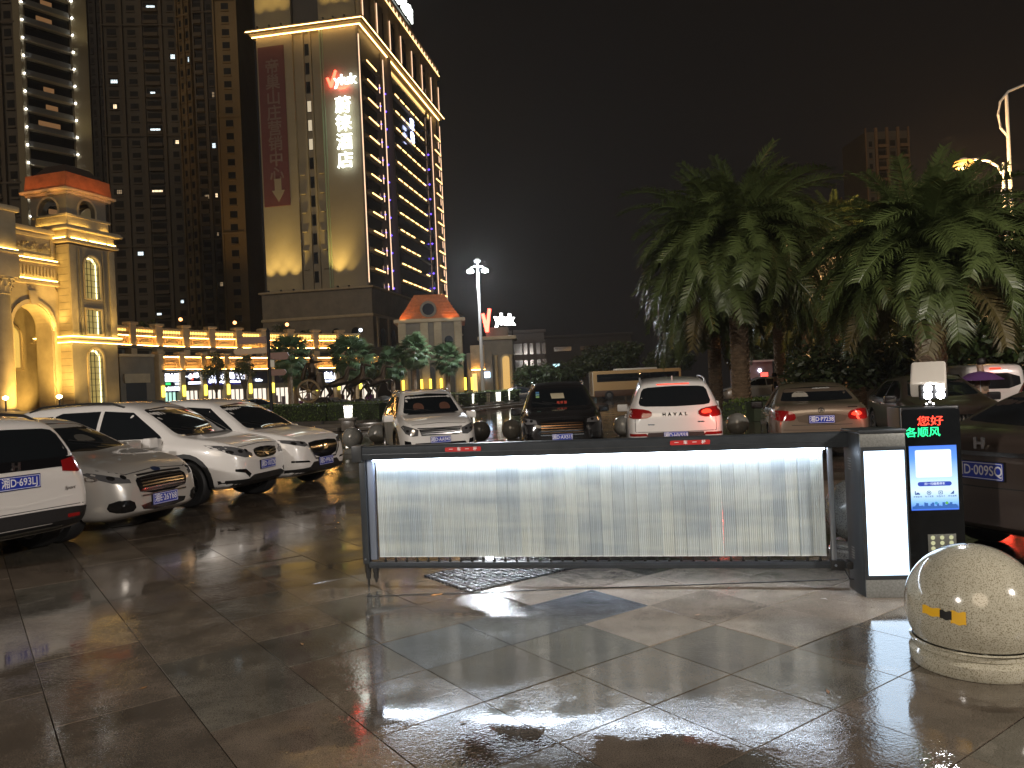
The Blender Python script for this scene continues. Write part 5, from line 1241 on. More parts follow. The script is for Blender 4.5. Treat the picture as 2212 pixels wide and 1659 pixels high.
# ---------------- residential towers
SPK = 1.0
def tower(label, px0, px1, D, H_, face_m, floors_z, cols, litp, rz=0, depth=14, fh=3.0, seed=1, pil=None, z0=0, wmat=None, balc=True, nm='residential_tower'):
    a, b = gx(px0, D), gx(px1, D); wdt = (b-a).length; ang = math.atan2((b-a).y, (b-a).x) + rz
    t = thing(nm, label, 'building', (a.x, a.y, 0), ang, 'apartment towers behind the square'); rnd = random.Random(seed)
    boxo('tower_shaft', face_m, t, 0, wdt, 0, depth, 0, H_)
    cw = wdt/cols
    for i in range(cols+1):
        boxo('pilaster', pil or face_m, t, max(0, i*cw-.35), min(wdt, i*cw+.35), -.45, -.001, 0, H_+1)
    rndc = random.Random(seed+77); dp = mat("tower_pane", (.012, .012, .014), .55, spec=.15)
    kinds = [rndc.choice(((.46, 1.5, 0), (.30, 1.4, 0), (.70, 1.9, 1), (.62, 1.7, 1), (.40, 1.2, 0))) for _ in range(cols)]
    lits = [glow("win_warm", (1, .74, .44), 1.7, False), glow("win_white", (.8, .95, 1), 1.7, False), glow("win_dim", (1, .7, .4), .25, False), glow("win_violet", (.4, .35, 1), .6, False)]
    mesh_ = {}
    def wmesh(i):
        f, h_, bal = kinds[i]
        if i not in mesh_:
            hw_ = cw*f/2
            a_ = MB().box(-hw_, hw_, -.06, -.002, 0, h_).mesh('window', wmat or dp)
            b_ = MB().box(-hw_-.1, hw_+.1, -.8 if bal else -.25, -.002, -.5, -.32)
            if bal: b_.box(-hw_-.1, hw_+.1, -.8, -.75, -.32, .35)
            c_ = MB()
            for q_ in range(1, 4): c_.box(-hw_+hw_*q_/2-.035, -hw_+hw_*q_/2+.035, -.10, -.061, 0, h_)
            c_.box(-hw_, hw_, -.10, -.061, h_*.55, h_*.55+.07)
            mesh_[i] = (a_, b_.mesh('balcony_front' if bal else 'window_ledge', pil or face_m), c_.mesh('window_bar', dark))
        return mesh_[i]
    nf = int((H_-z0)/fh); cnt = 0
    for k in range(nf):
        if k % 9 == 4: boxo('floor_band', pil or face_m, t, 0, wdt, -.55, -.451, z0+k*fh+.1, z0+k*fh+.4)
        for i in range(cols):
            z = z0+k*fh+1.0
            if cnt < 280:
                a_, b_, c_ = wmesh(i); o_ = link('window', a_, t); o_.location = (cw*(i+.5), 0, z)
                if rnd.random() < litp:
                    l0 = rnd.choice(lits[:3]) if rnd.random() < .93 else lits[3]
                    g_ = MB(); hw_ = cw*kinds[i][0]/2; u0 = rnd.uniform(-hw_, hw_*.1); g_.box(u0, min(hw_, u0+hw_*rnd.uniform(.6, 1.6)), -.07, -.061, rnd.uniform(0, .3), rnd.uniform(.9, 1.3))
                    g_.build('lit_pane', l0, o_); link('window_bar', c_, o_)
                l_ = link(b_.name.split('.')[0], b_, t); l_.location = (cw*(i+.5), 0, z)
            cnt += 1
    return t, wdt
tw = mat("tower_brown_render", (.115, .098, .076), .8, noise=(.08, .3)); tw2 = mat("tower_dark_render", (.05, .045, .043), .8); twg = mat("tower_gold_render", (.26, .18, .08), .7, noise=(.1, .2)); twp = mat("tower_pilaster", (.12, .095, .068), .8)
# far left tower: front + side with lamp dotted balconies
LT = gx(72, 125)
lt, lw_ = tower('dark apartment tower at the left edge with rows of white lamps up its balconies', -190, 72, 125, 92, tw, 0, 7, .03, 0, 10, 2.9, 3, twp)
for k in range(26):
    z = 16+2.9*k; zz = z
boxo('lamp_pier', mat("pier_cream", (.25, .21, .13), .7), lt, lw_-.2, lw_+1.0, -.5, .7, 0, 93)
sd_ = R(38)
lt2 = thing('balcony_stack', 'projecting glazed balcony stack with white lamps at every floor, left edge', 'building', (LT.x+.9, LT.y-.2, 0), R(52))
BLn = 7.6
boxo('balcony_core', wglass, lt2, .3, BLn, .5, 5, 0, 93)
boxo('outer_pier', MATS["pier_cream"], lt2, BLn, BLn+2.6, -.3, 4.5, 0, 93)
boxo('inner_pier', MATS["pier_cream"], lt2, -.3, .3, -.3, .6, 0, 93)
lampw = glow("balcony_lamp", (.95, .97, 1), 22, False); pgl = mat("balcony_panel", (.14, .14, .13), .3)
rr = random.Random(21)
for k in range(30):
    z = 12+2.9*k
    boxo('balcony_slab', MATS["pier_cream"], lt2, .0, BLn, -.35, .5, z-.22, z)
    boxo('balcony_front', pgl, lt2, .3, BLn-.2, -.18, -.10, z+.02, z+.9)
    for x in (.0, BLn+.1): MB().lathe([(0,-.16),(.15,0),(0,.16)], 8, (x, -.55, z+.05)).build('lamp', lampw, lt2, smooth=True)
    if rr.random() < .35: boxo('room_light', glow("room_amber", (1, .5, .2), .16, False), lt2, 1.5+rr.random()*2, 4.5+rr.random()*2, .40, .49, z+1.0, z+1.9)
# white small lamps grazing the cream piers
for z in (20, 36, 52, 68): spot(lt2, (BLn+1.2, -3.5, z-6), (BLn+1.2, -.3, z+6), 330, (1, .85, .5), 120, 1, 1)
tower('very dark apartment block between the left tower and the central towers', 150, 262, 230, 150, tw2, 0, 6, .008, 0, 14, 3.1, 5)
tower('dark brown apartment tower with scattered lit windows behind the arcade', 255, 420, 190, 135, tw, 0, 4, .10, R(6), 16, 3.05, 12, twp)
rr = random.Random(14)
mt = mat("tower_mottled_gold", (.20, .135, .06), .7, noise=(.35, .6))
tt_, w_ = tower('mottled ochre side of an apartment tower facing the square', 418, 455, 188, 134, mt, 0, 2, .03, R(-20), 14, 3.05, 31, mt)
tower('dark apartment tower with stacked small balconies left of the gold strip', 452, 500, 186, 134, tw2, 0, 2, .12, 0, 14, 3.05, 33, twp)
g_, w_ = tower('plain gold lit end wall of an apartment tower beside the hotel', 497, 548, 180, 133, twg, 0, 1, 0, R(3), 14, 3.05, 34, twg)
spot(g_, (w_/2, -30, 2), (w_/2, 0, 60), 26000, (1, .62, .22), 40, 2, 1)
# right hand towers beyond the palms
tower('tall dim apartment tower far behind the right hand palms', 1890, 1985, 210, 66, tw, 0, 4, .0, 0, 14, 3.05, 41, mat("tower_rust", (.20, .12, .06), .8))
tower('lower dim apartment tower left of the tall one behind the palms', 1832, 1892, 230, 52, tw2, 0, 3, .0, 0, 14, 3.05, 42, mat("tower_rust", (.20, .12, .06), .8))
tower('broad dim apartment tower behind the orange street lamp', 1985, 2135, 190, 44, tw, 0, 5, .01, 0, 14, 3.05, 43, MATS["tower_rust"])
tower('dim apartment block at the right edge behind the white poles', 2140, 2330, 170, 38, tw, 0, 6, .02, 0, 14, 3.05, 44, MATS["tower_rust"])

# ---------------- shopping arcade with lit parapets
pxs = [246.9+x/3.84 for x in (-60, 160, 380, 605, 822, 1043, 1255, 1475, 1685, 1890, 2080)]
Ds = [67.8, 70.6, 73.8, 76.6, 79.2, 81.7, 84.5, 86.8, 89, 91, 93]
arc = thing('shopping_arcade', 'curved two tier stone arcade with glowing amber parapets over lit shops', 'building', (0, 0, 0))
amb = mat("amber_stone", (.40, .29, .16), .6, noise=(2.5, .25))
balm = MB()
pts = [gx(p, d) for p, d in zip(pxs, Ds)]
for i in range(len(pts)-1):
    a, b = pts[i], pts[i+1]; L_ = (b-a).length; ang = math.atan2((b-a).y, (b-a).x)
    A = Matrix.Translation(a) @ Matrix.Rotation(ang, 4, 'Z')
    def B_(name, m_, *g, **k):
        q = MB(); q.M = A; q.box(*g); return q.build(name, m_, arc, **k)
    B_('pier', stone_t, -.36, .36, -.35, .35, 5.9, 8.75, bevel=.04); B_('pier_cap', stone_t, -.48, .48, -.48, .48, 8.75, 9.0, bevel=.05)
    x0, x1 = .38, L_-.38
    B_('top_rail', stone_t, x0, x1, -.16, .16, 8.42, 8.6); B_('mid_rail', stone_t, x0, x1, -.18, .2, 7.78, 7.9)
    q = MB(); q.M = A; n_ = 13
    for k in range(n_):
        x = x0+(x1-x0)*(k+.5)/n_; q.lathe([(.05,7.9),(.085,8.02),(.035,8.2),(.06,8.42)], 6, (x, 0, 0))
    q.build('balusters', amb, arc)
    B_('baluster_backlight', glow("baluster_glow", (1, .55, .12), 5.0), x0, x1, .17, .20, 7.92, 8.40)
    pn = B_('parapet_panel', amb, x0, x1, -.02, .2, 6.85, 7.76)
    for (u0, u1, v0, v1) in ((x0+.08, x1-.08, 6.92, 7.70), (x0+.35, x1-.35, 7.08, 7.55)):
        q = MB(); q.M = A; q.ringwall([(u0,v0),(u1,v0),(u1,v1),(u0,v1)], [(u0+.1,v0+.08),(u1-.1,v0+.08),(u1-.1,v1-.08),(u0+.1,v1-.08)], -.10, -.0205); q.build('panel_moulding', amb, pn)
    q = MB(); q.M = A; q.prism([((x0+x1)/2-.6,7.16),((x0+x1)/2+.6,7.16),((x0+x1)/2+.25,7.38),((x0+x1)/2,7.45),((x0+x1)/2-.25,7.38)], -.13, -.0205, 'y'); q.build('carved_relief', stone_d, pn, bevel=.02)
    B_('cove_light', strip_o, x0, x1, -.44, -.37, 6.84, 6.87); B_('cove_light', strip_o, x0, x1, -.17, -.13, 7.74, 7.76)
    B_('ledge', stone_d, -.0, L_, -.52, .5, 6.55, 6.83, bevel=.04)
    B_('upper_wall', stone_d, 0, L_, .5, 1.2, 0, 6.54); B_('wall_recess', dark, .7, L_-.7, .40, .499, 5.95, 6.4)
back = thing('terrace_block', 'dark block and terrace behind the arcade parapet', 'building', gx(520, 96), R(20))
boxo('terrace_wall', tw2, back, -24, 22, 0, 10, 0, 7.4)
# lower tier
pxl = [343, 389, 436, 486, 534, 583, 631, 679, 726, 773, 820]
def Dl(px): return 69.5 + (px-343)*(90.2-69.5)/(773-343)
ptl = [gx(p, Dl(p)) for p in pxl]
sl_ = glow("shop_lamp_yellow", (1, .80, .08), 3.2); shop_w = glow("shop_interior", (1, .86, .70), 1.1); shop_g = glow("shop_interior_green", (.55, 1, .8), 1.0)
rr = random.Random(6)
for i in range(len(ptl)-1):
    a, b = ptl[i], ptl[i+1]; L_ = (b-a).length; ang = math.atan2((b-a).y, (b-a).x); A = Matrix.Translation(a) @ Matrix.Rotation(ang, 4, 'Z')
    def B_(name, m_, *g, **k):
        q = MB(); q.M = A; q.box(*g); return q.build(name, m_, k.pop('parent', arc), **k)
    B_('pier', stone_t, -.28, .28, -.55, .1, 0 if 1 else 4, 5.85, bevel=.03); B_('pier_cap', stone_t, -.38, .38, -.65, .2, 5.85, 6.05, bevel=.04)
    x0, x1 = .29, L_-.29
    pn = B_('parapet_panel', amb, x0, x1, -.30, .0, 4.45, 5.62)
    B_('cap_rail', stone_t, x0, x1, -.50, .05, 5.62, 5.75)
    for (u0, u1, v0, v1) in ((x0+.05, x1-.05, 4.52, 5.58), (x0+.28, x1-.28, 4.75, 5.38)):
        q = MB(); q.M = A; q.ringwall([(u0,v0),(u1,v0),(u1,v1),(u0,v1)], [(u0+.1,v0+.08),(u1-.1,v0+.08),(u1-.1,v1-.08),(u0+.1,v1-.08)], -.38, -.3005); q.build('panel_moulding', amb, pn)
    q = MB(); q.M = A
    for k in range(7):
        cx = x0+.45+(x1-x0-.9)*k/6; q.tube([(cx-.1,-.31,4.9+.1*(k % 2)), (cx,-.36,5.1), (cx+.12,-.31,5.0+.15*(k % 3)/2)], .05, 5)
    q.build('carved_relief', amb, pn, smooth=True)
    B_('cove_light', strip_o, x0, x1, -.72, -.64, 4.43, 4.46); B_('cove_light', strip_o, x0, x1, -.44, -.40, 5.58, 5.61)
    B_('ledge', stone_d, 0, L_, -.80, .4, 4.22, 4.42)
    # shop front
    B_('fascia', mat("shop_fascia", (.03, .03, .05), .4), x0, x1, -.12, .0, 2.95, 4.2)
    B_('transom', stone_d, x0, x1, -.12, .2, 2.45, 2.94)
    kk = shop_g if i == 0 else shop_w
    sw = B_('shop_window', kk, x0, x1, .25, .3, .15, 2.44)
    for k in range(5): B_('mullion', dark, x0+(x1-x0)*k/4-.03, x0+(x1-x0)*k/4+.03, .1, .2, 0, 2.44)
    for k in range(3):
        u = x0+rr.random()*(x1-x0-.5); B_('shop_goods', mat("goods%d" % rr.randrange(4), (rr.random()*.4, rr.random()*.25, rr.random()*.25), .5), u, u+.4, .0, .2, .2, .8+rr.random()*.9)
    B_('stallriser', stone_d, x0, x1, .05, .24, 0, .55)
    B_('pillar_lamp', sl_, -.13, .13, -.68, -.56, 1.95, 2.95)
# end block of the arcade (plain wall with door)
a, b = gx(262, 66.5), ptl[0]; L_ = (b-a).length; A = Matrix.Translation(a) @ Matrix.Rotation(math.atan2((b-a).y, (b-a).x), 4, 'Z')
for nm, m_, g in (('end_wall', stone_d, (0, L_-.3, 0, 1, 0, 5.6)), ('end_wall_coping', stone_t, (-.1, L_-.3, -.15, 1.1, 5.6, 5.85)), ('doorway', dark, (.5, 2.4, -.02, -.001, 0, 3.3)), ('door_lintel', stone_t, (.3, 2.7, -.15, -.021, 3.3, 4.1))):
    q = MB(); q.M = A; q.box(*g); q.build(nm, m_, arc)
# shop signs (things)
def shopsign(lab, i, u, z, items, bgc=None, w_=None, h_=None):
    a, b = ptl[i], ptl[i+1]; d_ = (b-a).normalized(); n_ = Vector((d_.y, -d_.x, 0)); p = a+d_*u+n_*.2
    t = thing('shop_sign', lab, 'sign', (p.x, p.y, z), math.atan2(d_.y, d_.x), 'lit shop signs under the arcade')
    if bgc: boxo('sign_board', bgc, t, 0, w_, 0, .1, -h_/2, h_/2)
    for it in items:
        if it[0] == 'box': boxo('light_box', it[1], t, *it[2])
        else: text('sign_lettering', it[0], it[1], it[2], t, fr((it[3], -.02, it[4]), (1, 0, 0), (0, 0, 1)), .06, it[5] if len(it) > 5 else .02, align='LEFT')
sb = mat("sign_board_dark", (.01, .012, .03), .4); sW = glow("shop_sign_white", (.82, .84, 1), 6.5); sW2 = glow("shop_sign_soft", (.8, .88, 1), 4); sR = glow("shop_sign_red", (1, .08, .05), 3); sG = glow("shop_sign_green", (.05, .8, .2), 1.2)
shopsign('leftmost shop sign, white characters over a small green patch', 0, .45, 3.55, [('湘大鲜卤', .52, sW, .15, .22), ('Guoda Fragrance', .22, sW2, .15, -.12), ('box', sG, (.2, .75, -.03, 0, -.52, -.30)), ('box', sW2, (1.3, 1.75, -.03, 0, -.52, -.34))], sb, 2.1, 1.2)
shopsign('second shop sign with a red and white flash and small white line', 1, .45, 3.55, [('box', sW2, (0, .35, -.03, 0, .2, .27)), ('box', sR, (.75, .95, -.03, 0, -.1, .42)), ('小', .5, sW, .4, .22), ('时', .5, sW, 1.05, .3), ('box', sW2, (1.6, 2.0, -.03, 0, .2, .27)), ('box', sW, (.4, 1.95, -.03, 0, -.48, -.28))], sb, 2.15, 1.2)
shopsign('widest shop sign, blue glowing board with a white square and five big white characters', 2, .6, 3.55, [('box', glow("sign_square", (.75, .8, 1), 7), (.15, .95, -.03, 0, -.42, .45)), ('心即理百货', .74, sW, 1.35, .18, .03), ('Xin Ji Li Department Store', .25, sW, 1.35, -.32), ], glow("sign_blue_board", (.02, .02, .35), .5), 5.6, 1.25)
shopsign('small white english sign right of the widest shop sign', 4, .9, 3.3, [('Coffee', .3, sW2, 0, 0)])
shopsign('low white sign above the green lit shop door at the left end', 0, .3, 2.6, [('box', glow("sign_yellowish", (1, 1, .7), 4), (.0, .35, -.05, 0, -.12, .22)), ('便民超市', .36, sW2, .5, .05)], sb, 2.2, .5)
shopsign('blue white two character sign right of the signpost behind the sculpture', 7, 1.2, 3.4, [('良品', .8, sW, 0, .15, .03), ('GOOD FOOD', .24, sW2, .15, -.42)], mat("sign_deep_blue", (.01, .015, .08), .4), 1.9, 1.3)
# rooftop orange lamps behind the parapet
for i, (px, py, c, lab) in enumerate(((390, 690, (1, .40, .13), 'orange globe lamp above the arcade, leftmost of three'), (507, 697, (1, .40, .13), 'orange globe lamp above the arcade, middle of three'), (620, 701, (1, .40, .13), 'orange globe lamp above the arcade, rightmost of three'), (779, 713, (.8, .9, 1), 'cold white globe lamp above the arcade end near the hotel'))):
    v = at(px, py, 92); t = thing('globe_lamp', lab, 'lamp', (v.x, v.y, 0), 0, 'globe lamps above the arcade')
    MB().lathe([(.07, 0), (.05, v.z-.25), (0, v.z-.25)], 8).build('lamp_post', dark, t)
    MB().lathe([(0,v.z-.22),(.16,v.z-.15),(.22,v.z),(.16,v.z+.15),(0,v.z+.22)], 14).build('globe', glow("globe_%d" % (i // 3), c, 5), t, smooth=True)

# ---------------- pavilion with orange roof, right of the hotel
pv = thing('roof_pavilion', 'stone pavilion with flared orange lit roof and round dormer right of the hotel', 'building', gx(868, 80), R(4))
PW = 6.4; zt = 9.0
boxo('wall', stone_d, pv, 0, PW, 0, 6, 0, zt-.5); boxo('cornice', stone_t, pv, -.5, PW+.5, -.5, 6.5, zt-.5, zt-.1, bevel=.1)
for x in (-.1, 2.2, 3.6, PW-.7): boxo('pilaster', stone, pv, x, x+.8, -.3, -.001, 0, zt-.5, bevel=.03)
boxo('plinth', stone, pv, -.4, PW+.4, -.6, -.301, 0, 1.0, bevel=.03)
for x in (1.45, 3.2-.15, 5.1): MB().prism(archp(x-.45, x+.45, 1.0, 3.9), -.06, -.002, 'y').build('arched_opening', dark, pv)
for x in (1.45, 5.1): MB().lathe([(0,-.05),(.45,-.05),(.45,-.002),(0,-.002)], 18, (x, 0, 6.6), axis='y').build('oval_window', wglass, pv)
def roofloft(rings, name, m_, par):
    q = MB(); n_ = len(rings); vs = []; 
    for (x0, x1, y0, y1, z) in rings: vs += [(x0,y0,z),(x1,y0,z),(x1,y1,z),(x0,y1,z)]
    fs = [(4*i+k, 4*i+(k+1) % 4, 4*i+4+(k+1) % 4, 4*i+4+k) for i in range(n_-1) for k in range(4)] + [(4*n_-4, 4*n_-3, 4*n_-2, 4*n_-1)]
    q.add(vs, fs); return q.build(name, m_, par)
tile = mat("orange_pan_tile", (.50, .16, .05), .55, noise=(3, .3), bump=(18, .5, .05))
roofloft([(.0,PW,.0,6,zt-.1),(.25,PW-.25,.25,5.75,zt+.35),(.7,PW-.7,.7,5.3,zt+1.0),(1.2,PW-1.2,1.2,4.8,zt+1.9),(1.6,PW-1.6,1.6,4.4,zt+2.6)], 'roof', tile, pv)
for k in range(7):
    z_ = zt+.25+k*.33; ins = .22+k*.20
    boxo('tile_course', tile, pv, ins-.06, PW-ins+.06, ins-.06, ins, z_, z_+.05)
dm_ = MB().ringwall([(3.1+.85*math.cos(R(15*k)), zt+.9+.85*math.sin(R(15*k))) for k in range(24)], [(3.1+.62*math.cos(R(15*k)), zt+.9+.62*math.sin(R(15*k))) for k in range(24)], -.05, .9).build('round_dormer', stone_d, pv)
MB().lathe([(0,.1),(.62,.1),(.62,.15),(0,.15)], 20, (3.1, 0, zt+.9), axis='y').build('dormer_pane', wglass, dm_)
for x in (.4, 5.3): spot(pv, (x, -1.0, zt), (x+.2, 1.0, zt+.8), 90, (1, .42, .12), 100)
spot(pv, (PW+.9, 2, zt+.1), (PW-1, 2.4, zt+1.0), 90, (1, .42, .12), 110)
for x in (.1, 2.0, 2.9, 4.0, 4.6, 6.5, 7.2): boxo('wall_lamp', glow("wall_lamp_amber", (1, .62, .06), 3.0), pv, x, x+.24, -.85, -.62, 1.3, 2.6)
boxo('side_wing', stone_d, pv, PW+.501, PW+3.2, 1.5, 7, 0, 5.2); boxo('lit_gable', amb, pv, PW+.9, PW+2.4, 1.2, 1.499, 3.4, 6.0, bevel=.05)
boxo('cove_light', strip_o, pv, PW+.95, PW+2.35, .95, 1.0, 3.35, 3.4)
boxo('lit_door', glow("lit_door", (1, .65, .2), 1.2), pv, PW+1.0, PW+1.5, 1.40, 1.499, .2, 3.0); boxo('door_sign', glow("sign_cold", (.5, .7, 1), 4), pv, PW+2.2, PW+2.9, 1.2, 1.4, 2.5, 3.1)
# gateway pillar with neon word
gw = thing('stone_gateway', 'stone gateway block with lit arch right of the lamp mast', 'building', gx(1044, 84), R(-2))
boxo('wall', stone_d, gw, 0, 3.4, 0, 4, 0, 6.6, bevel=.03); boxo('cornice', stone_t, gw, -.4, 3.8, -.4, 4.4, 6.6, 7.0, bevel=.08); boxo('attic', stone_d, gw, .5, 2.9, .4, 3.6, 7.0, 8.0)
MB().ringwall(archp(2.0-.0, 3.2, .1, 5.0), archp(2.2, 3.0, .1, 4.8), -.12, -.001).build('arch_moulding', stone_t, gw)
MB().prism(archp(2.2, 3.0, .1, 4.8), -.06, -.002, 'y').build('lit_arch', glow("arch_gold", (1, .58, .16), .65), gw)
MB().prism(archp(.3, 1.0, .1, 3.6), -.06, -.002, 'y').build('dark_arch', dark, gw)
for x in (1.5, 3.15): MB().lathe([(.2,0),(.17,4.6),(.26,4.9)], 14, (x, -.4, 0)).build('column', stone_t, gw, smooth=True)
boxo('base', stone, gw, -.2, 3.6, -.7, -.121, 0, .6)
spot(gw, (2.6, -2.2, .3), (2.6, 0, 3), 90, (1, .65, .2), 90)
ns = thing('neon_word_sign', 'slanting white neon word with a red tick standing on the stone gateway', 'sign', gx(1052, 84), R(42)); ns.location.z = 8.1
text('neon_lettering', 'yluk', 1.75, glow("neon_white", (1, .95, .95), 9), ns, fr((2.9, 0, .8), (1, 0, 0), (0, 0, 1)), .2, .05)
MB().prism([(-.3,1.4),(.0,1.45),(.35,.3),(.7,2.0),(1.0,1.95),(.5,-.6),(.2,-.6)], -.1, .1, 'y').build('neon_tick', glow("neon_red", (1, .08, .05), 9), ns)
MB().prism([(.6,-.6),(1.6,-.75),(2.6,-.4),(1.6,-.5)], -.1, .1, 'y').build('neon_tick', MATS["neon_red"], ns)
for x in (.5, 2.5, 4.2): boxo('sign_leg', dark, ns, x, x+.08, .1, .2, -1.1, -.2)
# far blocks
wb_ = mat("pale_block", (.155, .15, .155), .8); 
def block(lab, px0, px1, D, H_, m_, wins, rz=0, dz=8):
    a, b = gx(px0, D), gx(px1, D); W_ = b.x-a.x; t = thing('office_block', lab, 'building', a, rz)
    boxo('wall', m_, t, 0, W_, 0, dz, 0, H_); boxo('parapet', m_, t, -.3, W_+.3, -.3, dz, H_, H_+.5, bevel=.05)
    boxo('eaves_band', m_, t, -.15, W_+.15, -.15, -.001, H_-1.5, H_-1.2)
    for x, z, w2, h2 in wins:
        f_ = MB().ringwall([(x,z),(x+w2,z),(x+w2,z+h2),(x,z+h2)], [(x+.1,z+.1),(x+w2-.1,z+.1),(x+w2-.1,z+h2-.1),(x+.1,z+h2-.1)], -.08, -.001).build('window', m_, t); boxo('pane', wglass, f_, x+.1, x+w2-.1, -.05, -.002, z+.1, z+h2-.1)
    return t
block('pale four storey block with tall dark windows beyond the square', 1068, 1180, 125, 9.9, wb_, [(x, z, 1.9 if x < 4 else .8, 2.0) for z in (1.0, 3.6, 6.3) for x in (.9, 3.0, 4.9, 5.9, 7.0, 7.9)], R(2))
bt = block('long dark hall with a few cold lights on the skyline', 1182, 1368, 150, 10.3, mat("hall_grey", (.06, .056, .056), .8), [(1.5+5.2*j, 7.6, 3.6, 1.0) for j in range(3)])
hallw = glow("hall_window_cold", (.6, .95, 1), 2.2)
for x, w2 in ((1.3, .35), (1.75, .3), (2.2, .4)): boxo('lit_window', hallw, bt, x, x+w2, -.1, -.02, 4.6, 5.2)
for x in (6.3, 6.9): boxo('lit_window', glow("hall_window_dim", (.7, .75, .8), .12), bt, x, x+.4, -.1, -.02, 5.6, 6.2)
boxo('lit_window', hallw, bt, 9.1, 9.4, -.1, -.02, 3.4, 3.6)
# ================================================================= PLANTS
leafp = mat("palm_leaf", (.085, .118, .036), .38, noise=(1.2, .35), spec=.6)
leafp2 = mat("palm_leaf_dry", (.105, .085, .030), .5, noise=(1.2, .3))
barkm = mat("palm_bark", (.24, .17, .11), .85, noise=(6, .4)); bark2 = mat("tree_bark", (.09, .07, .05), .9, noise=(5, .4))
def frond_mesh(L, droop, seed, leaf=.50, n=78, lift=.35, m_=None):
    """feather palm leaf growing along +X and arching down"""
    rnd = random.Random(seed); q = MB(); pts = []; x = z = 0; a = lift; N = 16
    for k in range(N+1):
        pts.append(Vector((x, .04*math.sin(k*.5+seed), z))); x += L/N*math.cos(a); z += L/N*math.sin(a); a -= droop/N*(.55+.9*k/N)
    q.tube(pts, [.035*(1-.85*k/N)+.004 for k in range(N+1)], 4)
    for i in range(n):
        t = .10+.90*i/n; f_ = t*N; k = min(N-1, int(f_)); p = pts[k].lerp(pts[k+1], f_-k); d_ = (pts[k+1]-pts[k]).normalized()
        up = Vector((0, 1, 0)).cross(d_)*-1
        ll = leaf*(.45+.75*math.sin(math.pi*min(1, t*.86+.12)))*rnd.uniform(.85, 1.1)
        for sg in (1, -1):
            o_ = (Vector((0, sg, 0))*rnd.uniform(.75, 1.0) + d_*rnd.uniform(.45, .8) + up*rnd.uniform(.05, .45)).normalized()
            mid = p + o_*ll*.55; tip = p + o_*ll*.95 - Vector((0, 0, ll*rnd.uniform(.18, .42)))
            wv = d_*.020; q.add([p-wv, p+wv, mid+wv*1.1, tip, mid-wv*1.1], [(0, 1, 2, 4), (4, 2, 3)])
    return q.mesh('frond', m_ or leafp)
FR = {}
def palm(label, loc, H_, L, nf, group, seed=0, tr=.30, leaf=.5, minel=-35):
    rnd = random.Random(seed); t = thing('date_palm', label, 'palm tree', loc, rnd.uniform(0, 6), group)
    q = MB(); prof = []; n_ = int(H_/.14)
    for k in range(n_):
        z = H_*k/n_; r_ = tr*(1+.25*math.exp(-z*1.6)+.10*math.sin(z*3)*.3); prof += [(r_*.90, z), (r_*1.05, z+.09)]
    q.lathe(prof, 16)
    for k in range(n_):
        z = H_*k/n_; 
        for j in range(8):
            a = 2*math.pi*(j+.5*(k % 2))/8; c_, s_ = math.cos(a), math.sin(a); r_ = tr*(1+.25*math.exp(-z*1.6))
            w_ = Vector((-s_, c_, 0))*tr*.30; b_ = Vector((c_*r_*.97, s_*r_*.97, z)); tp = Vector((c_*r_*1.16, s_*r_*1.16, z+.15))
            q.add([b_-w_, b_+w_, tp, b_+Vector((0,0,.17))], [(0,1,2),(1,3,2),(3,0,2)])
    q.build('trunk', barkm, t)
    key = (round(L, 1), round(leaf, 1))
    if key not in FR: FR[key] = [frond_mesh(L*rnd.uniform(.92, 1.05), dr, s_, leaf, lift=lf) for s_, (dr, lf) in enumerate(((.8,.0),(1.3,.1),(1.8,.15),(2.2,.25),(2.5,.3)))]
    fs = FR[key]
    MB().lathe([(tr,H_-.2),(tr*1.5,H_+.15),(tr*1.1,H_+.5),(0,H_+.6)], 12).build('crown_shaft', barkm, t)
    for i in range(nf):
        az = i*2.399963+rnd.uniform(-.15, .15); u = i/nf
        el = R(80 - (80-minel)*u**.85) + rnd.uniform(-.1, .1)
        kind = 0 if el > R(62) else 1 if el > R(42) else 2 if el > R(15) else (3 if rnd.random() < .5 else 2) if el > R(-20) else 1
        o_ = link('frond', fs[kind], t)
        o_.matrix_local = Matrix.Translation((.12*math.cos(az), .12*math.sin(az), H_+.25+.25*math.sin(el))) @ Matrix.Rotation(az, 4, 'Z') @ Matrix.Rotation(-el, 4, 'Y') @ Matrix.Rotation(rnd.uniform(-.5, .5), 4, 'X') @ Matrix.Diagonal((*(rnd.uniform(.86, 1.08)*(.76 if el > R(50) else 1),)*3, 1))
        if u > .93 and rnd.random() < .3: o_.material_slots[0].link = 'OBJECT'; o_.material_slots[0].material = leafp2
    return t
PG = 'date palms on the right of the square'
palm('tallest date palm with big drooping crown and knobbly trunk behind the white suv', gx(1600, 28.8), 6.2, 4.5, 175, PG, 1, .31, .65, -34)
palm('second date palm with broad dark trunk behind the payment terminal', gx(2012, 21.5), 4.3, 3.8, 150, PG, 2, .36, .6, -25)
palm('date palm behind and left of the tallest palm, trunk in shadow', gx(1545, 36), 5.0, 4.1, 70, PG, 3, .28, .5)
palm('date palm between the two big palms, its thin trunk above the bronze saloon', gx(1850, 33), 5.2, 4.2, 80, PG, 4, .3, .5)
palm('far date palm seen right of the tallest trunk above the bronze saloon', gx(1685, 44), 5.4, 4.1, 70, PG, 5, .28, .5)
palm('farthest date palm, short trunk right of centre behind the bronze saloon', gx(1745, 52), 6.0, 4.2, 60, PG, 6, .28, .5)
palm('date palm at the far right edge, crown behind the white poles', gx(2235, 30), 4.3, 3.4, 70, PG, 7, .28, .5)
palm('small upright date palm crown showing between the two big crowns', gx(1815, 40), 8.6, 2.6, 40, PG, 8, .25, .4, 0)

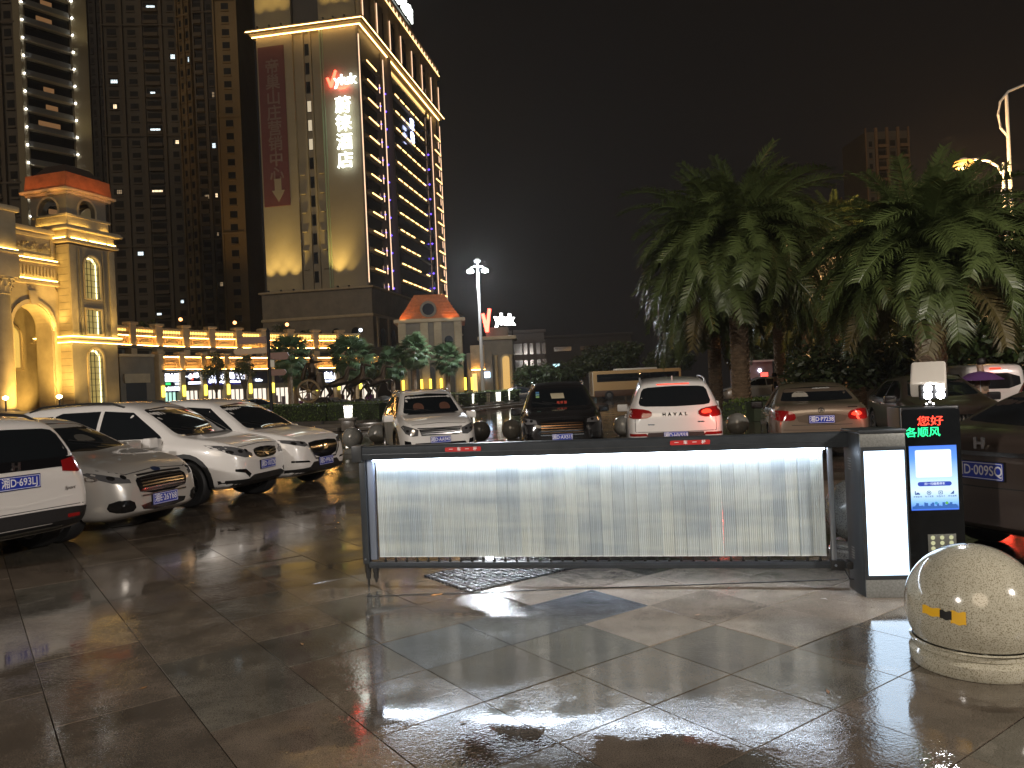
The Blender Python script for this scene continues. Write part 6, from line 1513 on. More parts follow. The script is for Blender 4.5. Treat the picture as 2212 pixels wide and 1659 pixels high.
def fan_mesh(r_, seed):
    rnd = random.Random(seed); q = MB(); q.tube([(0,0,0),(r_*.45,0,.05),(r_*.8,0,0)], [.02,.015,.01], 4); c_ = Vector((r_*.8, 0, 0)); n_ = 17
    for k in range(n_):
        a = R(-115+230*k/(n_-1)); L_ = r_*.62*rnd.uniform(.85, 1.05); d_ = Vector((math.cos(a), math.sin(a), 0)); w_ = Vector((-d_.y, d_.x, 0))*L_*.085
        q.add([c_, c_+d_*L_*.6+w_+Vector((0,0,.03)), c_+d_*L_-Vector((0,0,L_*.35)), c_+d_*L_*.6-w_], [(0,1,2,3)])
    return q.mesh('fan_leaf', mat("fan_palm_leaf", (.075, .125, .055), .4, noise=(2, .3)))
fans = [fan_mesh(1.25, s_) for s_ in range(4)]
def fan_palm(label, px, Y, zc, r_=1.0, nl=46, seed=0):
    rnd = random.Random(seed); p = gx(px, Y); t = thing('fan_palm', label, 'palm tree', p, rnd.uniform(0, 6), 'fan palms in front of the arcade')
    n_ = 12; MB().lathe([(.20-.004*k+(.02 if k % 2 else 0), zc*k/n_) for k in range(n_+1)], 10).build('trunk', barkm, t)
    for i in range(nl):
        az = i*2.4; el = R(78-150*(i/nl)**.9); s_ = r_*rnd.uniform(.85, 1.1); o_ = link('fan_leaf', fans[i % 4], t)
        o_.matrix_local = Matrix.Translation((0, 0, zc)) @ Matrix.Rotation(az, 4, 'Z') @ Matrix.Rotation(-el, 4, 'Y') @ Matrix.Rotation(rnd.uniform(-.4, .4), 4, 'X') @ Matrix.Diagonal((s_, s_, s_, 1))
fan_palm('bright fan palm standing left of the orange roofed pavilion', 896, 60, 4.6, .95, 50, 1)
fan_palm('fan palm with a tall thin trunk in front of the pavilion wall', 968, 64, 4.0, .9, 44, 2)
fan_palm('dark fan palm right behind the bronze sculpture', 763, 62, 4.4, 1.25, 54, 3)
fan_palm('shaggy fan palm just right of the signpost', 628, 58, 4.7, 1.1, 46, 4)
fan_palm('lower fan palm between the sculpture and the pavilion', 850, 66, 3.9, 1.0, 40, 5)
fan_palm('dim fan palm left of the shaggy one', 640, 66, 3.3, .8, 34, 6)

def leaf_cloud(q, c, rad, n_, sz, rnd, shell=.55):
    for _ in range(n_):
        d_ = Vector((rnd.gauss(0, 1), rnd.gauss(0, 1), rnd.gauss(0, 1))).normalized(); p = Vector(c)+Vector((d_.x*rad[0], d_.y*rad[1], d_.z*rad[2]))*rnd.uniform(shell, 1.0)
        u = Vector((rnd.gauss(0, 1), rnd.gauss(0, 1), rnd.gauss(0, .6))).normalized(); v = u.cross(Vector((rnd.gauss(0, 1), rnd.gauss(0, 1), rnd.gauss(0, 1)))).normalized(); s_ = sz*rnd.uniform(.6, 1.3)
        q.add([p-u*s_, p-v*s_*.45, p+u*s_, p+v*s_*.45], [(0, 1, 2, 3)])
treel = mat("tree_leaf", (.055, .075, .028), .45, noise=(.5, .4)); bushl = mat("bush_leaf", (.045, .075, .022), .42, noise=(.8, .4))
def tree(label, px, Y, H_, R_, group, seed=0, m_=None, nm='leafy_tree', base=None):
    rnd = random.Random(seed); p = gx(px, Y); t = thing(nm, label, 'tree' if nm == 'leafy_tree' else 'bush', p, 0, group)
    q = MB(); th = H_*.35; q.tube([(0,0,0),(.05,.05,th*.6),(.1,0,th)], [.16,.13,.10], 7)
    for k in range(6):
        a = k*1.1+seed; q.tube([(.1,0,th*.85),(R_*.35*math.cos(a),R_*.35*math.sin(a),th+H_*.2),(R_*.6*math.cos(a),R_*.6*math.sin(a),th+H_*.38)], [.07,.05,.02], 5)
    q.build('trunk', bark2, t); c = MB()
    for k in range(12):
        a = k*2.4+seed; rr_ = R_*.62*math.sqrt((k+.5)/12); zc = th + (H_-th)*(.28+.5*rnd.random()) if base is None else base+(H_-base)*(.25+.5*rnd.random())
        sr_ = R_*rnd.uniform(.32, .5); leaf_cloud(c, (rr_*math.cos(a), rr_*math.sin(a), zc), (sr_, sr_, sr_*.8), 230, R_*.055+.03, rnd)
    c.build('crown', m_ or treel, t)
TG = 'dark trees and shrubs beyond the square'
for a in (('round dark shrub left of the black suv roof in front of the pale block', 1160, 70, 3.6, 2.6, TG, 1), ('dark tree beyond the coach left of the palms', 1290, 95, 5.6, 3.6, TG, 2), ('feathery tree above the coach roof', 1350, 90, 6.6, 3.0, TG, 3),
          ('low dark tree between the pale block and the coach', 1215, 88, 3.6, 3.2, TG, 4), ('dark round bush behind the bronze saloon roof', 1775, 27, 2.6, 1.7, TG, 5), ('dark bush between the middle palm and the second palm', 1905, 27, 2.7, 1.8, TG, 6),
          ('large bush right of the second palm trunk, lit by the street lamp', 2085, 27, 3.6, 2.3, TG, 7), ('bushy tree right of the second palm near the small poles', 2040, 36, 4.6, 2.8, TG, 8), ('dark tree behind the gate tower roof, left', 300, 84, 11.0, 5.0, TG, 9),
          ('dark domed tree above the arcade in front of the hotel foot', 640, 105, 12.4, 4.0, TG, 10), ('dark tree above the arcade between the orange globe lamps', 450, 100, 10.5, 5.0, TG, 11), ('small yellow green bush in front of the arcade wall', 528, 73.6, 6.6, 1.2, TG, 12),
          ('dark tree in front of the arcade left of the signpost', 466, 73.3, 6.7, 1.4, TG, 13), ('dark tree between the hotel foot and pavilion', 812, 76, 4.6, 2.0, TG, 14), ('dark hedge like tree beyond the palms in the centre', 1450, 85, 5.0, 3.5, TG, 15), ('dark tree mass behind the far palms', 1720, 70, 6.2, 6.5, TG, 16), ('bush at the right edge behind the van', 2190, 34, 3.0, 2.4, TG, 17)):
    tree(*a, m_=bushl if a[-1] in (7, 8, 12) else treel)

def hedge(label, pts, w_, z0, z1, seed, dens=260, m_=None, kerb=True):
    rnd = random.Random(seed); t = thing('clipped_hedge', label, 'hedge', (pts[0].x, pts[0].y, 0), 0, 'clipped hedges round the island'); o0 = pts[0]; q = MB(); core = MB(); kb = MB()
    for a, b in zip(pts, pts[1:]):
        d_ = b-a; L_ = d_.length; d_.normalize(); n_ = Vector((d_.y, -d_.x, 0)); aa = a-o0
        A = Matrix.Translation(aa) @ Matrix.Rotation(math.atan2(d_.y, d_.x), 4, 'Z'); core.M = A; core.box(0, L_, -w_/2+.06, w_/2-.06, 0, z1-.06)
        kb.M = A; kb.box(0, L_, -w_/2-.25, -w_/2-.02, 0, z0)
        for _ in range(int(L_*dens)):
            f_ = rnd.random(); s_ = rnd.uniform(.03, .065); x = rnd.uniform(0, L_)
            if f_ < .5: y, z = -w_/2+rnd.gauss(0, .03), rnd.uniform(z0, z1)
            else: y, z = rnd.uniform(-w_/2, w_/2), z1+rnd.gauss(0, .03)
            u = Vector((rnd.gauss(0, 1), rnd.gauss(0, 1), rnd.gauss(0, 1))).normalized(); v = u.cross(Vector((rnd.gauss(0, 1), .3, rnd.gauss(0, 1)))).normalized(); p = Vector((x, y, z))
            q.M = A; q.add([p-u*s_, p-v*s_*.5, p+u*s_, p+v*s_*.5], [(0,1,2,3)])
    core.build('hedge_core', mat("hedge_core", (.02, .03, .012), .8), t); q.build('foliage', m_ or mat("hedge_leaf", (.10, .15, .035), .4), t)
    if kerb: kb.build('kerb', mat("wet_dark_kerb", (.10, .09, .08), .2), t)
hedge('long clipped green hedge left of the front facing white suv', [gx(560, 41), gx(640, 38.5), gx(720, 37), gx(830, 36)], 1.2, .35, 1.15, 1)
hedge('clipped hedge curving away behind the front facing white suv', [gx(925, 50), gx(1000, 54), gx(1060, 58), gx(1125, 63)], 1.4, .3, 1.25, 2, 130)
hedge('low bright hedge under the tallest palm beside the bronze saloon', [gx(1575, 27.5), gx(1625, 27), gx(1650, 30)], 1.6, .1, .75, 3)
hedge('low hedge far left behind the parked white suv roof', [gx(60, 40), gx(150, 40)], 1.2, .3, 1.1, 4, 130)
# dark turf island with low terrace walls
isl = MB(); outl = [gx(560, 42), gx(850, 37.5), gx(930, 51), gx(1120, 64), gx(1000, 72), gx(590, 72), gx(500, 60)]
isl.prism([(p.x, p.y) for p in outl], -.02, .28, 'z'); o = isl.build('island_bed', mat("wet_black_soil", (.02, .02, .02), .45, noise=(1, .4), bump=(3, .4, .05))); tag(o, None, None, None, 'structure')
t = thing('pool_steps', 'dark wet stone steps and low wall curving along the island edge', 'steps', (0, 0, 0))
stp = mat("wet_step_stone", (.13, .115, .10), .16)
for k, (dz, off) in enumerate(((.14, -1.9), (.28, -1.3))):
    for j, (a, b) in enumerate(zip([gx(690, 35.2), gx(760, 34.6), gx(850, 35.3), gx(930, 46), gx(1010, 52.5), gx(1080, 57.5)], [gx(760, 34.6), gx(850, 35.3), gx(930, 46), gx(1010, 52.5), gx(1080, 57.5), gx(1135, 62)])):
        d_ = (b-a); L_ = d_.length; q = MB(); q.M = Matrix.Translation(a) @ Matrix.Rotation(math.atan2(d_.y, d_.x), 4, 'Z'); q.box(0, L_, off+.6, off+1.25, -.01, dz); q.build('step', stp, t, bevel=.02)
# rock mound
rnd = random.Random(4); t = thing('rock_mound', 'low dark rock mound under the bronze chariot sculpture', 'rocks', gx(760, 58)); rk = mat("dark_wet_rock", (.06, .055, .05), .4, noise=(1.5, .4), bump=(5, .5, .05))
for k in range(22):
    bm = bmesh.new(); bmesh.ops.create_icosphere(bm, subdivisions=2, radius=1)
    for v in bm.verts: v.co *= rnd.uniform(.8, 1.15)
    s_ = rnd.uniform(.35, .8); bm.transform(Matrix.Translation((-3.6+.36*k, rnd.uniform(-.6, .4), .5+rnd.uniform(0, .5))) @ Matrix.Diagonal((s_*1.3, s_, s_*.6, 1)))
    me = bpy.data.meshes.new('rock'); bm.to_mesh(me); bm.free(); me.materials.append(rk); link('rock', me, t)

# ================================================================= BRONZE CHARIOT GROUP
brz = mat("wet_bronze", (.05, .034, .02), .35, metal=.6, noise=(3, .4))
def skin(name, verts, edges, rads, m_, parent, M=None, sub=1, root=0):
    me = bpy.data.meshes.new(name); me.from_pydata(verts, edges, []); ob = link(name, me)
    ob.modifiers.new('s', 'SKIN').use_smooth_shade = True
    for v, r_ in zip(me.skin_vertices[0].data, rads): v.radius = (r_, r_) if not hasattr(r_, '__len__') else r_
    me.skin_vertices[0].data[root].use_root = True
    md = ob.modifiers.new('u', 'SUBSURF'); md.levels = sub; md.render_levels = sub
    bpy.context.view_layer.update(); me2 = bpy.data.meshes.new_from_object(ob.evaluated_get(bpy.context.evaluated_depsgraph_get())); bpy.data.objects.remove(ob)
    me2.materials.clear(); me2.materials.append(m_); me2.name = name
    if M: me2.transform(M)
    return link(name, me2, parent)
def horse(label, loc, rz, rear):
    t = thing('bronze_horse', label, 'statue', loc, rz, 'bronze horses of the chariot group')
    v = [(-.75,0,1.35),(-.2,0,1.32),(.35,0,1.36),(.62,0,1.55),(.85,0,1.95),(1.05,0,2.2),(1.38,0,2.0),(1.55,0,1.88),
         (.55,.18,1.2),(.75,.18,.85),(.62,.18,.5),(.8,.18,.2),(.55,-.18,1.2),(1.05,-.18,1.15),(1.25,-.18,.85),(1.05,-.18,.6),
         (-.75,.2,1.2),(-.6,.2,.75),(-.95,.2,.5),(-.85,.2,.05),(-.8,-.2,1.2),(-.75,-.2,.75),(-1.15,-.2,.5),(-1.1,-.2,.05),(-1.05,0,1.3),(-1.35,0,1.0),(-1.5,0,.6)]
    e = [(0,1),(1,2),(2,3),(3,4),(4,5),(5,6),(6,7),(2,8),(8,9),(9,10),(10,11),(2,12),(12,13),(13,14),(14,15),(0,16),(16,17),(17,18),(18,19),(0,20),(20,21),(21,22),(22,23),(0,24),(24,25),(25,26)]
    r_ = [.30,.27,.30,.22,.15,.13,.09,.06,.14,.08,.05,.05,.14,.08,.05,.05,.17,.10,.06,.06,.17,.10,.06,.06,.07,.09,.04]
    skin('body', v, e, r_, brz, t, Matrix.Translation((0, 0, .25)) @ Matrix.Rotation(-rear, 4, 'Y'), 1, 1)
    MB().prism([(.55,1.85),(.75,2.35),(1.0,2.62),(1.1,2.5),(.85,2.0)], -.03, .03, 'y').build('mane', brz, t).matrix_local = Matrix.Rotation(-rear, 4, 'Y')
    MB().prism([(1.0,2.55),(1.08,2.75),(1.12,2.5)], -.08, -.03, 'y').build('ear', brz, t).matrix_local = Matrix.Rotation(-rear, 4, 'Y')
base = gx(775, 57)
horse('rearing bronze horse nearest the chariot, left of the group', gx(740, 57)+Vector((0, 0, .8)), R(8), R(12))
horse('bronze horse with raised head in the middle of the group', gx(785, 56)+Vector((0, 0, .9)), R(-12), R(22))
horse('leading bronze horse on the right of the group, hooves lifted', gx(825, 57.5)+Vector((0, 0, .8)), R(5), R(18))
ct = thing('bronze_chariot', 'bronze chariot with a large spoked wheel at the left of the sculpture', 'statue', gx(672, 56)+Vector((0, 0, 1.0)))
q = MB().ringwall([(.85*math.cos(R(15*k)), .85+.85*math.sin(R(15*k))) for k in range(24)], [(.70*math.cos(R(15*k)), .85+.70*math.sin(R(15*k))) for k in range(24)], -.7, -.55); 
for k in range(8):
    a = R(45*k/1+10); q.tube([(0,-.62,.85),(.74*math.cos(a),-.62,.85+.74*math.sin(a))], .04, 5)
q.lathe([(0,-.76),(.16,-.74),(.16,-.5),(0,-.5)], 12, (0, 0, .85), axis='y'); q.build('wheel', mat("bronze_light", (.17, .12, .06), .4, metal=.5), ct)
MB().prism([(-.7,.9),(.9,.9),(1.0,1.2),(.9,2.1),(.6,2.2),(.5,1.4),(-.6,1.3)], -.5, .5, 'y').build('chariot_body', brz, ct, bevel=.05)
MB().tube([(.9,0,1.1),(2.2,0,1.3),(3.6,0,1.5)], .05, 6).build('draw_pole', brz, ct)
dr = thing('bronze_charioteer', 'tall bronze robed figure with a raised arm driving the chariot', 'statue', gx(676, 56.4)+Vector((0, 0, 2.0)))
vv = [(0,0,1.3),(0,0,1.0),(0,0,.5),(-.1,0,0),(.02,0,1.75),(.03,0,2.05),(.06,0,2.25),(.08,0,2.42),(.1,-.28,2.0),(.5,-.35,1.95),(.9,-.3,2.0),(0,.28,2.0),(-.2,.4,2.4),(-.1,.42,2.85),(-.35,.1,1.9),(-.6,.12,1.3),(-.75,.1,.6)]
skin('body', vv, [(0,1),(1,2),(2,3),(0,4),(4,5),(5,6),(6,7),(5,8),(8,9),(9,10),(5,11),(11,12),(12,13),(4,14),(14,15),(15,16)], [.30,.33,.38,.42,.26,.20,.10,.17,.12,.08,.06,.12,.08,.06,.14,.18,.16], brz, dr, None, 1, 0)

# ================================================================= SIGNPOST
sp = gx(585, 25); sg = thing('direction_signpost', 'dark street signpost with brown direction boards pointing both ways', 'signpost', sp)
pm = mat("dark_post_paint", (.02, .02, .022), .35); MB().lathe([(0,0),(.10,0),(.10,.12),(.055,.16),(.055,3.75),(.07,3.78),(0,3.9)], 14).build('pole', pm, sg, smooth=True)
brn = mat("sign_brown_board", (.11, .035, .012), .45); tanb = mat("sign_tan_board", (.33, .22, .11), .45)
for (x0, x1, z, h_, m_, dr_) in ((-1.0, -.06, 3.50, .22, brn, -1), (-1.14, -.06, 3.16, .20, tanb, -1), (.06, .66, 2.95, .24, brn, 1), (.06, .56, 2.42, .20, brn, 1)):
    a, b = (x0, x1); pl = [(a,z),(a+.06*(dr_ < 0),z-h_/2),(b-.06*(dr_ > 0),z-h_/2),(b,z),(b-.06*(dr_ > 0),z+h_/2),(a+.06*(dr_ < 0),z+h_/2)]
    MB().prism(pl, -.05, -.01, 'y').build('direction_board', m_, sg)
MB().box(.05, .17, -.05, 0, 2.60, 2.86).build('small_plate', mat("pale_plate", (.5, .48, .40), .5), sg)

# ================================================================= LANTERNS ON PEDESTALS
lw2 = glow("lantern_white", (1, .96, .82), 3.2); ped = mat("pedestal_stone", (.16, .14, .12), .25, noise=(3, .3))
def lantern(label, px, Y, s_=1.0, on=True, hz=.55):
    t = thing('bollard_lantern', label, 'lantern', gx(px, Y), 0, 'square lanterns along the island edge'); g_ = lw2 if on else mat("lantern_off", (.30, .28, .2), .4)
    boxo('pedestal', ped, t, -.26*s_, .26*s_, -.26*s_, .26*s_, 0, hz-.1, bevel=.03); boxo('pedestal_cap', ped, t, -.34*s_, .34*s_, -.34*s_, .34*s_, hz-.1, hz, bevel=.02)
    q = MB(); a, b = .13*s_, .16*s_; q.add([(-a,-a,hz),(a,-a,hz),(a,a,hz),(-a,a,hz),(-b,-b,hz+.52*s_),(b,-b,hz+.52*s_),(b,b,hz+.52*s_),(-b,b,hz+.52*s_)], [(0,3,2,1),(4,5,6,7),(0,1,5,4),(1,2,6,5),(2,3,7,6),(3,0,4,7)]); q.build('lantern_glass', g_, t)
    q = MB()
    for k in range(4):
        M_ = Matrix.Rotation(R(90*k), 4, 'Z'); q.M = M_
        for x in (-1, -.3, .3, 1): q.add([(x*a-.012,-a-.012,hz),(x*a+.012,-a-.012,hz),(x*b+.012,-b-.012,hz+.52*s_),(x*b-.012,-b-.012,hz+.52*s_)], [(0,1,2,3)])
        for z in (.0, .17, .35, .5): q.box(-b-.01, b+.01, -b-.018+ (b-a)*(1-z/.52), -b-.008+(b-a)*(1-z/.52), hz+z*s_, hz+(z+.02)*s_)
    q.build('lantern_frame', dark, t); boxo('lantern_cap', dark, t, -b-.03, b+.03, -b-.03, b+.03, hz+.525*s_, hz+.56*s_)
lantern('square white lantern on its pedestal in front of the hedge, left of the white suv', 750, 33.5, 1.05)
for px, Y, on, lb in ((983, 52, False, 'unlit lantern in the row behind the white suv, leftmost'), (1017, 54, True, 'brightest lantern in the row below the lamp mast'), (1052, 56, False, 'dim lantern in the row just right of the lamp mast'), (1075, 57.5, True, 'lit lantern third from the right end of the row by the black suv'), (1095, 59.5, True, 'lit lantern second from the right end of the row by the black suv'), (1112, 61.5, True, 'rightmost lit lantern of the row by the black suv')):
    lantern(lb, px, Y, 1.35, on, .45)

# ================================================================= LAMP MASTS AND STREET LAMPS
whp = mat("white_pole_paint", (.55, .55, .53), .4); band = mat("dark_blue_band", (.01, .015, .05), .5)
def mast(label, loc, H_, e_, col, glowm):
    t = thing('lamp_mast', label, 'street lamp', loc, 0, 'tall floodlight masts of the square')
    MB().lathe([(0,0),(.22,0),(.22,.4),(.16,.45),(.08,H_-.2),(.06,H_+.5),(0,H_+.55)], 14).build('pole', whp, t, smooth=True)
    MB().tube([(-.62,0,H_-.2),(-.3,0,H_-.02),(0,0,H_-.05),(.3,0,H_-.02),(.62,0,H_-.2)], .04, 6).build('crossarm', whp, t)
    for k, x in enumerate((-.55, 0, .55)):
        q = MB().lathe([(0,.05),(.15,.0),(.19,-.12),(.0,-.12)], 14, (x, -.12, H_-.2 if x else H_+.55)); h_ = q.build('lamp_head', whp, t, smooth=True)
        MB().lathe([(0,-.10),(.26,-.13),(.22,-.27),(0,-.34)], 14, (x, -.12, H_-.2 if x else H_+.55)).build('lamp_lens', glowm if x else glow("mast_dim", (.9, .95, 1), 1.5), h_, smooth=True)
    d_ = bpy.data.lights.new('mast_light', 'POINT'); d_.energy = e_; d_.color = col; d_.shadow_soft_size = .5
    o_ = bpy.data.objects.new('mast_light', d_); COL.objects.link(o_); o_.parent = t; o_.location = (0, -.4, H_-.75)
mast('tall white lamp mast with twin cold white lamps right of the pavilion', gx(1043, 58), 10.7, 5200, (.86, .93, 1), glow("mast_lamp", (.9, .96, 1), 90))
mast('unseen white lamp mast put in behind the viewer at the right', Vector((15.0, -7, 0)), 10.7, 15000, (1, .90, .80), MATS["mast_lamp"])  # unseen mast, placed to give car fronts and palms their light
mast('unseen white lamp mast put in behind the viewer at the left', Vector((-17, -9, 0)), 10.7, 12000, (1, .92, .84), MATS["mast_lamp"])  # unseen mast, put in to lift car sides and the left paving
# twin-arm white street poles at the right
Yp = 35
def pole(label, px_b, px_t, py_t, Y, arm, lit, e_=0):
    a = gx(px_b, Y); tp = at(px_t, py_t, Y); t = thing('street_lamp', label, 'street lamp', a, 0, 'white street lamps on the right'); H_ = tp.z
    MB().tube([(0,0,0),(0,0,H_*.5),(0,0,H_)], [.12,.10,.07], 10).build('pole', whp, t, smooth=True)
    for z in (4.4, 9.0):
        if z < H_-1: MB().lathe([(.125,z),(.135,z),(.135,z+.35),(.125,z+.35)], 12).build('band', band, t)
    MB().tube([Vector(p) for p in arm(H_)], .055, 8).build('arm', whp, t, smooth=True)
    end = arm(H_)[-1]
    MB().lathe([(0,.10),(.16,.05),(.22,-.06),(0,-.06)], 12, end).build('lamp_head', whp, t, smooth=True)
    if lit:
        MB().lathe([(0,-.02),(.34,-.065),(.42,-.20),(.28,-.38),(0,-.45)], 16, end).build('lamp_lens', glow("sodium_lamp", (1, .42, .06), 3.2), t, smooth=True)
        d_ = bpy.data.lights.new('sodium_light', 'POINT'); d_.energy = e_; d_.color = (1, .55, .22); d_.shadow_soft_size = .3
        o_ = bpy.data.objects.new('sodium_light', d_); COL.objects.link(o_); o_.parent = t; o_.location = (end[0], end[1], end[2]-1.0)
    return t
pole('white street lamp with a glaring orange lamp on a curved arm over the second palm', 2186, 2170, 352, 34, lambda H_: [(0,0,H_-1.2),(-.02,0,H_-.6),(-.22,0,H_-.15),(-.6,0,H_+.12),(-1.1,0,H_+.22),(-1.75,0,H_+.22)], True, 2600)
pole('tallest white street pole with a looped top arm, unlit, at the right edge', 2200, 2172, 205, 35, lambda H_: [(0,0,H_-1.9),(-.32,0,H_-1.5),(-.42,0,H_-.9),(-.3,0,H_-.3),(.1,0,H_+.15),(.9,0,H_+.45),(1.8,0,H_+.55)], False)
pole('small unlit street pole beyond the middle palm', 1926, 1921, 700, 62, lambda H_: [(0,0,H_-.8),(.3,0,H_-.2),(.9,0,H_-.05),(1.5,0,H_-.1)], False)
pole('pair of thin pale poles beside the second palm, right', 2113, 2107, 640, 55, lambda H_: [(0,0,H_-1.6),(.2,0,H_-.5),(.8,0,H_-.1),(1.4,0,H_-.1)], False)
pole('thick pale pole just right of the second palm trunk', 2032, 2028, 655, 48, lambda H_: [(0,0,H_-1.0),(-.2,0,H_-.3),(-.8,0,H_+.1)], False)
# road sign board behind the poles
sb_ = thing('road_sign', 'pale back of a road sign board between the palm and the white poles', 'road sign', gx(2150, 42))
p = at(2150, 655, 42); boxo('sign_panel', mat("sign_back", (.35, .33, .28), .5), sb_, -.9, .6, -.05, 0, p.z-.3, p.z+.35); MB().tube([(-1.2,0,p.z),(1.6,0,p.z)], .06, 6).build('gantry', whp, sb_); MB().tube([(1.5,0,0),(1.5,0,p.z+.3)], .1, 8).build('pole', whp, sb_)
# vertical red sign and small lamps among the trunks
rs_ = thing('red_light_sign', 'small upright red glowing sign seen between palm trunks', 'sign', gx(1651, 60)); v = at(1651, 821, 60)
boxo('sign_box', glow("red_sign_glow", (1, .08, .06), 2.6), rs_, -.25, .25, -.1, .1, max(.4, v.z-.8), v.z+.6); boxo('sign_leg', dark, rs_, -.05, .05, -.05, .05, 0, .4)
wl_ = thing('kiosk_booth', 'small pale roadside booth with cold lights beyond the palm trunks', 'booth', gx(1628, 64)); boxo('booth_wall', mat("booth_grey", (.22, .18, .18), .6), wl_, -1.4, 1.6, 0, 2, 0, 2.6, bevel=.05); boxo('booth_roof', whp, wl_, -1.6, 1.8, -.3, 2.2, 2.6, 2.75)
for x in (-.6, .5): MB().lathe([(0,-.1),(.14,-.08),(.14,0),(0,0)], 12, (x, -.02, 1.9), axis='y').build('booth_lamp', glow("booth_lamp", (.75, .75, 1), 7), wl_)
spot(wl_, (0, -4, 2.2), (0, 0, .5), 60, (1, .3, .25), 120)
for i, (px, py, lab) in enumerate(((1673, 770, 'tiny white lamp high between the trunks'), (1776, 775, 'tiny amber lamp behind the middle palm'), (1625, 810, 'tiny lamp above the roadside booth'))):
    v = at(px, py, 70); t = thing('distant_lamp', lab, 'street lamp', (v.x, v.y, 0)); MB().lathe([(.06,0),(.04,v.z),(0,v.z)], 6).build('pole', dark, t); MB().lathe([(0,v.z-.18),(.2,v.z),(0,v.z+.18)], 10).build('lamp', glow("distant_lamp", (1, .85, .6), 12), t, smooth=True)

# ================================================================= PEOPLE AND UMBRELLA
def person(label, loc, rz, top, legs, skinc=(.35, .22, .15), sit=False, H_=1.68, arm_up=False):
    t = thing('person', label, 'person', loc, rz); s_ = H_/1.7
    hz = .95 if not sit else .80
    kn = [(.10,.0,.50),(.12,.02,.08),(.14,-.14,.04)] if not sit else [(.14,-.42,.74),(.16,-.36,.34),(.17,-.50,.28)]
    v = [(0,0,hz),(0,0,hz+.22),(0,-.01,hz+.42),(0,0,hz+.55),(0,-.02,hz+.66),(0,-.03,hz+.76)]; e = [(0,1),(1,2),(2,3),(3,4),(4,5)]; r_ = [.15,.13,.155,.065,.085,.085]
    for sg_ in (1, -1):
        b0 = len(v); v += [(sg_*.10,0,hz-.08)] + [(sg_*a, b, c) for a, b, c in kn]; e += [(0,b0),(b0,b0+1),(b0+1,b0+2),(b0+2,b0+3)]; r_ += [.095,.065,.045,.04]
        b1 = len(v); up_ = arm_up and sg_ > 0
        v += [(sg_*.19,0,hz+.46),(sg_*.24,-.02,hz+.20),(sg_*.2,-.22,hz+(.34 if up_ else .12)),(sg_*.17,-.30,hz+(.40 if up_ else .12))]; e += [(2,b1),(b1,b1+1),(b1+1,b1+2),(b1+2,b1+3)]; r_ += [.065,.048,.035,.032]
    skin('body', v, e, r_, mat("skin_tone", skinc, .5), t, Matrix.Diagonal((s_, s_, s_, 1)), 2, 0)
    # clothes and hair as their own layers
    def part_skin(nm, idx, ed, grow, m_): skin(nm, [v[i] for i in idx], ed, [r_[i]+grow if not hasattr(r_[i], '__len__') else r_[i] for i in idx], m_, t, Matrix.Diagonal((s_, s_, s_, 1)), 2, 0)
    part_skin('jacket', [0,1,2,10,11,12,18,19,20], [(0,1),(1,2),(2,3),(3,4),(4,5),(2,6),(6,7),(7,8)], .018, top)
    part_skin('trousers', [0,6,7,8,14,15,16], [(0,1),(1,2),(2,3),(0,4),(4,5),(5,6)], .016, legs)
    MB().lathe([(0,.11),(.07,.095),(.105,.03),(.10,-.04),(.085,-.06)], 14, (0, .015, hz+.77)).build('hair', mat("black_hair", (.012, .010, .010), .5), t, smooth=True)
    for sg_ in (1, -1): MB().box(sg_*.12-.045, sg_*.12+.045, -.20 if not sit else -.55, .04 if not sit else -.32, 0 if not sit else .22, .07 if not sit else .29).build('shoe', dark, t, bevel=.02)
    return t
jk = mat("beige_jacket", (.22, .16, .11), .7); dk = mat("dark_cloth", (.015, .015, .02), .7)
person('person in a beige jacket standing beside the white van under a purple umbrella', gx(2118, 19.0), R(200), jk, dk, arm_up=True)
um = thing('open_umbrella', 'open purple umbrella held beside the white van', 'umbrella', gx(2116, 18.8)); v = at(2116, 812, 18.8)
q = MB(); n_ = 8; vs = [(0,0,v.z+.12)]
for k in range(16):
    a = 2*math.pi*k/16; r2 = .52*(1 if k % 2 == 0 else .94); vs += [(r2*.5*math.cos(a), r2*.5*math.sin(a), v.z+.07), (r2*math.cos(a), r2*math.sin(a), v.z-.10)]
fs = []
for k in range(16):
    k2 = (k+1) % 16; fs += [(0, 1+2*k, 1+2*k2), (1+2*k, 2+2*k, 2+2*k2, 1+2*k2)]
q.add(vs, fs); q.build('canopy', mat("purple_cloth", (.14, .06, .20), .4), um, smooth=True)
MB().tube([(0,0,v.z-.75),(0,0,v.z+.18)], .008, 6).build('shaft', whp, um)
sc_ = gx(1673, 33)
person('person in dark clothes sitting on a scooter behind the bronze saloon', sc_, R(70), dk, dk, sit=True)
st_ = thing('motor_scooter', 'dark parked motor scooter under the seated person behind the bronze saloon', 'scooter', sc_, R(-20))
q = MB()
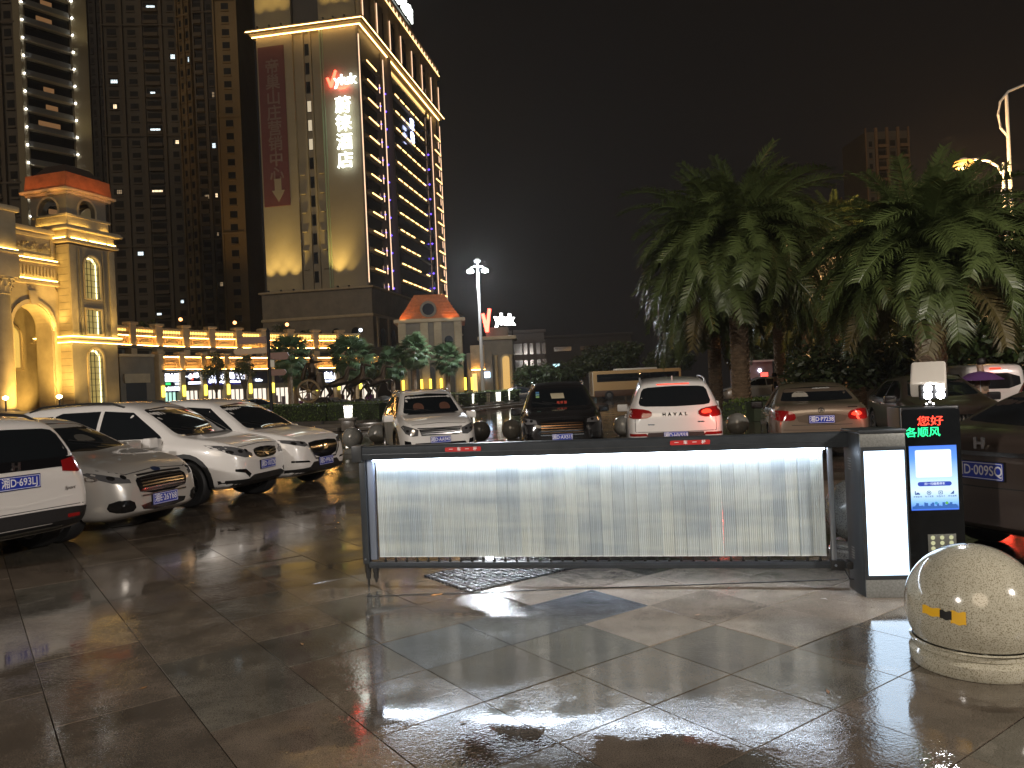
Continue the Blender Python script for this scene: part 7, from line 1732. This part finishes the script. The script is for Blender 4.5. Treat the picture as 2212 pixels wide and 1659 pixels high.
for x in (-.6, .62): q.lathe([(.15,-.05),(.23,-.055),(.25,0),(.23,.055),(.15,.05)], 20, (x, 0, .25), axis='y')
q.build('wheel', tyrem, st_, smooth=True)
MB().prism([(-.75,.45),(-.6,.72),(-.1,.74),(.05,.38),(.35,.36),(.48,.95),(.58,.95),(.52,.28),(-.5,.26)], -.13, .13, 'y').build('scooter_body', mat("scooter_dark", (.03, .03, .035), .3), st_, bevel=.03)
MB().tube([(.5,0,.9),(.44,0,1.06),(.44,-.28,1.08)], .015, 6).tube([(.44,0,1.06),(.44,.28,1.08)], .015, 6).build('handlebar', dark, st_)
# scattered wet leaves on the paving
lg_ = [((300, 1490), 40, 'tiny brown wet leaf at the lower left of the paving'), ((655, 1395), 120, 'tiny brown wet leaf left of the barrier foot'), ((1010, 1560), 200, 'tiny wet leaf lying in the bright reflection below the barrier'), ((1500, 1330), 10, 'tiny wet leaf on the brightened slabs below the right half of the barrier'), ((1790, 1500), 75, 'tiny wet leaf left of the big granite ball'), ((420, 1260), 160, 'tiny wet leaf in front of the silver car')]
for (px, py), a, lb in lg_:
    q = MB(); q.add([(0,0,.003),(.022,.010,.006),(.05,.004,.008),(.03,-.012,.005)], [(0,1,2,3)]); q.add([(.05,.004,.008),(.066,.006,.004),(.05,.006,.007)], [(0,1,2)])
    o = q.build('fallen_leaf', mat("leaf_brown", (.22, .11, .04), .35)); o.location = gp(px, py); o.rotation_euler = (0, 0, R(a)); tag(o, lb, 'leaf', 'fallen leaves on the wet paving')
# ================================================================= WET NIGHT AIR
hz = MB().box(-420, 420, -60, 330, -1.2, 170).build('haze', None); hz.data.materials.clear()
hm = bpy.data.materials.new("night_mist"); hm.use_nodes = True; n = hm.node_tree.nodes; l = hm.node_tree.links; n.clear()
ho = n.new('ShaderNodeOutputMaterial'); pv_ = n.new('ShaderNodeVolumePrincipled'); pv_.inputs['Density'].default_value = .00042; pv_.inputs['Color'].default_value = (.8, .8, .8, 1)
pv_.inputs['Anisotropy'].default_value = .55
l.new(pv_.outputs[0], ho.inputs['Volume']); hz.data.materials.append(hm); tag(hz, None, None, None, 'stuff')
